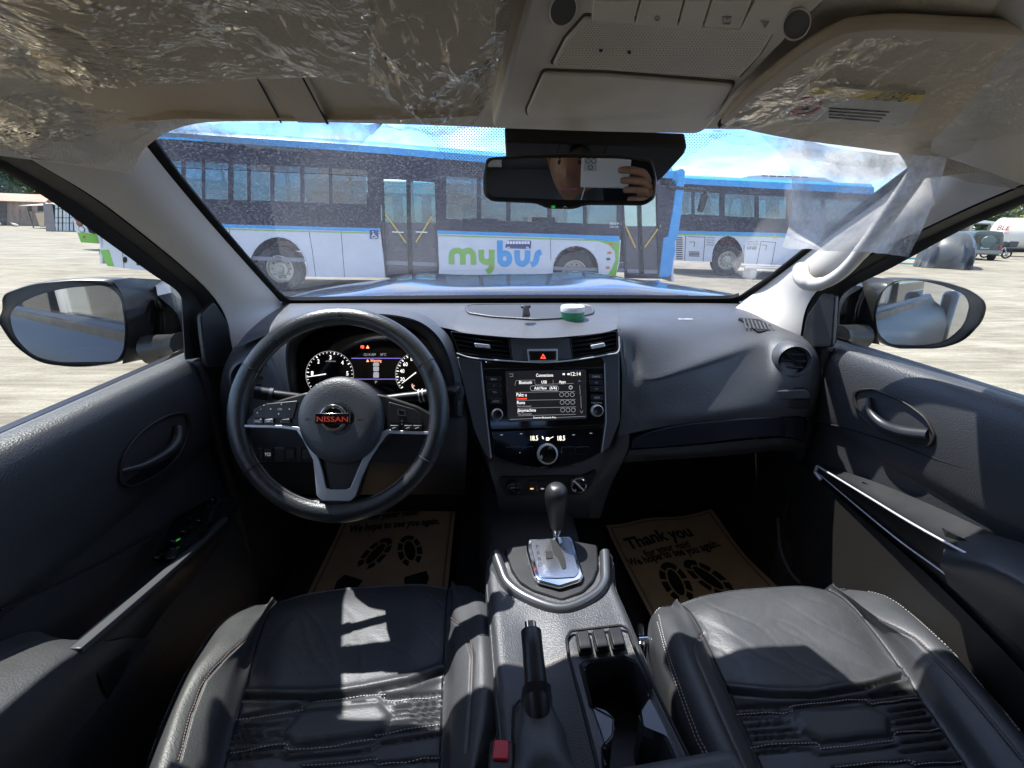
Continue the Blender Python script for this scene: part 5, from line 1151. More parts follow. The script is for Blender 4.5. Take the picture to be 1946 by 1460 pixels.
# tin in the dash tray
c = atY(1088, 597, 1.045); c.z -= .002
can = MB().lathe(c + V3((0, 0, -.012)), (0, 0, 1), [(0, 0), (.027, 0), (.0278, .002), (.0278, .020)], 32).build('tin_can', mat('green_label', (.05, .30, .14), .35), None, smooth=50)
tag(can, 'small round green tin with white ribbed lid in the dash top tray', 'tin')
can_l = MB().lathe(c, (0, 0, 1), [(.0278, .0082), (.029, .009), (.029, .019), (.0275, .0215), (.024, .0215), (.023, .019), (0, .019)], 32).build('lid', mat('tin_lid', (.70, .70, .68), .3), can, smooth=50)
for k in range(7):
    mb = MB(); y = -.018 + k*.006; w_ = math.sqrt(max(0, .022**2-y*y)); mb.box(c + V3((0, y, .0205)), (2*w_, .002, .003)); mb.build('lid_rib', M['silver'], can, smooth=0)
c = atY(1000, 600, 1.0)
ph = thing('phone_holder', 'small black phone holder clip standing in the dash tray', 'phone holder', tuple(c))
MB().tube([c + V3((0, 0, -.002)), c + V3((0, .004, .006)), c + V3((0, .012, .017))], [.012, .010, .009], 4, flat=1.0).build('holder_arm', M['satin_black'], ph, bevel=.001)
mb = MB(); mb.box(c + V3((0, .014, .020)), (.022, .016, .006), Matrix.Rotation(R(18), 3, 'X')); mb.build('holder_pad', M['btn'], ph, bevel=.002)
mb = MB(); c = atY(1022, 975, .93); lf = []
for i in range(7):
    t = i/6; w_ = .010*math.sin(math.pi*t)
    lf.append([c + V3((-.018+.036*t, .002*math.sin(t*5), w_*k + .006*math.sin(t*4))) for k in (-1, 0, 1)])
lfo = MB().slab(lf, V3((0, .0008, 0))).build('dry_leaf', mat('yellow_leaf', (.35, .33, .04), .7), None); tag(lfo, 'yellow-green curled leaf scrap behind the gear lever', 'leaf')
# ================================================================== VISORS, OVERHEAD CONSOLE, MIRRORS
OH = Plane((0, .62, .138), (0, -.17, -.985))
def slabpx(rows, th): return MB().slab(cat2(rows, 5, 5), V3(th))
# driver visor: lies nearly flat against the roof lining
vz = [[(-420, -260), (-60, -330), (300, -330), (640, -330), (960, -330)],
      [(-260, 30), (60, 20), (380, 0), (660, -10), (945, -10)],
      [(-120, 170), (130, 140), (420, 112), (690, 106), (938, 106)],
      [(40, 258), (205, 218), (440, 205), (705, 206), (922, 198)],
      [(110, 268), (290, 231), (470, 229), (715, 229), (908, 222)]]
zz = [.150, .148, .138, .122, .112]
rows = [[atZ(u, v, z) if v > -200 else atY(u, max(v, -60), .40) + V3((0, 0, 0)) for u, v in r] for r, z in zip(vz, zz)]
rows[0] = [p + V3((0, -.09, .004)) for p in rows[1]]
vis = slabpx(rows, (0, .002, .012)).build('sun_visor', M['visor'], T, bevel=.004, label='driver side sun visor with a pocket strap, wrapped in crinkled film')
VP = Plane(rows[3][2], (rows[3][1]-rows[3][3]).cross(rows[4][2]-rows[2][2]))
if VP.n.z > 0: VP.n = -VP.n
plate([(470, -30), (520, -30), (622, 228), (566, 227), (440, 60)], VP, -.002, .004).build('visor_strap', M['visor'], vis, bevel=.001)
plate([(395, -30), (470, -30), (566, 227), (530, 227)], VP, -.002, .0022).build('visor_pocket', M['visor'], vis, bevel=.001)
mb = MB(); mb.tube([VP.at(512, 20) + VP.n*.003, VP.at(622, 229) + VP.n*.003], .0018, 5); mb.build('pocket_gap', M['gap'], vis)
mb = MB(); mb.tube([VP.at(445, 60) + VP.n*.003, VP.at(534, 228) + VP.n*.003], .0010, 5); mb.build('pocket_gap', M['gap'], vis)
# passenger visor
rR = [[(1610, 58, .158), (1700, 52, .158), (1800, 56, .158), (1960, 64, .158), (2150, 80, .158)],
      [(1540, 92, .152), (1640, 110, .152), (1790, 120, .152), (1960, 130, .152), (2180, 150, .152)],
      [(1460, 150, .140), (1580, 175, .138), (1760, 200, .136), (1950, 215, .134), (2200, 240, .13)],
      [(1395, 205, .126), (1530, 240, .122), (1700, 262, .118), (1900, 290, .116), (2150, 320, .11)],
      [(1368, 238, .118), (1500, 266, .113), (1680, 290, .108), (1860, 318, .104), (2060, 345, .10)]]
rows = [[atZ(*q) for q in r] for r in rR]
visr = slabpx(rows, (0, .002, .012)).build('sun_visor', M['visor'], T, bevel=.004, label='passenger side sun visor with a yellow airbag warning label, wrapped in film')
VR = Plane(rows[2][1], (rows[2][0]-rows[2][2]).cross(rows[3][1]-rows[1][1]))
if VR.n.z > 0: VR.n = -VR.n
mb = MB(); g = [atZ(u, v, z) for u, v, z in ((1372, 236, .125), (1440, 168, .142), (1535, 92, .158), (1600, 56, .165), (1660, 47, .167), (1800, 50, .167), (2100, 70, .167))]
mb.tube(cat1(g, 5), .006, 8); mb.build('visor_gap_shadow', M['gap'], T)  # black tube painted in for the gap shadow along the visor's upper edge
# warning label
lab = plate(rnd([(1540, 156), (1760, 172), (1722, 240), (1480, 218)], 3), VR, -.004, .0035).build('warning_label', mat('label_white', (.55, .53, .50), .5), visr, smooth=0)
plate([(1540, 157), (1758, 173), (1748, 189), (1528, 172)], VR, .0035, .0042).build('label_yellow_band', mat('label_yellow', (.70, .48, .03), .5), lab, smooth=0)
frame(ell(1530, 195, 33, 17, 28, rot=-.25), ell(1530, 195, 28, 13.5, 28, rot=-.25), VR, .0035, .0042).build('prohibition_ring', mat('label_red', (.45, .03, .05), .5), lab, smooth=0)
mb = MB(); plate([(1508, 202), (1551, 185), (1553, 188), (1511, 205)], VR, .0036, .0044, mb); mb.build('prohibition_bar', bpy.data.materials['label_red'], lab, smooth=0)
mb = MB(); text('AIRBAG', 1648, 183, 1712, 186, VR, mb, 12, .0044); plate([(1520, 190), (1534, 188), (1538, 202), (1524, 203)], VR, .0036, .0042, mb)
for k in range(4): plate([(1575, 198+k*6), (1690-k*6, 206+k*6), (1690-k*6, 208+k*6), (1575, 200+k*6)], VR, .0036, .0042, mb)
mb.build('label_print', M['ink'], lab, smooth=0)

# overhead console
o_out = rnd([(934, 236), (965, 120), (1012, -40), (1600, -40), (1530, 30), (1400, 168), (1345, 240), (1325, 250), (1130, 246), (960, 240)], 14)
def pz(px, d0, d1, r, name, m, parent=None, bevel=.002, seg=2): return plate(rnd(px, r) if r else px, OH, d0, d1).build(name, M[m], parent, bevel=bevel, seg=seg)
ohc = plate(o_out, OH, -.03, .004).build('overhead_console', M['ohc'], T, bevel=.006, seg=3)
pz([(1030, 121), (1150, 125), (1290, 136), (1401, 145), (1375, 190), (1338, 221), (1170, 219), (1000, 212), (997, 200)], .0, .0048, 10, 'holder_gap', 'ohc_dark', ohc, 0)
pz([(1033, 124), (1150, 128), (1290, 139), (1396, 148), (1372, 188), (1336, 217), (1170, 215), (1003, 208), (1001, 198)], .004, .0085, 9, 'glasses_holder_lid', 'ohc', ohc, .003, 3)
pz([(1110, 14), (1300, 26), (1478, 40), (1450, 90), (1408, 138), (1230, 124), (1044, 112), (1070, 60)], .0, .0048, 6, 'grille_gap', 'ohc_dark', ohc, 0)
gp_ = [(1112, 17), (1300, 29), (1473, 43), (1446, 89), (1405, 134), (1230, 121), (1050, 109), (1074, 60)]
grl = pz(gp_, .004, .0075, 5, 'speaker_grille', 'ohc', ohc, .002)
hol = MB(); v = 22
while v < 132:
    u = 1050 + (3.2 if int(v/4.4) % 2 else 0)
    while u < 1470:
        if in_poly((u, v), scale2(gp_, .965, .93)):
            q = [(u-1.3, v), (u, v-1), (u+1.3, v), (u, v+1)]; hol.add([OH.at(*p) + OH.n*.0078 for p in q], [(0, 1, 2, 3)])
        u += 6.4
    v += 4.4
hol.build('grille_holes', M['ohc_dark'], grl, smooth=0, kind='stuff')
mb = MB()
for u, v in ((1142, 78), (1196, 82)): plate(ell(u, v, 3.5, 2.5, 10), OH, .0078, .0084, mb).build('microphone_hole', M['gap'], grl, smooth=0); mb = MB()
for q in ([(1128, -30), (1216, -30), (1204, 18), (1124, 10)], [(1220, -30), (1300, -30), (1286, 26), (1208, 19)], [(1304, -30), (1352, -30), (1334, 30), (1290, 27)], [(1356, -30), (1432, -30), (1408, 28), (1339, 24)], [(1438, -30), (1512, -30), (1476, 40), (1407, 33)]):
    pz(q, .002, .011, 4, 'overhead_button', 'ohc', ohc, .003)
mb = MB()
mb.tube([OH.at(*p) + OH.n*.0115 for p in ell(1250, 5, 5, 4, 12)], .0006, 4, closed=True)
mb.build('sun_symbol', M['thread'], ohc, smooth=0); mb = MB()
for k in range(0): t = k*math.pi/4; mb.tube([OH.at(1250+8*math.cos(t), 5+6*math.sin(t)) + OH.n*.0115, OH.at(1250+11*math.cos(t), 5+8*math.sin(t)) + OH.n*.0115], .0006, 4)
mb.tube([OH.at(*p) + OH.n*.0115 for p in rnd(rect(1375, 2, 1390, 16), 3)], .0006, 4, closed=True); mb.tube([OH.at(1382, 6) + OH.n*.0115, OH.at(1392, 2) + OH.n*.0115], .0008, 4); mb.build('button_symbol', M['thread'], ohc, smooth=0); mb = MB()
mb.tube([OH.at(*p) + OH.n*.0115 for p in ((1448, 10), (1456, 24), (1462, 12), (1452, 14))], .0006, 4); mb.build('button_symbol', M['thread'], ohc, smooth=0)
for a, b in (((1036, -10), (1105, 25)), ((1478, 10), (1552, 60))):
    cc = ((a[0]+b[0])/2, (a[1]+b[1])/2); e = ell(*cc, 26, 34, 28, rot=.5 if a[0] > 1200 else .35)
    mb = MB(); A = [OH.at(*p) + OH.n*.0045 for p in e]; B = [OH.at(*p) + OH.n*.0045 for p in scale2(e, .9)]; C_ = [OH.at(*p) + OH.n*-.006 for p in scale2(e, .55)]
    D_ = [OH.at(*p) + OH.n*.0055 for p in scale2(e, .95)]; mb.grid([A, D_, B], cu=True); mb.build('reading_light_rim', M['ohc'], ohc)
    plate(scale2(e, .9), OH, .002, .0044).build('reading_light_bowl', M['ohc_dark'], ohc)
# sensor cover between roof and mirror
sc_px = [(958, 238), (1302, 250), (1296, 266), (1262, 305), (1250, 318), (1000, 318), (962, 300)]
plate(rnd(sc_px, 6), WS, .002, .028).build('sensor_cover', M['satin_black'], T, bevel=.006, seg=3)
for p in (((1062, 243), (1050, 290)), ((1152, 246), (1138, 290))):
    mb = MB(); mb.tube([WS.at(*p[0]) + WS.n*.0285, WS.at(*p[1]) + WS.n*.0285], .0010, 5); mb.build('cover_seam', M['gap'], T)
plate(rnd([(1092, 268), (1148, 270), (1158, 300), (1085, 300)], 6), WS, .026, .032).build('sensor_window', M['gloss'], T, bevel=.002)
# interior mirror
Mc = atY(1082, 347, .64); MP = Plane(Mc, -ray(1116, 313))
mo = rnd([(922, 300), (1000, 293), (1090, 291), (1180, 294), (1240, 302), (1250, 340), (1247, 378), (1225, 392), (1112, 391), (1090, 399), (1040, 398), (1018, 388), (932, 384), (917, 372), (915, 335)], 10, 4)
mir = plate(mo, MP, -.026, .0).build('interior_mirror', M['satin_black'], T, bevel=.007, seg=4)
mg = rnd([(930, 305), (1000, 301), (1085, 300), (1180, 302), (1236, 308), (1243, 340), (1240, 372), (1225, 382), (1085, 380), (935, 374), (925, 362), (924, 330)], 9, 4)
plate(mg, MP, .0, .0012).build('mirror_pane', M['mirror'], mir, smooth=0)
plate(rect(1048, 391, 1055, 396, 1), MP, 0, .0015).build('mirror_lamp', M['lit_green'], mir, smooth=0)
mb = MB(); mb.tube([MP.at(*p) + MP.n*.001 for p in ell(1074, 395, 3, 3, 12)], .0004, 4, closed=True); mb.build('power_symbol', M['white_ink'], mir, smooth=0)
mb = MB(); mb.tube([Mc - MP.n*.02, Mc - MP.n*.045 + V3((0, 0, .02)), WS.at(1110, 285)], [.012, .012, .016], 12); mb.build('mirror_stem', M['satin_black'], T)

# door mirrors
def wing(s, outer, glassp, neck, shell, X, n, label):
    c = atX(*neck[0], X); pl = Plane(atX(*glassp[0], X), n)
    O = [pl.at(*p) for p in rnd(outer, 40, 6)]; n_ = len(O); cc = sum(O, V3((0, 0, 0)))/n_; bdir = V3(shell)
    mb = MB(); rr = []
    for k, f in ((0, .975), (.004, 1.0), (.02, 1.01), (.06, .97), (.10, .85), (.135, .55), (.145, .02)):
        rr.append([cc + (p-cc)*f + bdir*k - pl.n*0 for p in O])
    mb.grid(rr, cu=True); h = mb.build('door_mirror', M['satin_black'], T, smooth=70, label=label)
    G_ = rnd(glassp[1:], 36, 6)
    B = [pl.at(*p) for p in G_]; A = [cc + (p-cc)*.975 for p in O]
    plate(scale2(rnd(outer, 40, 6), .975), pl, -.02, -.008).build('mirror_bezel', M['satin_black'], h)
    frame(scale2(G_, 1.03), G_, pl, -.008, -.002).build('glass_surround', M['gap'], h)
    plate(G_, pl, -.008, -.004).build('mirror_pane', M['wing_glass'], h, smooth=0)
    return h, pl
# normals picked so each glass shows the truck's flank and what is behind
def nrm(u, v, X, look):
    p = atX(u, v, X); i = (p - CAMP).normalized(); return (V3(look).normalized() - i).normalized()
h, pL = wing(-1, [(2, 590), (0, 560), (60, 538), (150, 530), (212, 533), (236, 570), (243, 640), (232, 690), (150, 701), (70, 692), (20, 655), (-8, 610)],
     [(120, 620), (14, 592), (60, 564), (120, 548), (200, 542), (228, 562), (238, 620), (234, 668), (220, 688), (110, 690), (60, 678), (24, 640)], [(130, 620)], (.035, .95, .02), -.985, nrm(120, 620, -.985, (.20, -1, -.10)), 'dark door mirror on the driver side showing the truck flank')
mb = MB(); rr = []
def ringat(px, X): return [atX(u, v, X) for u, v in px]
A = cat1([pL.at(*p) for p in ((214, 533), (236, 570), (243, 640), (232, 692))], 4)
Bn = cat1([atX(*p, -.93) + V3((0, .05, 0)) for p in ((262, 543), (305, 575), (322, 640), (268, 690))], 4)
Cn = cat1([atX(*p, -.84) for p in ((300, 562), (338, 600), (342, 655), (300, 682))], 4)
MB().slab(cat2([A, Bn, Cn], 1, 5), V3((0, .05, 0))).build('mirror_shell_side', M['satin_black'], h)
mb = MB(); mb.tube([atX(285, 665, -.88), atX(330, 660, -.82), atX(352, 655, -.77)], [.035, .03, .03], 12); mb.build('mirror_foot', M['satin_black'], h, smooth=60)
h, pR = wing(1, [(1668, 575), (1680, 545), (1720, 530), (1790, 533), (1850, 552), (1880, 576), (1872, 610), (1835, 650), (1790, 664), (1700, 664), (1668, 640), (1660, 605)],
     [(1750, 600), (1674, 560), (1695, 537), (1740, 532), (1790, 542), (1835, 560), (1845, 580), (1835, 618), (1800, 650), (1750, 658), (1690, 655), (1668, 632), (1664, 590)], [(1750, 600)], (-.03, .95, .02), .985, nrm(1750, 600, .985, (-.10, -1, -.08)), 'dark door mirror on the passenger side reflecting the truck flank and a white vehicle')
A = cat1([pR.at(*p) for p in ((1700, 532), (1668, 565), (1660, 620), (1672, 655))], 4)
Bn = cat1([atX(*p, .92) + V3((0, .05, 0)) for p in ((1668, 530), (1625, 560), (1610, 618), (1640, 655))], 4)
Cn = cat1([atX(*p, .84) for p in ((1640, 545), (1602, 575), (1596, 630), (1612, 650))], 4)
MB().slab(cat2([A, Bn, Cn], 1, 5), V3((0, .05, 0))).build('mirror_shell_side', M['satin_black'], h)
mb = MB(); mb.tube([atX(1640, 640, .88), atX(1600, 640, .82), atX(1588, 640, .77)], [.032, .03, .03], 12); mb.build('mirror_foot', M['satin_black'], h, smooth=60)

# bonnet, cowl, wipers, wings
rows = []
for Y, z, w_ in ((1.33, -.245, .86), (1.40, -.195, .86), (1.6, -.190, .85), (1.85, -.194, .83), (2.05, -.207, .80), (2.18, -.236, .77), (2.28, -.33, .74), (2.33, -.45, .72), (2.34, -.8, .72)):
    rows.append([V3((x*w_, Y - abs(x)**2.5*.16*(1 if Y > 1.7 else 0), z - (abs(x)**3)*.055 + (.012 if .30 < abs(x) < .62 and 1.4 < Y < 2.1 else 0))) for x in (-1, -.94, -.8, -.62, -.45, -.2, 0, .2, .45, .62, .8, .94, 1)])
mb = MB(); mb.slab(cat2(rows, 4, 5), V3((0, 0, -.01))); mb.build('bonnet', M['paint'], T)
mb = MB(); mb.slab([[V3((x, Y, z)) for x in (-.82, -.4, 0, .4, .82)] for Y, z in ((1.27, -.235), (1.30, -.242), (1.37, -.236))], V3((0, 0, -.02))); mb.build('cowl_panel', M['satin_black'], T)
for x0, x1 in ((-.55, .05), (.02, .52)):
    mb = MB(); mb.tube([V3((x0, 1.345, -.218)), V3(((x0+x1)/2, 1.33, -.207)), V3((x1, 1.315, -.205))], .006, 6); mb.build('wiper', M['rubber'], T)
for s in (-1, 1):
    mb = MB(); mb.slab([[V3((s*(.72+.1*t), 1.1 + Y*1.2, -.25 - .6*t*t - .05*Y)) for t in (0, .5, 1)] for Y in (0, .3, .6, .95)], V3((0, 0, -.01))); mb.build('front_wing', M['paint'], T)
    mb = MB(); c = V3((s*.78, 2.0, -1.14)); mb.lathe(c, (s, 0, 0), [(0, -.1), (.30, -.1), (.36, -.08), (.36, .08), (.30, .1), (.2, .06), (0, .06)], 28); mb.build('front_wheel', M['rubber'], T)
    mb = MB(); c = V3((s*.78, -1.9, -1.14)); mb.lathe(c, (s, 0, 0), [(0, -.1), (.30, -.1), (.36, -.08), (.36, .08), (.30, .1), (.2, .06), (0, .06)], 28); mb.build('rear_wheel', M['rubber'], T)

# ================================================================== CLEAR PLASTIC FILM
def filmnet(rows, amp, fs, nm, m, label, nu=12, nv=12, th=.0004):
    g = cat2(rows, nu, nv)
    for r in g:
        for p in r:
            q = V3((p.x*fs, p.y*fs, p.z*fs)); d = noise.noise(q) + .5*noise.noise(q*2.3 + V3((5, 1, 2))) + .35*(1-2*abs(noise.noise(q*3.1)))
            p += V3((noise.noise(q + V3((9, 3, 1)))*.5, -.4, -1)) * d * amp
    ob = MB().grid(g).build(nm, M[m], None, smooth=80); return tag(ob, label, 'plastic film', 'clear plastic films left on the sun visors')
filmnet([[atZ(-200, 20, .112), atZ(60, -60, .120), atZ(300, -60, .122), atZ(560, -60, .122), atZ(720, -60, .122)],
         [atZ(-140, 120, .108), atZ(90, 60, .110), atZ(300, 60, .112), atZ(530, 60, .114), atZ(712, 60, .114)],
         [atZ(-60, 220, .100), atZ(120, 130, .106), atZ(300, 112, .109), atZ(520, 110, .110), atZ(706, 110, .110)],
         [atZ(40, 290, .082), atZ(150, 190, .100), atZ(240, 152, .105), atZ(480, 149, .107), atZ(700, 149, .108)]], .006, 15, 'visor_film', 'film', 'crinkled clear film over the upper half of the driver sun visor', 16, 16)
filmnet([[atZ(700, -60, .120), atZ(800, -60, .118), atZ(900, -60, .116), atZ(955, -40, .114)],
         [atZ(702, 60, .112), atZ(800, 60, .106), atZ(900, 50, .104), atZ(962, 30, .110)],
         [atZ(700, 150, .106), atZ(790, 150, .094), atZ(890, 140, .092), atZ(950, 110, .102)],
         [atZ(712, 215, .100), atZ(790, 228, .084), atZ(880, 215, .088), atZ(930, 190, .10)],
         [atZ(722, 236, .103), atZ(800, 248, .092), atZ(870, 240, .096), atZ(915, 222, .104)]], .010, 26, 'visor_film', 'film', 'heavily bunched clear film on the mirror end of the driver sun visor', 16, 14)
filmnet([[atY(250, 235, .66), atY(340, 229, .665), atY(470, 230, .67), atY(600, 231, .67), atY(728, 233, .67)],
         [atY(270, 248, .668), atY(350, 248, .672), atY(475, 252, .675), atY(600, 250, .675), atY(715, 246, .675)],
         [atY(300, 256, .672), atY(370, 262, .675), atY(480, 272, .68), atY(600, 276, .68), atY(690, 268, .68)],
         [atY(310, 260, .672), atY(400, 268, .675), atY(500, 282, .68), atY(600, 287, .68), atY(676, 284, .68)]], .005, 30, 'visor_film', 'film_thin', 'strip of clear film drooping below the driver visor over the bus roofline', 14, 10)
filmnet([[atZ(-60, 200, .085), atZ(60, 180, .098), atZ(180, 190, .10), atZ(260, 222, .10)],
         [atZ(-20, 250, .075), atZ(80, 235, .085), atZ(190, 238, .09), atZ(300, 236, .098)],
         [atX(20, 286, -.64), atX(100, 302, -.635), atY(190, 312, .655), atY(262, 262, .70)]], .005, 20, 'visor_film', 'film', 'clear film trailing from the driver visor onto the windshield pillar', 12, 12)
filmnet([[atZ(1600, 70, .135), atZ(1720, 72, .135), atZ(1850, 78, .135), atZ(2100, 90, .13)],
         [atZ(1520, 120, .128), atZ(1660, 140, .124), atZ(1830, 155, .122), atZ(2120, 180, .118)],
         [atZ(1430, 185, .118), atZ(1600, 210, .112), atZ(1800, 235, .108), atZ(2100, 270, .10)],
         [atZ(1360, 246, .106), atZ(1530, 272, .100), atZ(1740, 300, .095), atZ(2080, 345, .088)],
         [atY(1345, 256, .66), atY(1500, 296, .665), atY(1700, 318, .66), atY(2000, 372, .62)]], .007, 16, 'visor_film', 'film', 'crinkled clear film wrapped over the passenger sun visor and its label', 18, 16)
filmnet([[atY(1445, 258, .70), atY(1530, 270, .68), atY(1640, 285, .66), atY(1800, 300, .64)],
         [atY(1500, 320, .70), atY(1570, 330, .68), atY(1660, 340, .66), atY(1790, 335, .64)],
         [atY(1502, 410, .71), atY(1580, 420, .69), atY(1670, 425, .67), atY(1758, 420, .655)],
         [atY(1486, 471, .72), atY(1570, 476, .70), atY(1650, 481, .68), atY(1727, 487, .665)]], .004, 14, 'visor_film', 'film_thin', 'milky loose sheet of film hanging over the grab handle', 16, 16)

# ================================================================== THE PHOTOGRAPHER (seen only in the interior mirror)
phn = thing('mobile_phone', 'white phone held sideways, its triple camera visible in the interior mirror', 'phone', (CAMP.x, CAMP.y-.012, CAMP.z))
mb = MB(); mb.box((CAMP.x+.045, -.0135, -.020), (.128, .009, .074)); mb.build('phone_body', M['phone'], phn, bevel=.004, seg=3)
mb = MB(); mb.box((CAMP.x+.006, -.0085, .001), (.034, .003, .034)); mb.build('camera_bump', mat('bump', (.5, .5, .48), .2), phn, bevel=.001)
for x, z in ((0, .008), (.015, .008), (.007, -.007)):
    mb = MB(); mb.lathe((CAMP.x + x, -.0072, z - .0), (0, 1, 0), [(0, .0), (.0062, .0), (.0062, .0012), (.005, .0014), (.0048, .0), (0, .0)], 20); mb.build('lens', M['gloss'], phn)
def body(name, verts, edges, radii, m, root=0, sub=2, parent=None):
    me = bpy.data.meshes.new(name); me.from_pydata([tuple(v) for v in verts], edges, []); me.materials.append(m)
    o = bpy.data.objects.new(name, me); COL.objects.link(o)
    if parent: o.parent = parent; o.location = -Vector(parent.location)
    sk = o.modifiers.new('skin', 'SKIN')
    for i, r in enumerate(radii):
        d = me.skin_vertices[0].data[i]; d.radius = (r, r) if not isinstance(r, tuple) else r; d.use_root = (i == root)
    s = o.modifiers.new('sub', 'SUBSURF'); s.levels = sub; s.render_levels = sub
    return o
hx, hy, hz_ = -.185, -.135, -.055
per = thing('person', 'person in a black shirt holding up a phone, reflected in the interior mirror', 'person', (hx, -.45, -.75))
vs = [(-.16, -.42, -.72), (-.17, -.36, -.50), (-.175, -.30, -.30), (-.18, -.24, -.215), (-.185, -.175, -.12)]
es = [(0, 1), (1, 2), (2, 3), (3, 4)]; rd = [(.15, .11), (.15, .11), (.14, .10), (.08, .08), (.058, .055)]
def add(v, r, frm): vs.append(v); rd.append(r); es.append((frm, len(vs)-1)); return len(vs)-1
a = add((-.02, -.27, -.235), .06, 3); a = add((.10, -.24, -.32), .048, a); a = add((.13, -.12, -.22), .038, a); sleeveR = a
a = add((-.33, -.27, -.25), .06, 3); a = add((-.40, -.22, -.42), .048, a); a = add((-.32, -.10, -.46), .04, a)
body('shirt', vs, es, rd, M['shirt'], 2, 2, per)
# head: ellipsoid with jaw, nose, brow, ears, eyes
hc = V3((hx, -.165, -.012))
mb = MB(); rr = []
for i in range(25):
    ph_ = math.pi*i/24; row = []
    for j in range(32):
        th = 2*math.pi*j/32; x = math.sin(ph_)*math.cos(th); y = math.sin(ph_)*math.sin(th); z = math.cos(ph_)
        k = 1 - .22*max(0, -z-.2); p = V3((x*.077*k, y*.095*k, z*.118))
        if y > .3:                                       # face side points to +Y
            nz = math.exp(-((x/.16)**2 + ((z+.12)/.22)**2)); p.y += .022*nz
            p.y -= .010*math.exp(-(((abs(x)-.34)/.16)**2 + ((z-.08)/.10)**2))
            p.y += .006*math.exp(-((x/.28)**2 + ((z+.52)/.08)**2))
        row.append(hc + p)
    rr.append(row)
mb.grid(rr, cu=True); head = mb.build('head', M['skin'], per, smooth=80)
for s in (-1, 1):
    mb = MB(); mb.lathe(hc + V3((s*.028, .078, .008)), (0, 1, 0), [(0, -.01), (.0105, -.006), (.0105, .000), (.006, .004), (0, .005)], 14); mb.build('eye', mat('eye_white', (.38, .33, .30), .3) if 'eye_white' not in bpy.data.materials else bpy.data.materials['eye_white'], head)
    mb = MB(); mb.lathe(hc + V3((s*.028, .0832, .008)), (0, 1, 0), [(0, 0), (.0062, -.001), (.0062, .001), (0, .0015)], 12); mb.build('iris', M['ink'], head)
    mb = MB(); mb.tube([hc + V3((s*.016, .088, .024)), hc + V3((s*.03, .086, .029)), hc + V3((s*.044, .074, .025))], .003, 6); mb.build('eyebrow', M['hair'], head)
    mb = MB(); mb.tube([hc + V3((s*.078, -.01, -.02)), hc + V3((s*.086, -.016, .01)), hc + V3((s*.080, -.002, .025))], [.010, .013, .009], 8, flat=.6); mb.build('ear', M['skin'], head)
mb = MB(); mb.tube([hc + V3((-.024, .078, -.062)), hc + V3((0, .086, -.064)), hc + V3((.024, .078, -.062))], .0045, 8); mb.build('mouth', mat('lips', (.40, .16, .13), .5), head)
mb = MB(); rr = []
for i in range(12):
    ph_ = math.pi*.5*i/11*1.15
    rr.append([hc + V3((math.sin(ph_)*math.cos(t)*.081, math.sin(ph_)*math.sin(t)*.098 - .010, math.cos(ph_)*.124 + .002 + (.02 if math.sin(t) > .3 and ph_ > 1.1 else 0))) for t in [2*math.pi*j/32 for j in range(32)]])
mb.grid(rr, cu=True); mb.build('hair', M['hair'], head)
# right hand gripping the phone's far end: palm and five bent fingers
def fingers(name, w, palm_v, chains, parent):
    vs = list(palm_v); es = [(i, i+1) for i in range(len(palm_v)-1)]; rd = [.022, .024, (.034, .018), (.036, .017)][:len(palm_v)]
    body(name, vs, es, rd, M['skin'], 0, 2, parent)
    for ch in chains: body('finger', [c[0] for c in ch], [(i, i+1) for i in range(len(ch)-1)], [c[1] for c in ch], M['skin'], 0, 2, parent)
bx = CAMP.x - .028
fingers('hand', None, [(bx+.245, -.12, -.20), (bx+.225, -.085, -.14), (bx+.190, -.05, -.085), (bx+.170, -.035, -.06)],
    [[((bx+.185, -.045, -.050), .0115), ((bx+.170, -.022, -.020), .0105), ((bx+.140, .006, -.010), .0095), ((bx+.108, .008, -.012), .008)],
     [((bx+.190, -.045, -.062), .0115), ((bx+.172, -.016, -.040), .0105), ((bx+.142, .008, -.034), .0095), ((bx+.116, .008, -.036), .008)],
     [((bx+.192, -.045, -.078), .011), ((bx+.176, -.018, -.062), .010), ((bx+.148, .006, -.056), .009), ((bx+.126, .007, -.058), .0075)],
     [((bx+.190, -.048, -.094), .010), ((bx+.178, -.024, -.084), .009), ((bx+.154, -.002, -.080), .008), ((bx+.138, .002, -.080), .007)],
     [((bx+.180, -.055, -.055), .012), ((bx+.160, -.045, -.030), .011), ((bx+.130, -.030, -.020), .0095)]], per)
body('forearm', [(.13, -.12, -.22), (bx+.245, -.12, -.20)], [(0, 1)], [.034, .026], M['skin'], 0, 2, per)
mb = MB(); mb.tube(cat1([V3((bx+.02, -.02, -.058)), V3((bx+.0, -.05, -.12)), V3((-.16, -.14, -.22)), V3((-.17, -.22, -.35))], 6), .0018, 6); cbl = mb.build('charging_cable', M['phone'], None); tag(cbl, 'thin white cable hanging from the phone over the black shirt', 'cable')
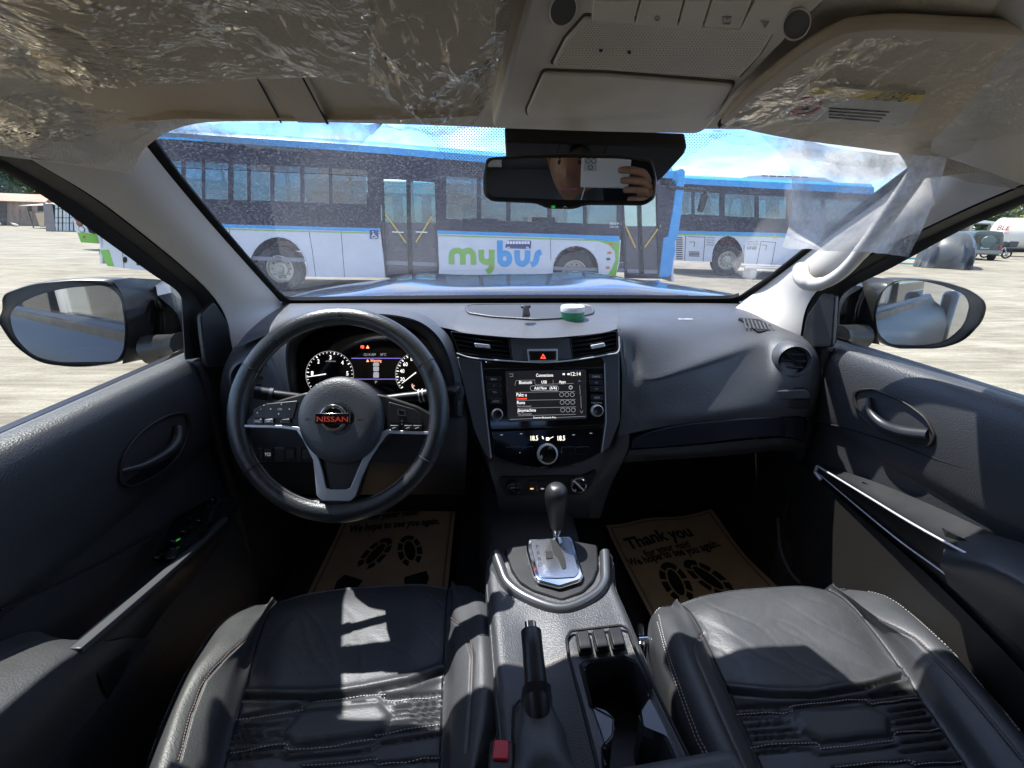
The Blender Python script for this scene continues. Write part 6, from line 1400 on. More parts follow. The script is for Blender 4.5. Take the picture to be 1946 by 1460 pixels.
# ================================================================== THE BUS YARD OUTSIDE
def hz(u): return 412 + (u-300)*.0222                    # where the level horizon lies in the photograph
UP = ray(1200, hz(1200)).cross(ray(300, hz(300))).normalized()
if UP.z < 0: UP = -UP
GO = CAMP - UP*1.5; GR = Plane(GO, UP)
def gnd(u, v, h=0): return Plane(GO + UP*h, UP).at(u, v)
def vplane(a, b):                                        # upright plane through two points, facing the camera
    n = (b-a).cross(UP).normalized()
    if n.dot(CAMP-a) < 0: n = -n
    return Plane(a, n)
M['white_paint'] = mat('white_paint', (.56, .57, .60), .35, rvar=.1, var=.06, vscale=2.5, coat=.2)
M['blue_paint'] = mat('blue_paint', (.01, .27, .60), .35, rvar=.08, var=.05, vscale=3, coat=.3)
M['green_paint'] = mat('green_paint', (.17, .40, .03), .4, var=.05)
M['dark_band'] = mat('dark_band_paint', (.016, .016, .030), .4, rvar=.1, var=.2, vscale=2, spec=.3)
M['navy'] = mat('navy_print', (.02, .03, .16), .5)
M['tyre'] = mat('tyre_rubber', (.03, .03, .03), .85, grain=.5, gscale=60, gdist=.01)
M['rim_m'] = mat('dusty_rim', (.42, .38, .30), .5, .3)
M['busglass'] = glass('bus_window', (.15, .23, .26), .09, haze=.05, hazecol=(.6, .7, .7))
M['doorglass'] = glass('bus_door_glass', (.50, .60, .58), .08, haze=.06, hazecol=(.6, .7, .7))
M['yellow'] = mat('yellow_bar', (.62, .42, .05), .45)
M['seat_red'] = mat('red_bus_seat', (.25, .04, .05), .8)
M['bus_in'] = mat('bus_inside', (.22, .22, .24), .7)

# ground sheet
m, t, b = nt('concrete_yard'); L = t.links.new; N = t.nodes.new
tcn = N('ShaderNodeTexCoord'); 
def noi(sc_, det, stretch, rot=0, dist=0):
    mp_ = N('ShaderNodeMapping'); mp_.inputs['Scale'].default_value = stretch; mp_.inputs['Rotation'].default_value = (0, 0, rot); L(tcn.outputs['Object'], mp_.inputs['Vector'])
    n_ = N('ShaderNodeTexNoise'); n_.inputs['Scale'].default_value = sc_; n_.inputs['Detail'].default_value = det; n_.inputs['Distortion'].default_value = dist; n_.inputs['Roughness'].default_value = .65; L(mp_.outputs[0], n_.inputs['Vector']); return n_.outputs['Fac']
def ramp(f, a, ca, b_, cb):
    r = N('ShaderNodeValToRGB'); r.color_ramp.elements[0].position = a; r.color_ramp.elements[0].color = (*ca, 1); r.color_ramp.elements[1].position = b_; r.color_ramp.elements[1].color = (*cb, 1); L(f, r.inputs[0]); return r.outputs[0]
c1 = ramp(noi(.5, 9, (1, 1, 1)), .35, (.23, .208, .168), .65, (.33, .305, .255))
c2 = ramp(noi(2.6, 8, (.35, 2.2, 1), R(-14), .8), .38, (.55, .52, .48), .62, (1.06, 1.05, 1.02))
mm = N('ShaderNodeMixRGB'); mm.blend_type = 'MULTIPLY'; mm.inputs[0].default_value = .8; L(c1, mm.inputs[1]); L(c2, mm.inputs[2])
c3 = ramp(noi(40, 4, (1, 1, 1)), .35, (.80, .79, .77), .7, (1.1, 1.1, 1.1)); m3 = N('ShaderNodeMixRGB'); m3.blend_type = 'MULTIPLY'; m3.inputs[0].default_value = .8; L(mm.outputs[0], m3.inputs[1]); L(c3, m3.inputs[2])
L(m3.outputs[0], b.inputs['Base Color']); b.inputs['Roughness'].default_value = .95; b.inputs['Specular IOR Level'].default_value = .15
bp = N('ShaderNodeBump'); bp.inputs['Strength'].default_value = .5; bp.inputs['Distance'].default_value = .03; L(noi(14, 6, (.5, 2, 1), R(-14)), bp.inputs['Height']); L(bp.outputs[0], b.inputs['Normal'])
gx = V3((1, 0, 0)); gx = (gx - UP*gx.dot(UP)).normalized(); gy = UP.cross(gx)
g = MB().grid([[GO + gx*x + gy*y for x in (-900, -60, -15, -5, 0, 5, 15, 60, 900)] for y in (-900, -60, -15, -5, 0, 5, 15, 60, 1500)]).build('ground', m, None, kind='structure')

def glines(pts, pl, name, m, parent, w_=.012, d=.004):
    mb = MB(); mb.tube([pl.at(*p) + pl.n*d for p in pts], w_, 4); return mb.build(name, M[m] if isinstance(m, str) else m, parent, smooth=0)
def buswheel(pl, u, parent, r=.48, mrim='rim_m', vtry=500, inset=.18):
    a = pl.at(u, vtry); c = a - UP*((a-GO).dot(UP)) + UP*r - pl.n*inset
    w_ = MB().lathe(c, pl.n, [(0, -.14), (r*.9, -.14), (r, -.1), (r, .08), (r*.96, .115), (r*.72, .13), (r*.60, .11)], 36).build('wheel', M['tyre'], parent, smooth=40)
    MB().lathe(c, pl.n, [(r*.60, .11), (r*.56, .115), (r*.52, .05), (r*.34, .03), (r*.30, .08), (r*.17, .085), (r*.15, .12), (0, .125)], 32).build('rim', M[mrim], w_, smooth=30)
    x = pl.n.cross(UP).normalized(); mb = MB()
    for k in range(10):
        t_ = k*math.pi/5; q = c + (x*math.cos(t_) + UP*math.sin(t_))*r*.43 + pl.n*.038; mb.lathe(q, pl.n, [(r*.055, 0), (0, .006)], 8)
    mb.build('rim_holes', M['gap'], w_, smooth=0, kind='stuff')
    return w_
def bus_shell(root, pl, u0, u1, top, wtop, wbot, skirt, depth=2.5, dark='dark_band', roofm='blue_paint', rear_u=None):
    """top/wtop/wbot/skirt: functions u->v of roof edge, window band top and bottom, and skirt"""
    inn = -pl.n*depth
    def seg(fa, fb, n=8): 
        us = [u0 + (u1-u0)*k/n for k in range(n+1)]
        return [[pl.at(u, fa(u)) for u in us], [pl.at(u, fb(u)) for u in us]]
    rt = [pl.at(u, top(u)) for u in (u0, (u0+u1)/2, u1)]
    mb = MB(); mb.slab([[p - pl.n*0 for p in rt], [p - pl.n*.15 + UP*.10 for p in rt], [p + inn*.5 + UP*.16 for p in rt], [p + inn + pl.n*.15 + UP*.10 for p in rt], [p + inn for p in rt]], -UP*.05); mb.build('roof', M[roofm], root)
    sk = [pl.at(u, skirt(u)) for u in (u0, u1)]
    flr = [p + UP*.25 for p in sk]
    mb = MB(); mb.slab([[p - pl.n*.05 for p in flr], [p + inn + pl.n*.05 for p in flr]], -UP*.08); mb.build('floor', M['bus_in'], root)
    # far side with window openings
    fp = pl.off(-depth); a, b_ = pl.at(u0, skirt(u0)) + inn, pl.at(u1, skirt(u1)) + inn
    mb = MB(); mb.slab([[a, b_], [a + UP*1.05, b_ + UP*1.05]], pl.n*.05); mb.build('far_side', M['bus_in'], root)
    mb = MB(); mb.slab([[a + UP*2.15, b_ + UP*2.15], [a + UP*2.75, b_ + UP*2.5]], pl.n*.05); mb.build('far_side_top', M['bus_in'], root)
    for k in range(1, 8):
        q = a.lerp(b_, k/8); mb = MB(); mb.tube([q + UP*1.0, q + UP*2.2], .05, 4); mb.build('far_post', M['bus_in'], root)
    # ends
    for p0, u in ((sk[0], u0), (sk[1], u1)):
        tp = pl.at(u, top(u)); wb = pl.at(u, wbot(u))
        mb = MB(); s_ = 1 if u == u0 else -1; x = (pl.at(u1, skirt(u1)) - pl.at(u0, skirt(u0))).normalized()*s_*.05
        mb.slab([[p0, p0 + inn], [wb, wb + inn]], x); mb.build('end_panel', M['white_paint'], root)
        mb = MB(); mb.slab([[tp, tp + inn], [tp - UP*.35, tp + inn - UP*.35]], x); mb.build('end_header', M[dark], root)
    # seats inside
    x = (b_-a).normalized(); n_ = int((b_-a).length/.85); prv = None
    for k in range(n_):
        for row in (.55, 1.75):
            q = a + x*(.5 + k*.85) + pl.n*row + UP*.55
            if prv is None:
                mb = MB(); mb.box(q, (.42, .42, .10)); mb.box(q + x*-.2 + UP*.33, (.10, .42, .65)); prv = mb.build('seat', M['seat_red'], root, bevel=.04); pc = q.copy(); l0 = prv.location.copy()
            else:
                o = prv.copy(); COL.objects.link(o); o.parent = root; o.location = l0 + (q-pc)
# ---------------- the city bus straight ahead
BA, BB = gnd(560, 526, .33), gnd(1172, 534, .33); B1 = vplane(BA, BB)
cB = (BA+BB)/2; bus1 = thing('city_bus', 'long blue-roofed white city bus with mybus lettering parked across the view', 'bus', tuple(cB - UP*.33 - B1.n*1.2))
def lin(*p):
    def f(u):
        for (a, va), (b_, vb) in zip(p, p[1:]):
            if u <= b_ or (b_, vb) == p[-1]: return va + (vb-va)*(u-a)/(b_-a)
    return f
top1 = lin((186, 243), (275, 250), (700, 277), (960, 300), (1282, 326)); wt1 = lin((186, 258), (275, 262), (700, 290), (960, 313), (1282, 340))
st1 = lin((186, 419), (418, 426), (720, 434), (832, 438), (1180, 449), (1282, 453)); sk1 = lin((186, 500), (205, 506), (288, 516), (560, 526), (880, 529), (1172, 534), (1282, 536))
pb = lambda px, d0, d1, nm, m, r=0, bevel=0, par=bus1, pl=B1: plate(rnd(px, r) if r else px, pl, d0, d1).build(nm, M[m] if isinstance(m, str) else m, par, bevel=bevel, smooth=30)
bus_shell(bus1, B1, 190, 1280, top1, wt1, st1, sk1)
def band(fa, fb, u0, u1, d0, d1, nm, m, par=bus1, pl=B1, n=10):
    us = [u0 + (u1-u0)*k/n for k in range(n+1)]
    mb = MB(); mb.slab([[pl.at(u, fa(u)) + pl.n*d1 for u in us], [pl.at(u, fb(u)) + pl.n*d1 for u in us]], -pl.n*(d1-d0)); return mb.build(nm, M[m], par)
band(top1, wt1, 190, 1280, -.04, .03, 'roof_edge', 'blue_paint')
whead = lambda u: wt1(u) + lin((186, 44), (440, 38), (700, 33), (1280, 27))(u)
wsill = lin((186, 372), (441, 380), (572, 384), (700, 389), (850, 398), (1180, 408))
band(wt1, lambda u: whead(u), 190, 723, -.04, .015, 'upper_panel', 'dark_band'); band(wt1, lambda u: whead(u), 831, 1180, -.04, .015, 'upper_panel', 'dark_band')
band(wt1, lambda u: whead(u)+14, 723, 831, -.04, .012, 'door_header', 'dark_band'); band(wt1, lambda u: whead(u)+4, 1180, 1256, -.04, .012, 'door_header', 'dark_band')
s1_ = lambda u: wsill(u)
band(s1_, st1, 190, 723, -.04, .012, 'waist_panel', 'dark_band'); band(lambda u: st1(u)-22, st1, 831, 1180, -.04, .012, 'waist_panel', 'dark_band')
W1 = [(205, 262), (272, 345), (352, 434), (443, 514), (521, 571), (578, 697)]
prev = 190
for a, b_ in W1:
    pb([(prev, whead(prev)), (a, whead(a)), (a, wsill(a)), (prev, wsill(prev))], -.04, .012, 'window_post', 'dark_band'); prev = b_
    pn = pb([(a, whead(a)), (b_, whead(b_)), (b_, wsill(b_)), (a, wsill(a))], -.01, .0, 'window', 'busglass')
    if b_-a > 70:
        mid = a + (b_-a)*.42; pb([(mid-3, whead(mid)), (mid+3, whead(mid)), (mid+3.5, wsill(mid)), (mid-2.5, wsill(mid))], -.02, .008, 'window_post', 'dark_band')
    glines([(a, whead(a)+12), (b_, whead(b_)+12)], B1, 'window_bar', 'gap', bus1, .012)
pb([(697, whead(697)), (723, whead(723)), (725, wsill(725)), (700, wsill(697))], -.04, .012, 'window_post', 'dark_band')
W2 = [(848, 906), (914, 962), (970, 1040), (1048, 1108), (1115, 1172)]; prev = 831
for a, b_ in W2:
    pb([(prev, whead(prev)), (a, whead(a)), (a, st1(a)-22), (prev, st1(prev)-22)], -.04, .012, 'window_post', 'dark_band'); prev = b_
    pb([(a, whead(a)), (b_, whead(b_)), (b_, st1(b_)-22), (a, st1(a)-22)], -.01, .0, 'window', 'busglass')
pb([(1172, whead(1172)), (1181, whead(1181)), (1181, 427), (1172, 427)], -.04, .012, 'window_post', 'dark_band')
# white lower body with wheel arches
def arch(cu, cv, ru, rv, a0=180, a1=0, n=14): return [(cu + ru*math.cos(R(a0+(a1-a0)*k/n)), cv - rv*math.sin(R(a0+(a1-a0)*k/n))) for k in range(n+1)]
lo = [(186, 425), (418, 432), (723, 441), (733, 528)] + [(620, 527), (583, 526)] + arch(528, 516, 56, 66, 0, 180) + [(472, 524), (288, 516), (205, 506), (199, 497)]
pb(lo, -.03, .0, 'lower_panel', 'white_paint')
lo2 = [(831, 444), (1180, 456), (1177, 500), (1168, 534), (1140, 533)] + arch(1094, 512, 44, 45, 0, 180) + [(1050, 532), (880, 530), (836, 529)]
pb(lo2, -.03, .0, 'lower_panel', 'white_paint')
band(st1, lambda u: st1(u)+6.5, 190, 723, -.02, .010, 'blue_stripe', 'blue_paint'); band(lambda u: st1(u)+8.5, lambda u: st1(u)+10.5, 210, 723, -.01, .008, 'green_stripe', 'green_paint')
band(st1, lambda u: st1(u)+6.5+max(0, (u-1100)*.06), 831, 1177, -.02, .010, 'blue_stripe', 'blue_paint'); band(lambda u: st1(u)+8.5, lambda u: st1(u)+10.5, 831, 1130, -.01, .008, 'green_stripe', 'green_paint')
pb([(190, 475), (207, 475), (217, 507), (205, 506), (199, 497)], .0, .006, 'green_corner', 'green_paint')
pb([(1110, 455), (1135, 455), (1177, 461), (1175, 500), (1168, 533), (1148, 533), (1162, 512), (1170, 493), (1168, 478), (1158, 466), (1140, 459)], .0, .005, 'green_swoosh', 'green_paint')
for c_ in ([(472, 524)] + arch(528, 516, 56, 66, 180, 0) + [(583, 526)], [(1050, 532)] + arch(1094, 512, 44, 45, 180, 0) + [(1138, 533)]):
    P_ = [B1.at(*p) for p in c_]; mb = MB(); mb.slab([P_, [p - B1.n*.75 for p in P_]], V3((0, 0, 0.001))); mb.build('wheel_arch', M['gap'], bus1)
    mb = MB(); mb.tube([p + B1.n*.008 for p in P_], .012, 5); mb.build('arch_rim', M['white_paint'], bus1)
buswheel(B1, 528, bus1); buswheel(B1, 1094, bus1)
for p in ([(435, 433), (440, 470), (452, 523)], [(587, 438), (594, 480), (600, 526)], [(648, 439), (655, 527)], [(236, 427), (232, 470), (236, 510)], [(1046, 452), (1047, 495)]): glines(p, B1, 'panel_joint', 'gap', bus1, .006, .001)
pb(ell(238, 494, 4, 6, 12), 0, .012, 'filler_cap', 'gap'); pb([(258, 490), (276, 494), (276, 506), (260, 504)], 0, .008, 'flap', 'dark_band')
# wheelchair sign
ws_ = pb(rect(703, 437.5, 719, 454, 1), .0, .012, 'wheelchair_sign', 'navy')
mb = MB(); q = lambda u, v: B1.at(u, v) + B1.n*.014
mb.tube([q(*p) for p in ((709.5, 443), (710, 448), (714.5, 448.5), (716, 452), (717.5, 451.5))], .010, 5); mb.tube([q(*p) for p in ell(711, 449, 3.8, 3.8, 12, a0=30, a1=290)], .009, 4); mb.tube([q(709, 440), q(709.4, 441.5)], .016, 6); mb.build('wheelchair_symbol', M['white_ink'], ws_, smooth=0)
# doors
def door(u0, u1, vt, vb, split, par, pl, barl, barr, gv):
    d = pb([(u0, vt), (u1, vt+3), (u1+4, vb), (u0+6, vb)], -.12, -.05, 'passenger_door', 'dark_band', par=par, pl=pl) if False else None
    fr = frame([(u0, vt), (u1, vt+3), (u1+3, vb), (u0+8, vb-1)], [(u0+4, vt+5), (u1-4, vt+8), (u1-1, vb-8), (u0+11, vb-8)], pl, -.10, .0).build('passenger_door', M['dark_band'], par)
    for a, b_ in ((u0+4, split-2), (split+2, u1-4)):
        plate([(a, gv[0]), (b_, gv[0]+1), (b_+2, gv[1]), (a+2, gv[1])], pl, -.07, -.06).build('door_pane', M['doorglass'], fr)
        plate([(a+2, gv[1]), (b_+2, gv[1]), (b_+4, vb-7), (a+6, vb-7)], pl, -.07, -.055).build('door_panel', mat('dusty_brown_panel', (.075, .065, .07), .5, rvar=.1, var=.2, vscale=4) if 'dusty_brown_panel' not in bpy.data.materials else bpy.data.materials['dusty_brown_panel'], fr)
        glines([(a, vt+6), (a+2, gv[1]), (a+6, vb-6)], pl, 'leaf_edge', 'gap', fr, .02, -.05); glines([(b_, vt+6), (b_+2, gv[1]), (b_+4, vb-6)], pl, 'leaf_edge', 'gap', fr, .02, -.05)
    glines([(a-4, gv[1]), (a, gv[1])], pl, 'cross_rail', 'gap', fr, .02, -.05)
    plate([(split-4, vt+4), (split+4, vt+4), (split+7, vb-4), (split, vb-4)], pl, -.09, -.045).build('leaf_seal', M['gap'], fr)
    for bar in (barl, barr): mb = MB(); mb.tube([pl.at(*p) + pl.n*-.02 for p in bar], .018, 6); mb.build('grab_bar', M['yellow'], fr)
    return fr
d1_ = door(723, 831, 335, 529, 775, bus1, B1, ((733, 408), (771, 461)), ((821, 412), (790, 461)), (343, 424))
for u, v in ((745, 441), (790, 441)): mb = MB(); mb.tube([B1.at(u, v), B1.at(u+22, v+1)], .014, 6); mb.build('door_handle', M['white_ink'], d1_)
d2_ = door(1181, 1253, 360, 530, 1216, bus1, B1, ((1188, 427), (1208, 471)), ((1256, 428), (1226, 470)), (368, 430))
band(lambda u: 533, lambda u: 538, 1172, 1253, -.03, .02, 'front_sill', 'blue_paint', n=2)
# blue front pillar with mirror-like bulge
BF = B1.off(.02)
fp_ = [(1288, 322), (1298, 320), (1303, 325), (1302, 340), (1296, 400), (1289, 452), (1283, 460), (1285, 475), (1280, 500), (1277, 522), (1270, 528), (1252, 528), (1257, 490), (1262, 452), (1270, 450), (1279, 400), (1286, 350)]
P_ = [BF.at(*p) for p in fp_]; mb = MB(); mb.prism(P_, -B1.n*.35); mb.build('front_corner', M['blue_paint'], bus1, bevel=.03, seg=3)
pb([(1253, 352), (1286, 352), (1279, 400), (1270, 450), (1262, 452), (1256, 530), (1252, 530)], -.10, -.01, 'front_door_post', 'dark_band')
mb = MB(); mb.tube([BF.at(1270, 356), BF.at(1340, 362), BF.at(1343, 368)], .035, 6); mb.build('mirror_arm', M['satin_black'], bus1)
mb = MB(); a_ = BF.at(1341, 366); b2 = BF.at(1330, 404); mb.tube([a_, a_.lerp(b2, .1), a_.lerp(b2, .9), b2], [.03, .09, .075, .03], 10, flat=.7); mb.build('bus_mirror', M['satin_black'], bus1)
# lettering
def stroke(pts, wd, mb, d=.006, n=6):
    P = cat1([V3((820+a/4.054, 420+b_/4.054, 0)) for a, b_ in pts], n); rws = []
    for i, p in enumerate(P):
        t_ = (P[min(i+1, len(P)-1)] - P[max(i-1, 0)]).normalized(); nn = V3((t_.y, -t_.x, 0))*wd/8.108
        rws.append([B1.at(*(p+nn).xy) + B1.n*d, B1.at(*(p-nn).xy) + B1.n*d])
    mb.grid(rws)
for ch, m_, sts in (('letter_m', 'green_paint', [[(154, 335), (154, 275), (162, 242), (190, 228), (222, 234), (240, 262), (242, 337)], [(236, 270), (250, 240), (280, 229), (308, 240), (322, 270), (323, 338)]]),
                    ('letter_y', 'green_paint', [[(384, 222), (384, 270), (392, 302), (420, 318), (455, 306)], [(464, 222), (464, 300), (462, 350), (450, 378), (425, 395)]]),
                    ('letter_b', 'blue_paint', [[(527, 150), (527, 220), (527, 290)], [(527, 290), (533, 315), (552, 330), (575, 330), (597, 312), (600, 285), (592, 262), (572, 250), (548, 252), (531, 268), (527, 290)]]),
                    ('letter_u', 'blue_paint', [[(660, 226), (660, 280), (668, 315), (695, 332), (722, 322), (738, 296), (740, 226)]]),
                    ('letter_s', 'blue_paint', [[(846, 240), (822, 248), (812, 270), (806, 300), (794, 325), (766, 338)]])):
    mb = MB()
    for i, s_ in enumerate(sts): stroke(s_, 44, mb, .006 + i*.0015)
    mb.build(ch, M[m_], bus1, smooth=0)
mb = MB(); mb.tube([B1.at(820+q_[0]/4.054, 420+q_[1]/4.054) + B1.n*.01 for q_ in ((445, 345), (452, 352), (466, 350), (470, 358))], .014, 5); mb.build('orange_mark', mat('orange_print', (.6, .15, .03), .5), bus1)
U = lambda a, b_: (820+a/4.054, 420+b_/4.054)
ic = pb([U(568, 205), U(572, 185), U(585, 155), U(600, 150), U(765, 152), U(768, 165), U(766, 212), U(745, 216), U(600, 212)], 0, .006, 'bus_icon', 'navy')
for k in range(8):
    a = 580 + k*22.5; plate([U(a + (4 if k == 0 else 0), 157), U(a+18, 157), U(a+18, 178), U(a, 178)], B1, .006, .008).build('icon_window', M['white_ink'], ic, smooth=0)
for a in (592, 738): plate([U(*p) for p in ell(a, 210, 11, 11, 14)], B1, .007, .009).build('icon_wheel', M['white_ink'], ic, smooth=0); plate([U(*p) for p in ell(a, 210, 6, 6, 12)], B1, .009, .010).build('icon_hub', M['navy'], ic, smooth=0)
for a, b_, c_ in ((1383, 180, 'orange_print'), (1370, 246, 'orange_print'), (1362, 294, 'navy'), (1358, 360, 'orange_print')):
    plate([U(*p) for p in ell(a, b_, 17, 11, 12)], B1, .006, .009).build('round_sticker', bpy.data.materials['orange_print'] if c_ != 'navy' else M['dash_soft'], bus1, smooth=0)
mb = MB()
for k in range(3): text('CAPACITY', *U(1285, 200+k*13), *U(1322, 201+k*13), B1, mb, 2.2, .006)
text('BEEP', 1158, 427, 1176, 427.5, B1, mb, 4, .016); text('CARD ONLY', 1158, 433, 1176, 433.5, B1, mb, 4, .016); mb.build('small_lettering', M['white_ink'], bus1, smooth=0)

# ---------------- the second, blue and white bus to the right
CA = gnd(1300, 503, .33); CB = gnd(1500, 509, .33); 
B2 = vplane(CA, CB); bus2 = thing('city_bus', 'blue and white city bus behind the first one, rooftop air conditioner showing', 'bus', tuple(CA - UP*.33 - B2.n*1.2))
top2 = lin((1270, 337), (1303, 340), (1502, 348), (1700, 358)); wt2 = lin((1270, 349), (1303, 350), (1502, 361), (1700, 372)); ws2 = lambda u: wt2(u)+14
wb2 = lin((1270, 407), (1303, 407), (1502, 417), (1700, 427)); st2 = lin((1270, 438), (1283, 438.5), (1484, 443), (1700, 450)); sk2 = lin((1270, 495), (1283, 495), (1360, 499), (1484, 504), (1700, 514))
bus_shell(bus2, B2, 1276, 1660, top2, wt2, st2, sk2)
kb = dict(par=bus2, pl=B2)
band(top2, wt2, 1276, 1660, -.04, .03, 'roof_edge', 'blue_paint', **kb); band(wt2, ws2, 1276, 1660, -.04, .012, 'upper_panel', 'dark_band', **kb); band(lambda u: wb2(u), st2, 1276, 1660, -.04, .010, 'waist_panel', 'dark_band', **kb)
prev = 1276
for a, b_ in ((1294, 1314), (1320, 1367), (1377, 1434), (1442, 1494), (1506, 1560), (1568, 1640)):
    pb([(prev, ws2(prev)), (a, ws2(a)), (a, wb2(a)), (prev, wb2(prev))], -.04, .010, 'window_post', 'dark_band', **kb); prev = b_
    pb([(a, ws2(a)), (b_, ws2(b_)), (b_, wb2(b_)), (a, wb2(a))], -.01, 0, 'window', 'busglass', **kb)
pb([(prev, ws2(prev)), (1660, ws2(1660)), (1660, wb2(1660)), (prev, wb2(prev))], -.04, .010, 'window_post', 'dark_band', **kb)
for a, b_ in ((1298, 1310), (1340, 1352), (1410, 1430), (1458, 1484), (1520, 1545)):   # blue curtains
    rw = [[B2.at(a + (b_-a)*k/8, ws2(a)+1) - B2.n*(.10 + .03*(k % 2)) for k in range(9)], [B2.at(a + (b_-a)*k/8, wb2(a)-2) - B2.n*(.10 + .03*(k % 2)) for k in range(9)]]
    MB().slab(rw, -B2.n*.01).build('curtain', M['blue_paint'], bus2)
pb([(1380, 375), (1395, 376), (1394, 388), (1381, 388)], -.12, -.10, 'paper_notice', mat('aqua_card', (.35, .7, .62), .7), **kb)
for a, b_ in ((1350, 1364), (1374, 1408)): mb = MB(); mb.tube([B2.at(a, 407) - B2.n*.3, B2.at(b_, 407.5) - B2.n*.3], .02, 5); mb.build('grab_bar', M['yellow'], bus2)
band(st2, lambda u: st2(u)+6, 1283, 1655, -.02, .012, 'blue_stripe', 'blue_paint', **kb); band(lambda u: st2(u)+6, lambda u: st2(u)+8, 1283, 1650, -.02, .011, 'green_stripe', 'green_paint', **kb)
pb([(1283, 446), (1480, 451), (1660, 457), (1660, 512), (1484, 504), (1413, 501)] + arch(1383, 492, 30, 43, 0, 180) + [(1353, 498), (1280, 495)], -.03, 0, 'lower_panel', 'white_paint', **kb)
P_ = [B2.at(*p) for p in [(1353, 498)] + arch(1383, 492, 30, 43, 180, 0) + [(1413, 501)]]; mb = MB(); mb.slab([P_, [p - B2.n*.75 for p in P_]], V3((0, 0, .001))); mb.build('wheel_arch', M['gap'], bus2)
buswheel(B2, 1383, bus2, r=.50, vtry=490, inset=.12); buswheel(B2, 1600, bus2, r=.5, vtry=490, inset=.25)
for k in range(11): pb([(1285, 451+k*4), (1297, 451.3+k*4), (1297, 453.3+k*4), (1285, 453+k*4)], .0, .01, 'louvre', 'gap', **kb)
for p in ([(1303, 448), (1301, 496)], [(1340, 450), (1336, 497)], [(1307, 450), (1340, 451)], [(1414, 466), (1413, 500)], [(1446, 460), (1438, 503)], [(1446, 459), (1474, 461)], [(1474, 461), (1466, 504)], [(1310, 460), (1320, 460)], [(1320, 460), (1319, 470)], [(1448, 466), (1457, 466)], [(1457, 466), (1455, 476)]): glines(p, B2, 'panel_joint', 'gap', bus2, .010, .002)
for k in range(4): pb([(1309, 478+k*2.6), (1329, 478.6+k*2.6), (1329, 480+k*2.6), (1309, 479.4+k*2.6)], 0, .01, 'louvre', 'gap', **kb)
mb = MB()
for k, (a, b_, s_) in enumerate(((1344, 1358, 'CAUTION'), (1342, 1358, 'WIDE TURN'), (1343, 1357, 'KEEP OFF'), (1342, 1357, 'DISTANCE'))): text(s_, a, 453+k*4.6, b_, 453.4+k*4.6, B2, mb, 2.6, .004)
for k, (a, b_, s_) in enumerate(((1422, 1440, 'OPERATOR'), (1420, 1441, 'FRANCHISE NO'), (1421, 1438, 'FOR HIRE'))): text(s_, a, 461+k*4.4, b_, 461.4+k*4.4, B2, mb, 2.6, .004)
text('BUS 2003', 1419, 474, 1437, 474.5, B2, mb, 4, .004, bold=.03); mb.build('side_lettering', M['ink'], bus2, smooth=0)
pb(ell(1472, 450, 3, 3, 10), .01, .016, 'round_badge', M['yellow'], **kb)
# rooftop unit
rp = [(1398, 343), (1408, 336), (1432, 330), (1455, 328.5), (1520, 331), (1580, 334), (1600, 344), (1600, 352)]
P_ = [B2.at(*p) - B2.n*.35 for p in rp]; mb = MB(); mb.prism(P_, -B2.n*1.7); ac = mb.build('air_conditioner', M['white_paint'], bus2, bevel=.05)
for k in range(6): plate([(1456+k*15.5, 331+k*.5), (1468+k*15.5, 331.6+k*.5), (1468+k*15.5, 333.4+k*.5), (1456+k*15.5, 332.8+k*.5)], B2, -.35, -.33).build('vent_slot', M['gap'], ac, smooth=0)
mb = MB(); mb.slab([[B2.at(1400, 503) + B2.n*.3 - UP*.0, B2.at(1500, 507) + B2.n*.3], [B2.at(1400, 503) + B2.n*.9, B2.at(1500, 507) + B2.n*.9]], -UP*.06); pk = mb.build('fallen_board', mat('weathered_board', (.55, .53, .48), .8), None); pk.location = pk.location - UP*((pk.location-GO).dot(UP) - .35); tag(pk, 'long pale board lying beneath the blue and white bus', 'board')
for k in (0, 1):
    q = pk.location + (B2.at(1500, 505)-B2.at(1400, 503)).normalized()*(-.6 + 1.2*k); mb = MB(); mb.box(q - UP*.19, (.2, .4, .30)); mb.build('trestle_block', bpy.data.materials['weathered_board'], pk)

# ---------------- other buses at the left
D0 = gnd(154, 459, .35); x_ = ray(400, 420) - ray(100, 414); x_ = (x_ - UP*x_.dot(UP)).normalized(); B3 = vplane(D0, D0 + x_)
bus3 = thing('city_bus', 'white and green bus tail with round red lamps beyond the driver side mirror', 'bus', tuple(D0 - UP*.35))
mb = MB(); o3 = [(131, 330), (134, 400), (142, 438), (148, 448), (155, 461), (290, 470), (290, 330)]; P_ = [B3.at(*p) for p in o3]
kk = (V3((0, 1, 0)) + V3((.45, 0, 0))); kk = (kk - UP*kk.dot(UP)).normalized()
mb.prism(P_, kk*9); mb.build('body', M['white_paint'], bus3, bevel=.05)
k3 = dict(par=bus3, pl=B3)
pb([(148, 443), (158, 442), (184, 446), (188, 463), (155, 461)], .0, .03, 'bumper', 'green_paint', **k3); pb([(134, 400), (142, 404), (146, 412), (137, 414)], 0, .02, 'blue_patch', 'blue_paint', **k3)
for (u, v, m_) in ((146.5, 414.5, 'lamp_red'), (151.5, 425, 'lamp_amber'), (156, 436, 'lamp_clear')):
    if m_ not in bpy.data.materials: mat(m_, {'lamp_red': (.35, .04, .02), 'lamp_amber': (.22, .09, .02), 'lamp_clear': (.6, .62, .62)}[m_], .25)
    c = B3.at(u, v); mb = MB(); mb.lathe(c, B3.n, [(.12, -.01), (.12, .02), (.10, .035), (0, .045)], 20); mb.build('tail_lamp', bpy.data.materials[m_], bus3); mb = MB(); mb.lathe(c, B3.n, [(.13, .0), (.135, .025), (.12, .03)], 20); mb.build('lamp_bezel', M['dark_band'], bus3)
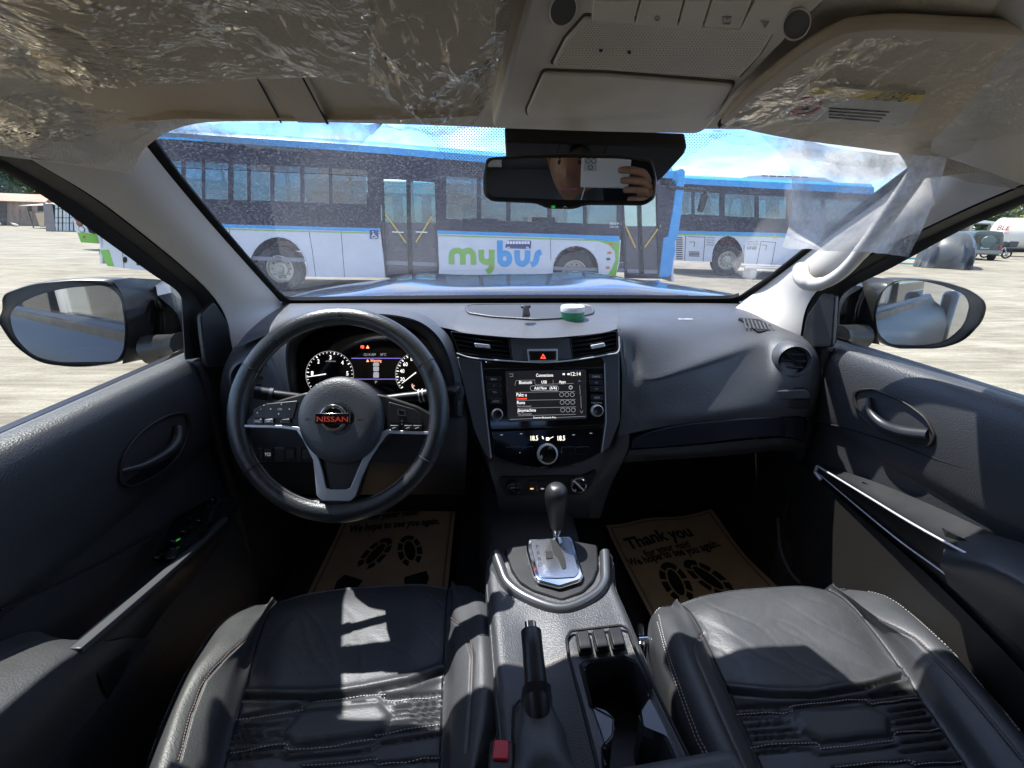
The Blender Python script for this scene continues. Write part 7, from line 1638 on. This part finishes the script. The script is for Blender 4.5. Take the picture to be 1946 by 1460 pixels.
pb(ell(161, 450.5, 2.6, 2.6, 10), .03, .05, 'fog_lamp', bpy.data.materials['lamp_amber'], **k3); pb([(164, 428), (176, 432), (182, 446), (170, 442)], 0, .02, 'engine_grille', 'gap', **k3)
mb = MB(); a_ = B3.at(190, 462); mb.lathe(a_ - UP*((a_-GO).dot(UP)) + UP*.45 + kk*1.5, x_, [(0, -.1), (.45, -.1), (.45, .15), (0, .15)], 24); mb.build('wheel', M['tyre'], bus3)
# a bus parked behind the first, glimpsed through its windows
E0, E1 = BA - B1.n*6.5 + (BA-BB)*.25, BB - B1.n*6.5; B4 = Plane(E0, B1.n)
bus4 = thing('city_bus', 'pale bus glimpsed through the windows of the mybus vehicle', 'bus', tuple(E0.lerp(E1, .5) - UP*.33))
mb = MB(); mb.slab([[E0, E1], [E0 + UP*1.1, E1 + UP*1.1]], -B1.n*2.4); mb.build('body', M['white_paint'], bus4)
mb = MB(); mb.slab([[E0 + UP*1.1 + B1.n*.002, E1 + UP*1.1 + B1.n*.002], [E0 + UP*2.1, E1 + UP*2.1]], -B1.n*2.38); mb.build('window_band', M['dark_band'], bus4)
mb = MB(); mb.slab([[E0 + UP*2.1, E1 + UP*2.1], [E0 + UP*2.45, E1 + UP*2.45]], -B1.n*2.4); mb.build('roof', mat('aqua_paint', (.25, .60, .62), .5), bus4)
for k in range(9):
    q = E0.lerp(E1, (k+.3)/9.2); q2 = E0.lerp(E1, (k+.95)/9.2)
    mb = MB(); mb.slab([[q + UP*1.2, q2 + UP*1.2], [q + UP*2.0, q2 + UP*2.0]], B1.n*.02); mb.build('window', mat('aqua_pane', (.30, .50, .48), .15) if 'aqua_pane' not in bpy.data.materials else bpy.data.materials['aqua_pane'], bus4, smooth=0)
for f in (.18, .8):
    q = E0.lerp(E1, f); mb = MB(); mb.lathe(q - UP*.33 + UP*.48 + B1.n*.02, B1.n, [(0, -.3), (.48, -.3), (.48, 0), (.3, .02), (0, .0)], 24); mb.build('wheel', M['tyre'], bus4)

# ---------------- sheds, container, scrap at the left edge of the yard
def upright(u0, v0, u1, v1): return vplane(gnd(u0, v0), gnd(u1, v1))
S1 = upright(-60, 428, 88, 430)
shed = thing('shed', 'low rusty corrugated shed with sagging roof at the far left of the yard', 'shed', tuple(gnd(20, 429)))
rust = mat('rusty_sheet', (.26, .19, .15), .8, var=.35, vscale=1.2, grain=.3, gscale=6, stretch=(6, 6, .6)); rustd = mat('dark_rust', (.09, .08, .075), .85, var=.3, vscale=2); palesheet = mat('pale_roof_sheet', (.48, .44, .34), .7, var=.15, vscale=1.5)
for k in range(12):                                      # wall sheets
    a = -60 + k*12.2; b_ = a + 12.2
    plate([(a, 378 + k*.35), (b_, 378.4 + k*.35), (b_, 431), (a, 431)], S1, -.02, .02 + .05*(k % 2)).build('wall_sheet', rustd if a < 12 else rust, shed, smooth=0)
P_ = [S1.at(-60, 378), S1.at(88, 383)]; mb = MB(); mb.slab([[p + S1.n*.5 - UP*.1 for p in P_], [p - S1.n*3 + UP*.9 for p in P_], [p - S1.n*6 for p in P_]], -UP*.08); mb.build('roof', mat('red_brown_roof', (.40, .20, .14), .8, var=.3, vscale=1), shed)
for (a, b_) in ((54, 61), (72, 83)): plate([(a, 390), (b_, 391), (b_, 402), (a, 401)], S1, .07, .10).build('window_opening', M['gap'], shed, smooth=0)
S2 = upright(66, 434, 112, 436)
lean = thing('lean_to', 'lean-to with pale sheet roof between rusty shed and container', 'shed', tuple(gnd(85, 435)))
P_ = [gnd(62, 433) + UP*2.35, gnd(112, 436) + UP*2.4]; mb = MB(); mb.slab([[p + S2.n*.6 for p in P_], [p - S2.n*3 + UP*.5 for p in P_]], -UP*.06); mb.build('roof_sheet', palesheet, lean)
plate([(68, 405), (85, 404), (85, 432), (77, 432)], S2, 0, .05).build('plywood_board', mat('plywood', (.50, .38, .24), .8), lean, smooth=0)
mb = MB(); mb.tube([gnd(64, 433), gnd(64, 433) + UP*2.3], .06, 6); mb.build('post', rustd, lean)
S3 = upright(110, 440, 146, 440.5)
cont = thing('shipping_container', 'white and grey shipping container with locking bars on its doors', 'container', tuple(gnd(115, 440)))
P_ = [S3.at(*p) for p in ((110, 388), (160, 388), (160, 440), (110, 440))]; kk2 = (S3.n*-1 + S3.n.cross(UP)*.55).normalized()
mb = MB(); mb.prism(P_, kk2*6); mb.build('body', mat('container_grey', (.20, .18, .18), .7, var=.1, vscale=2), cont)
for a, b_ in ((106, 126), (127, 146)):
    dr = plate([(a, 391), (b_, 391), (b_, 439), (a, 439)], S3, .01, .08).build('container_door', mat('container_white', (.58, .62, .62), .6, var=.08) if 'container_white' not in bpy.data.materials else bpy.data.materials['container_white'], cont, bevel=.01)
    for u in (a+6, a+14): glines([(u, 391), (u, 439)], S3, 'locking_bar', 'gap', dr, .035, .11)
    for v in (397, 414, 424): glines([(a, v), (b_, v)], S3, 'door_rib', 'gap', dr, .03, .10)
plate([(83, 387), (100, 387), (108, 440), (89, 441)], S3, -.1, .1).build('side_panel', bpy.data.materials['container_grey'], cont)
plate([(100, 389), (107, 390), (109, 440), (106, 440)], S3, 0, .05).build('door_gap', M['gap'], cont)
for (us, lb, m_) in ((((-12, 431), (8, 427), (28, 431)), 'pale slab lying on the ground left of the rusty shed wall', palesheet), (((22, 424), (44, 421), (74, 430)), 'blue-grey bent metal panel lying before the rusty shed', mat('blue_grey_sheet', (.22, .27, .31), .5))):
    a, b_, c_ = [gnd(*p) for p in us]; mb = MB(); mb.slab(cat2([[a + UP*.25, b_ + UP*.7, c_ + UP*.3], [a - S1.n*1.2 + UP*.2, b_ - S1.n*1.2 + UP*.5, c_ - S1.n*1.2 + UP*.2]], 4, 2), -UP*.2); o = mb.build('scrap_panel', m_, None); tag(o, lb, 'scrap metal')

# ---------------- vehicles at the right edge of the yard
c0 = gnd(1790, 511); tarp = thing('covered_car', 'car shrouded in a draped dark grey tarpaulin', 'car', tuple(c0))
rr = []; vx = S3.n.cross(UP)
fw = ray(1790, 450); fw = (fw - UP*fw.dot(UP)).normalized(); rt = fw.cross(UP).normalized()
def T3(x, y, z, o=c0): return o + rt*x + fw*y + UP*z
pr = [(0.0, 0, 1.0), (.35, .0, 1.0), (.7, .08, .98), (1.0, .25, .92), (1.3, .7, .80), (1.55, .95, .55), (1.66, 1.0, .25), (1.70, 1.0, 0)]
for z, s_, k in [(.02, 1.04, 0), (.3, 1.02, 0), (.6, 1.0, 0), (.95, .94, 0), (1.25, .82, 0), (1.5, .66, 0), (1.62, .45, 0), (1.66, .05, 0)]:
    row = []
    for j in range(48):
        t_ = 2*math.pi*j/48; sx = abs(math.cos(t_))**.5*(1 if math.cos(t_) > 0 else -1); sy = abs(math.sin(t_))**.5*(1 if math.sin(t_) > 0 else -1)
        fold = 1 + (.09*math.sin(t_*9+z*2) + .05*math.sin(t_*21+1+z*3))*max(0, 1-z/1.7)
        row.append(T3(sx*.98*s_*fold, sy*2.1*s_*fold + 2.1, z))
    rr.append(row)
MB().grid(rr, cu=True).build('tarpaulin', mat('tarp_grey', (.055, .06, .065), .42, rvar=.1, vscale=3), tarp)
for x in (-.62, .62): mb = MB(); mb.lathe(T3(x, 1.1, .3), rt, [(0, -.1), (.30, -.1), (.30, .1), (0, .1)], 20); mb.build('wheel', M['tyre'], tarp)
sv = gnd(1862, 495); suv = thing('estate_car', 'dark green sport utility vehicle seen from behind with spare wheel cover', 'car', tuple(sv))
fw2 = (fw - rt*.28).normalized(); rt2 = fw2.cross(UP).normalized(); F3 = lambda x, y, z: sv + rt2*x + fw2*y + UP*z
gm = mat('green_car_paint', (.05, .075, .07), .3, coat=.6)
sec = [(-.80, .35), (-.84, .6), (-.82, .95), (-.70, 1.55), (-.60, 1.70), (0, 1.76), (.60, 1.70), (.70, 1.55), (.82, .95), (.84, .6), (.80, .35)]
MB().grid([[F3(x*k, y, z*kz if z > 1 else z) for x, z in sec] for y, k, kz in ((0, .97, .97), (.05, 1, 1), (2.4, 1, 1), (3.0, .95, .66), (4.2, .92, .62))]).add([F3(x*.97, 0, z*(.97 if z > 1 else 1)) for x, z in sec], [tuple(range(len(sec)))]).build('body', gm, suv, smooth=30)
def qd(pts, nm, m_, th=.03, y=-.02): mb = MB(); mb.prism([F3(x, y, z) for x, z in pts], -fw2*th); return mb.build(nm, m_, suv, bevel=.006)
qd([(-.62, 1.02), (.62, 1.02), (.54, 1.52), (-.54, 1.52)], 'rear_window', M['gloss']); qd([(-.86, .42), (.86, .42), (.84, .62), (-.84, .62)], 'bumper', mat('bumper_beige', (.25, .24, .21), .5), .12)
for s_ in (-1, 1): qd([(s_*.80, .72), (s_*.66, .72), (s_*.66, .95), (s_*.80, .95)], 'tail_light', bpy.data.materials['lamp_red'])
qd([(-.18, .68), (.22, .68), (.22, .84), (-.18, .84)], 'number_plate', mat('plate_teal', (.35, .55, .55), .5)); mb = MB(); mb.lathe(F3(.05, -.03, 1.12), -fw2, [(.36, 0), (.36, .12), (.33, .16), (0, .17)], 28); mb.build('spare_wheel_cover', gm, suv)
for x in (-.68, .68):
    for y in (.6, 3.3): mb = MB(); mb.lathe(F3(x, y, .34), rt2, [(0, -.11), (.34, -.11), (.34, .11), (.2, .12), (0, .1)], 22); mb.build('wheel', M['tyre'], suv)
# motorcycle
mo_ = gnd(1884, 491); mc = thing('motorcycle', 'parked motorcycle with a dark top box in front of the tanker', 'motorcycle', tuple(mo_)); ax_ = (rt*.9 + fw*.45).normalized(); nx_ = ax_.cross(UP)
C3 = lambda x, z, y=0: mo_ + ax_*x + UP*z + nx_*y
for x in (-.45, .75):
    mb = MB(); mb.tube([C3(x + .25*math.cos(t_), .30 + .25*math.sin(t_)) for t_ in [2*math.pi*k/20 for k in range(20)]], .05, 8, closed=True); wq = mb.build('wheel', M['tyre'], mc); mb = MB(); mb.lathe(C3(x, .30, -.03), nx_, [(0, 0), (.09, 0), (.09, .06), (0, .06)], 14); mb.build('hub', M['rim_m'], wq)
mb = MB(); mb.tube([C3(.75, .30), C3(.52, .75), C3(.45, 1.0)], .035, 6); mb.tube([C3(.5, .75), C3(.2, .35), C3(-.45, .32)], .05, 6); mb.build('frame', M['silver'], mc)
mb = MB(); mb.tube([C3(.42, .74), C3(.15, .72), C3(-.1, .70), C3(-.55, .78)], [.08, .14, .10, .07], 10, flat=.7); mb.build('seat', M['satin_black'], mc)
mb = MB(); mb.tube([C3(.4, 1.02, -.33), C3(.45, 1.0), C3(.4, 1.02, .33)], .02, 6); mb.build('handlebar', M['satin_black'], mc)
mb = MB(); mb.box(C3(.75, .95), (.7, .45, .38)); mb.build('top_box', M['satin_black'], mc, bevel=.06); mb = MB(); mb.tube([C3(.2, .55, .05), C3(0, .50, .05)], .12, 10); mb.build('engine', M['graphite'], mc)
# tanker
tk = gnd(1925, 487); tnk = thing('tanker_truck', 'white road tanker with red letters at the right edge of the yard', 'tanker', tuple(tk)); fw3 = (rt*.95 + fw*.3).normalized(); Yt3 = lambda x, z: tk + fw3*x + UP*z; sd = fw3.cross(UP).normalized()
if sd.dot(CAMP-tk) < 0: sd = -sd
rr = []
for x, k in ((-1.5, .05), (-1.5, .92), (-1.42, 1), (8, 1), (8.1, .9), (8.1, .05)): rr.append([Yt3(x, 1.62) + (sd*math.cos(t_)*1.15 + UP*math.sin(t_)*1.15)*k for t_ in [2*math.pi*j/36 for j in range(36)]])
cr_ = mat('cream_white', (.66, .63, .56), .4, var=.06, vscale=1.5)
MB().grid(rr, cu=True).build('tank', cr_, tnk, smooth=50)
mb = MB(); mb.box(Yt3(3.2, 2.84), (9.0, .5, .08), Matrix.Rotation(math.atan2(fw3.y, fw3.x), 3, 'Z')); mb.build('walkway', palesheet, tnk); mb = MB(); mb.box(Yt3(3.2, .45), (9.2, 1.8, .14), Matrix.Rotation(math.atan2(fw3.y, fw3.x), 3, 'Z')); mb.build('chassis', M['gap'], tnk)
for x in (1.2, 5.2, 6.5): mb = MB(); mb.lathe(Yt3(x, .48) + sd*1.0, sd, [(0, -.2), (.48, -.2), (.48, .1), (.3, .12), (0, .1)], 24); mb.build('wheel', M['tyre'], tnk)
p0, p1 = Plane(tk + sd*1.17, sd).at(1893, 437), Plane(tk + sd*1.17, sd).at(1918, 438)
mb = MB(); text_mb('BLE', p0, p1, sd, mb, None, .05, bold=.02, shear=.15); mb.build('red_lettering', mat('red_print', (.55, .05, .05), .5), tnk, smooth=0)
mb = MB(); text_mb('NO. 1963', p0 - UP*.25, p1 - UP*.25, sd, mb, .12, .03); mb.build('small_lettering', bpy.data.materials['red_print'], tnk, smooth=0)
# blue steel frame beside the covered car
q0 = gnd(1738, 506); fr_ = thing('blue_rack', 'small blue steel trestle standing left of the covered car', 'trestle', tuple(q0))
for a, b_ in (((0, 0, 0), (.18, 0, .8)), ((-1.6, .1, .32), (.08, 0, .35)), ((-1.6, .1, 0), (-1.6, .1, .36)), ((-1.6, .5, .05), (.05, .4, .08))):
    mb = MB(); mb.tube([q0 + rt*a[0] + fw*a[1] + UP*a[2], q0 + rt*b_[0] + fw*b_[1] + UP*b_[2]], .05, 4); mb.build('steel_bar', mat('blue_steel', (.04, .30, .42), .5) if 'blue_steel' not in bpy.data.materials else bpy.data.materials['blue_steel'], fr_)
# building strip beyond the tanker and the parked row
bq = upright(1700, 478, 1900, 480); bld = thing('workshop_building', 'long grey open-fronted workshop behind the parked car and tanker', 'building', tuple(gnd(1800, 478)))
P_ = [gnd(1700, 478), gnd(1905, 480)]
mb = MB(); mb.slab([[p - bq.n*3 for p in P_], [p - bq.n*3 + UP*2.6 for p in P_]], -bq.n*.2); mb.build('back_wall', mat('stained_wall', (.30, .28, .24), .85, var=.25, vscale=1), bld)
mb = MB(); mb.slab([[p + UP*2.5 for p in P_], [p - bq.n*3.4 + UP*3.0 for p in P_]], -UP*.1); mb.build('roof', mat('grey_roof', (.16, .18, .19), .7), bld)
for k in range(6): q = P_[0].lerp(P_[1], k/5); mb = MB(); mb.box(q + UP*1.25, (.3, .3, 2.5)); mb.build('column', palesheet, bld)
# a white van parked behind, caught by the passenger-side mirror
vn = thing('parked_van', 'white van standing behind the truck, visible only in the passenger door mirror', 'van', (3.6, -7.5, -1.5))
mb = MB(); mb.prism([V3((2.7, -6.0, -1.15)), V3((2.7, -5.5, -.7)), V3((2.7, -6.3, -.35)), V3((2.7, -7.0, .4)), V3((2.7, -10.5, .45)), V3((2.7, -10.6, -1.15))], V3((1.8, 0, 0))); mb.build('body', M['white_paint'], vn, bevel=.08, seg=3)
mb = MB(); mb.prism([V3((2.85, -6.28, -.30)), V3((4.35, -6.28, -.30)), V3((4.25, -6.9, .3)), V3((2.95, -6.9, .3))], V3((0, .04, .04))); mb.build('windscreen', M['gloss'], vn)
for y in (-6.6, -9.8):
    for x in (2.72, 4.48): mb = MB(); mb.lathe((x, y, -1.18), (1, 0, 0), [(0, -.1), (.32, -.1), (.32, .1), (0, .1)], 22); mb.build('wheel', M['tyre'], vn)

# ---------------- trees beyond the yard: trunk, limbs and a crown of many leaf cards
leafm = [mat('leaf_dark', (.035, .075, .030), .6, var=.3, vscale=3), mat('leaf_mid', (.06, .11, .03), .6, var=.3, vscale=3), mat('leaf_yellow', (.20, .22, .04), .6, var=.3, vscale=3)]
bark = mat('bark', (.12, .09, .06), .9, grain=.5, gscale=20, gdist=.02)
def tree(base, h, r, mi, label, seed, n=5200, group='trees beyond the yard'):
    rn = random.Random(seed); t_ = thing('broadleaf_tree', label, 'tree', tuple(base), group)
    mb = MB(); mb.tube([base, base + UP*h*.3 + rt*.1, base + UP*h*.6], [.22, .17, .08], 8)
    cl_ = []
    for k in range(9):
        a = rn.uniform(0, 6.28); q = base + UP*h*rn.uniform(.5, .95) + (rt*math.cos(a) + fw*math.sin(a))*r*rn.uniform(.2, .75); cl_.append((q, r*rn.uniform(.35, .6)))
        mb.tube([base + UP*h*rn.uniform(.25, .5), q], [.09, .03], 5)
    mb.build('trunk', bark, t_)
    mb = MB()
    for k in range(n):
        q, rad_ = cl_[rn.randrange(len(cl_))]; d = V3((rn.gauss(0, 1), rn.gauss(0, 1), rn.gauss(0, .8))).normalized()*rad_*rn.uniform(.45, 1.08)
        c = q + d; s_ = rn.uniform(.16, .36); a = V3((rn.uniform(-1, 1), rn.uniform(-1, 1), rn.uniform(-1, 1))).normalized(); b_ = a.orthogonal().normalized()
        mb.add([c - a*s_, c + b_*s_*.5, c + a*s_, c - b_*s_*.5], [(0, 1, 2, 3)])
    mb.build('crown', leafm[mi], t_, smooth=0)
for i, (u, v, h, r, mi, lb) in enumerate(((-70, 424, 9, 4.5, 0, 'tall dark tree behind the rusty shed, cut by the left picture edge'), (10, 424, 10, 5, 0, 'dark green tree rising over the middle of the rusty shed roof'), (80, 424, 9, 4.5, 1, 'mid green tree over the lean-to beside the container'), (165, 424, 9, 4.5, 0, 'dark tree behind the white and green bus tail'),
      (1935, 476, 6.2, 3.2, 2, 'sunlit yellow-green tree behind the tanker'), (2030, 478, 6.5, 3.6, 2, 'yellow-green tree beyond the tail of the tanker'), (1860, 474, 4.2, 2.4, 1, 'low green tree over the workshop roof'))):
    tree(gnd(u, v), h, r, mi, lb, 20+i)
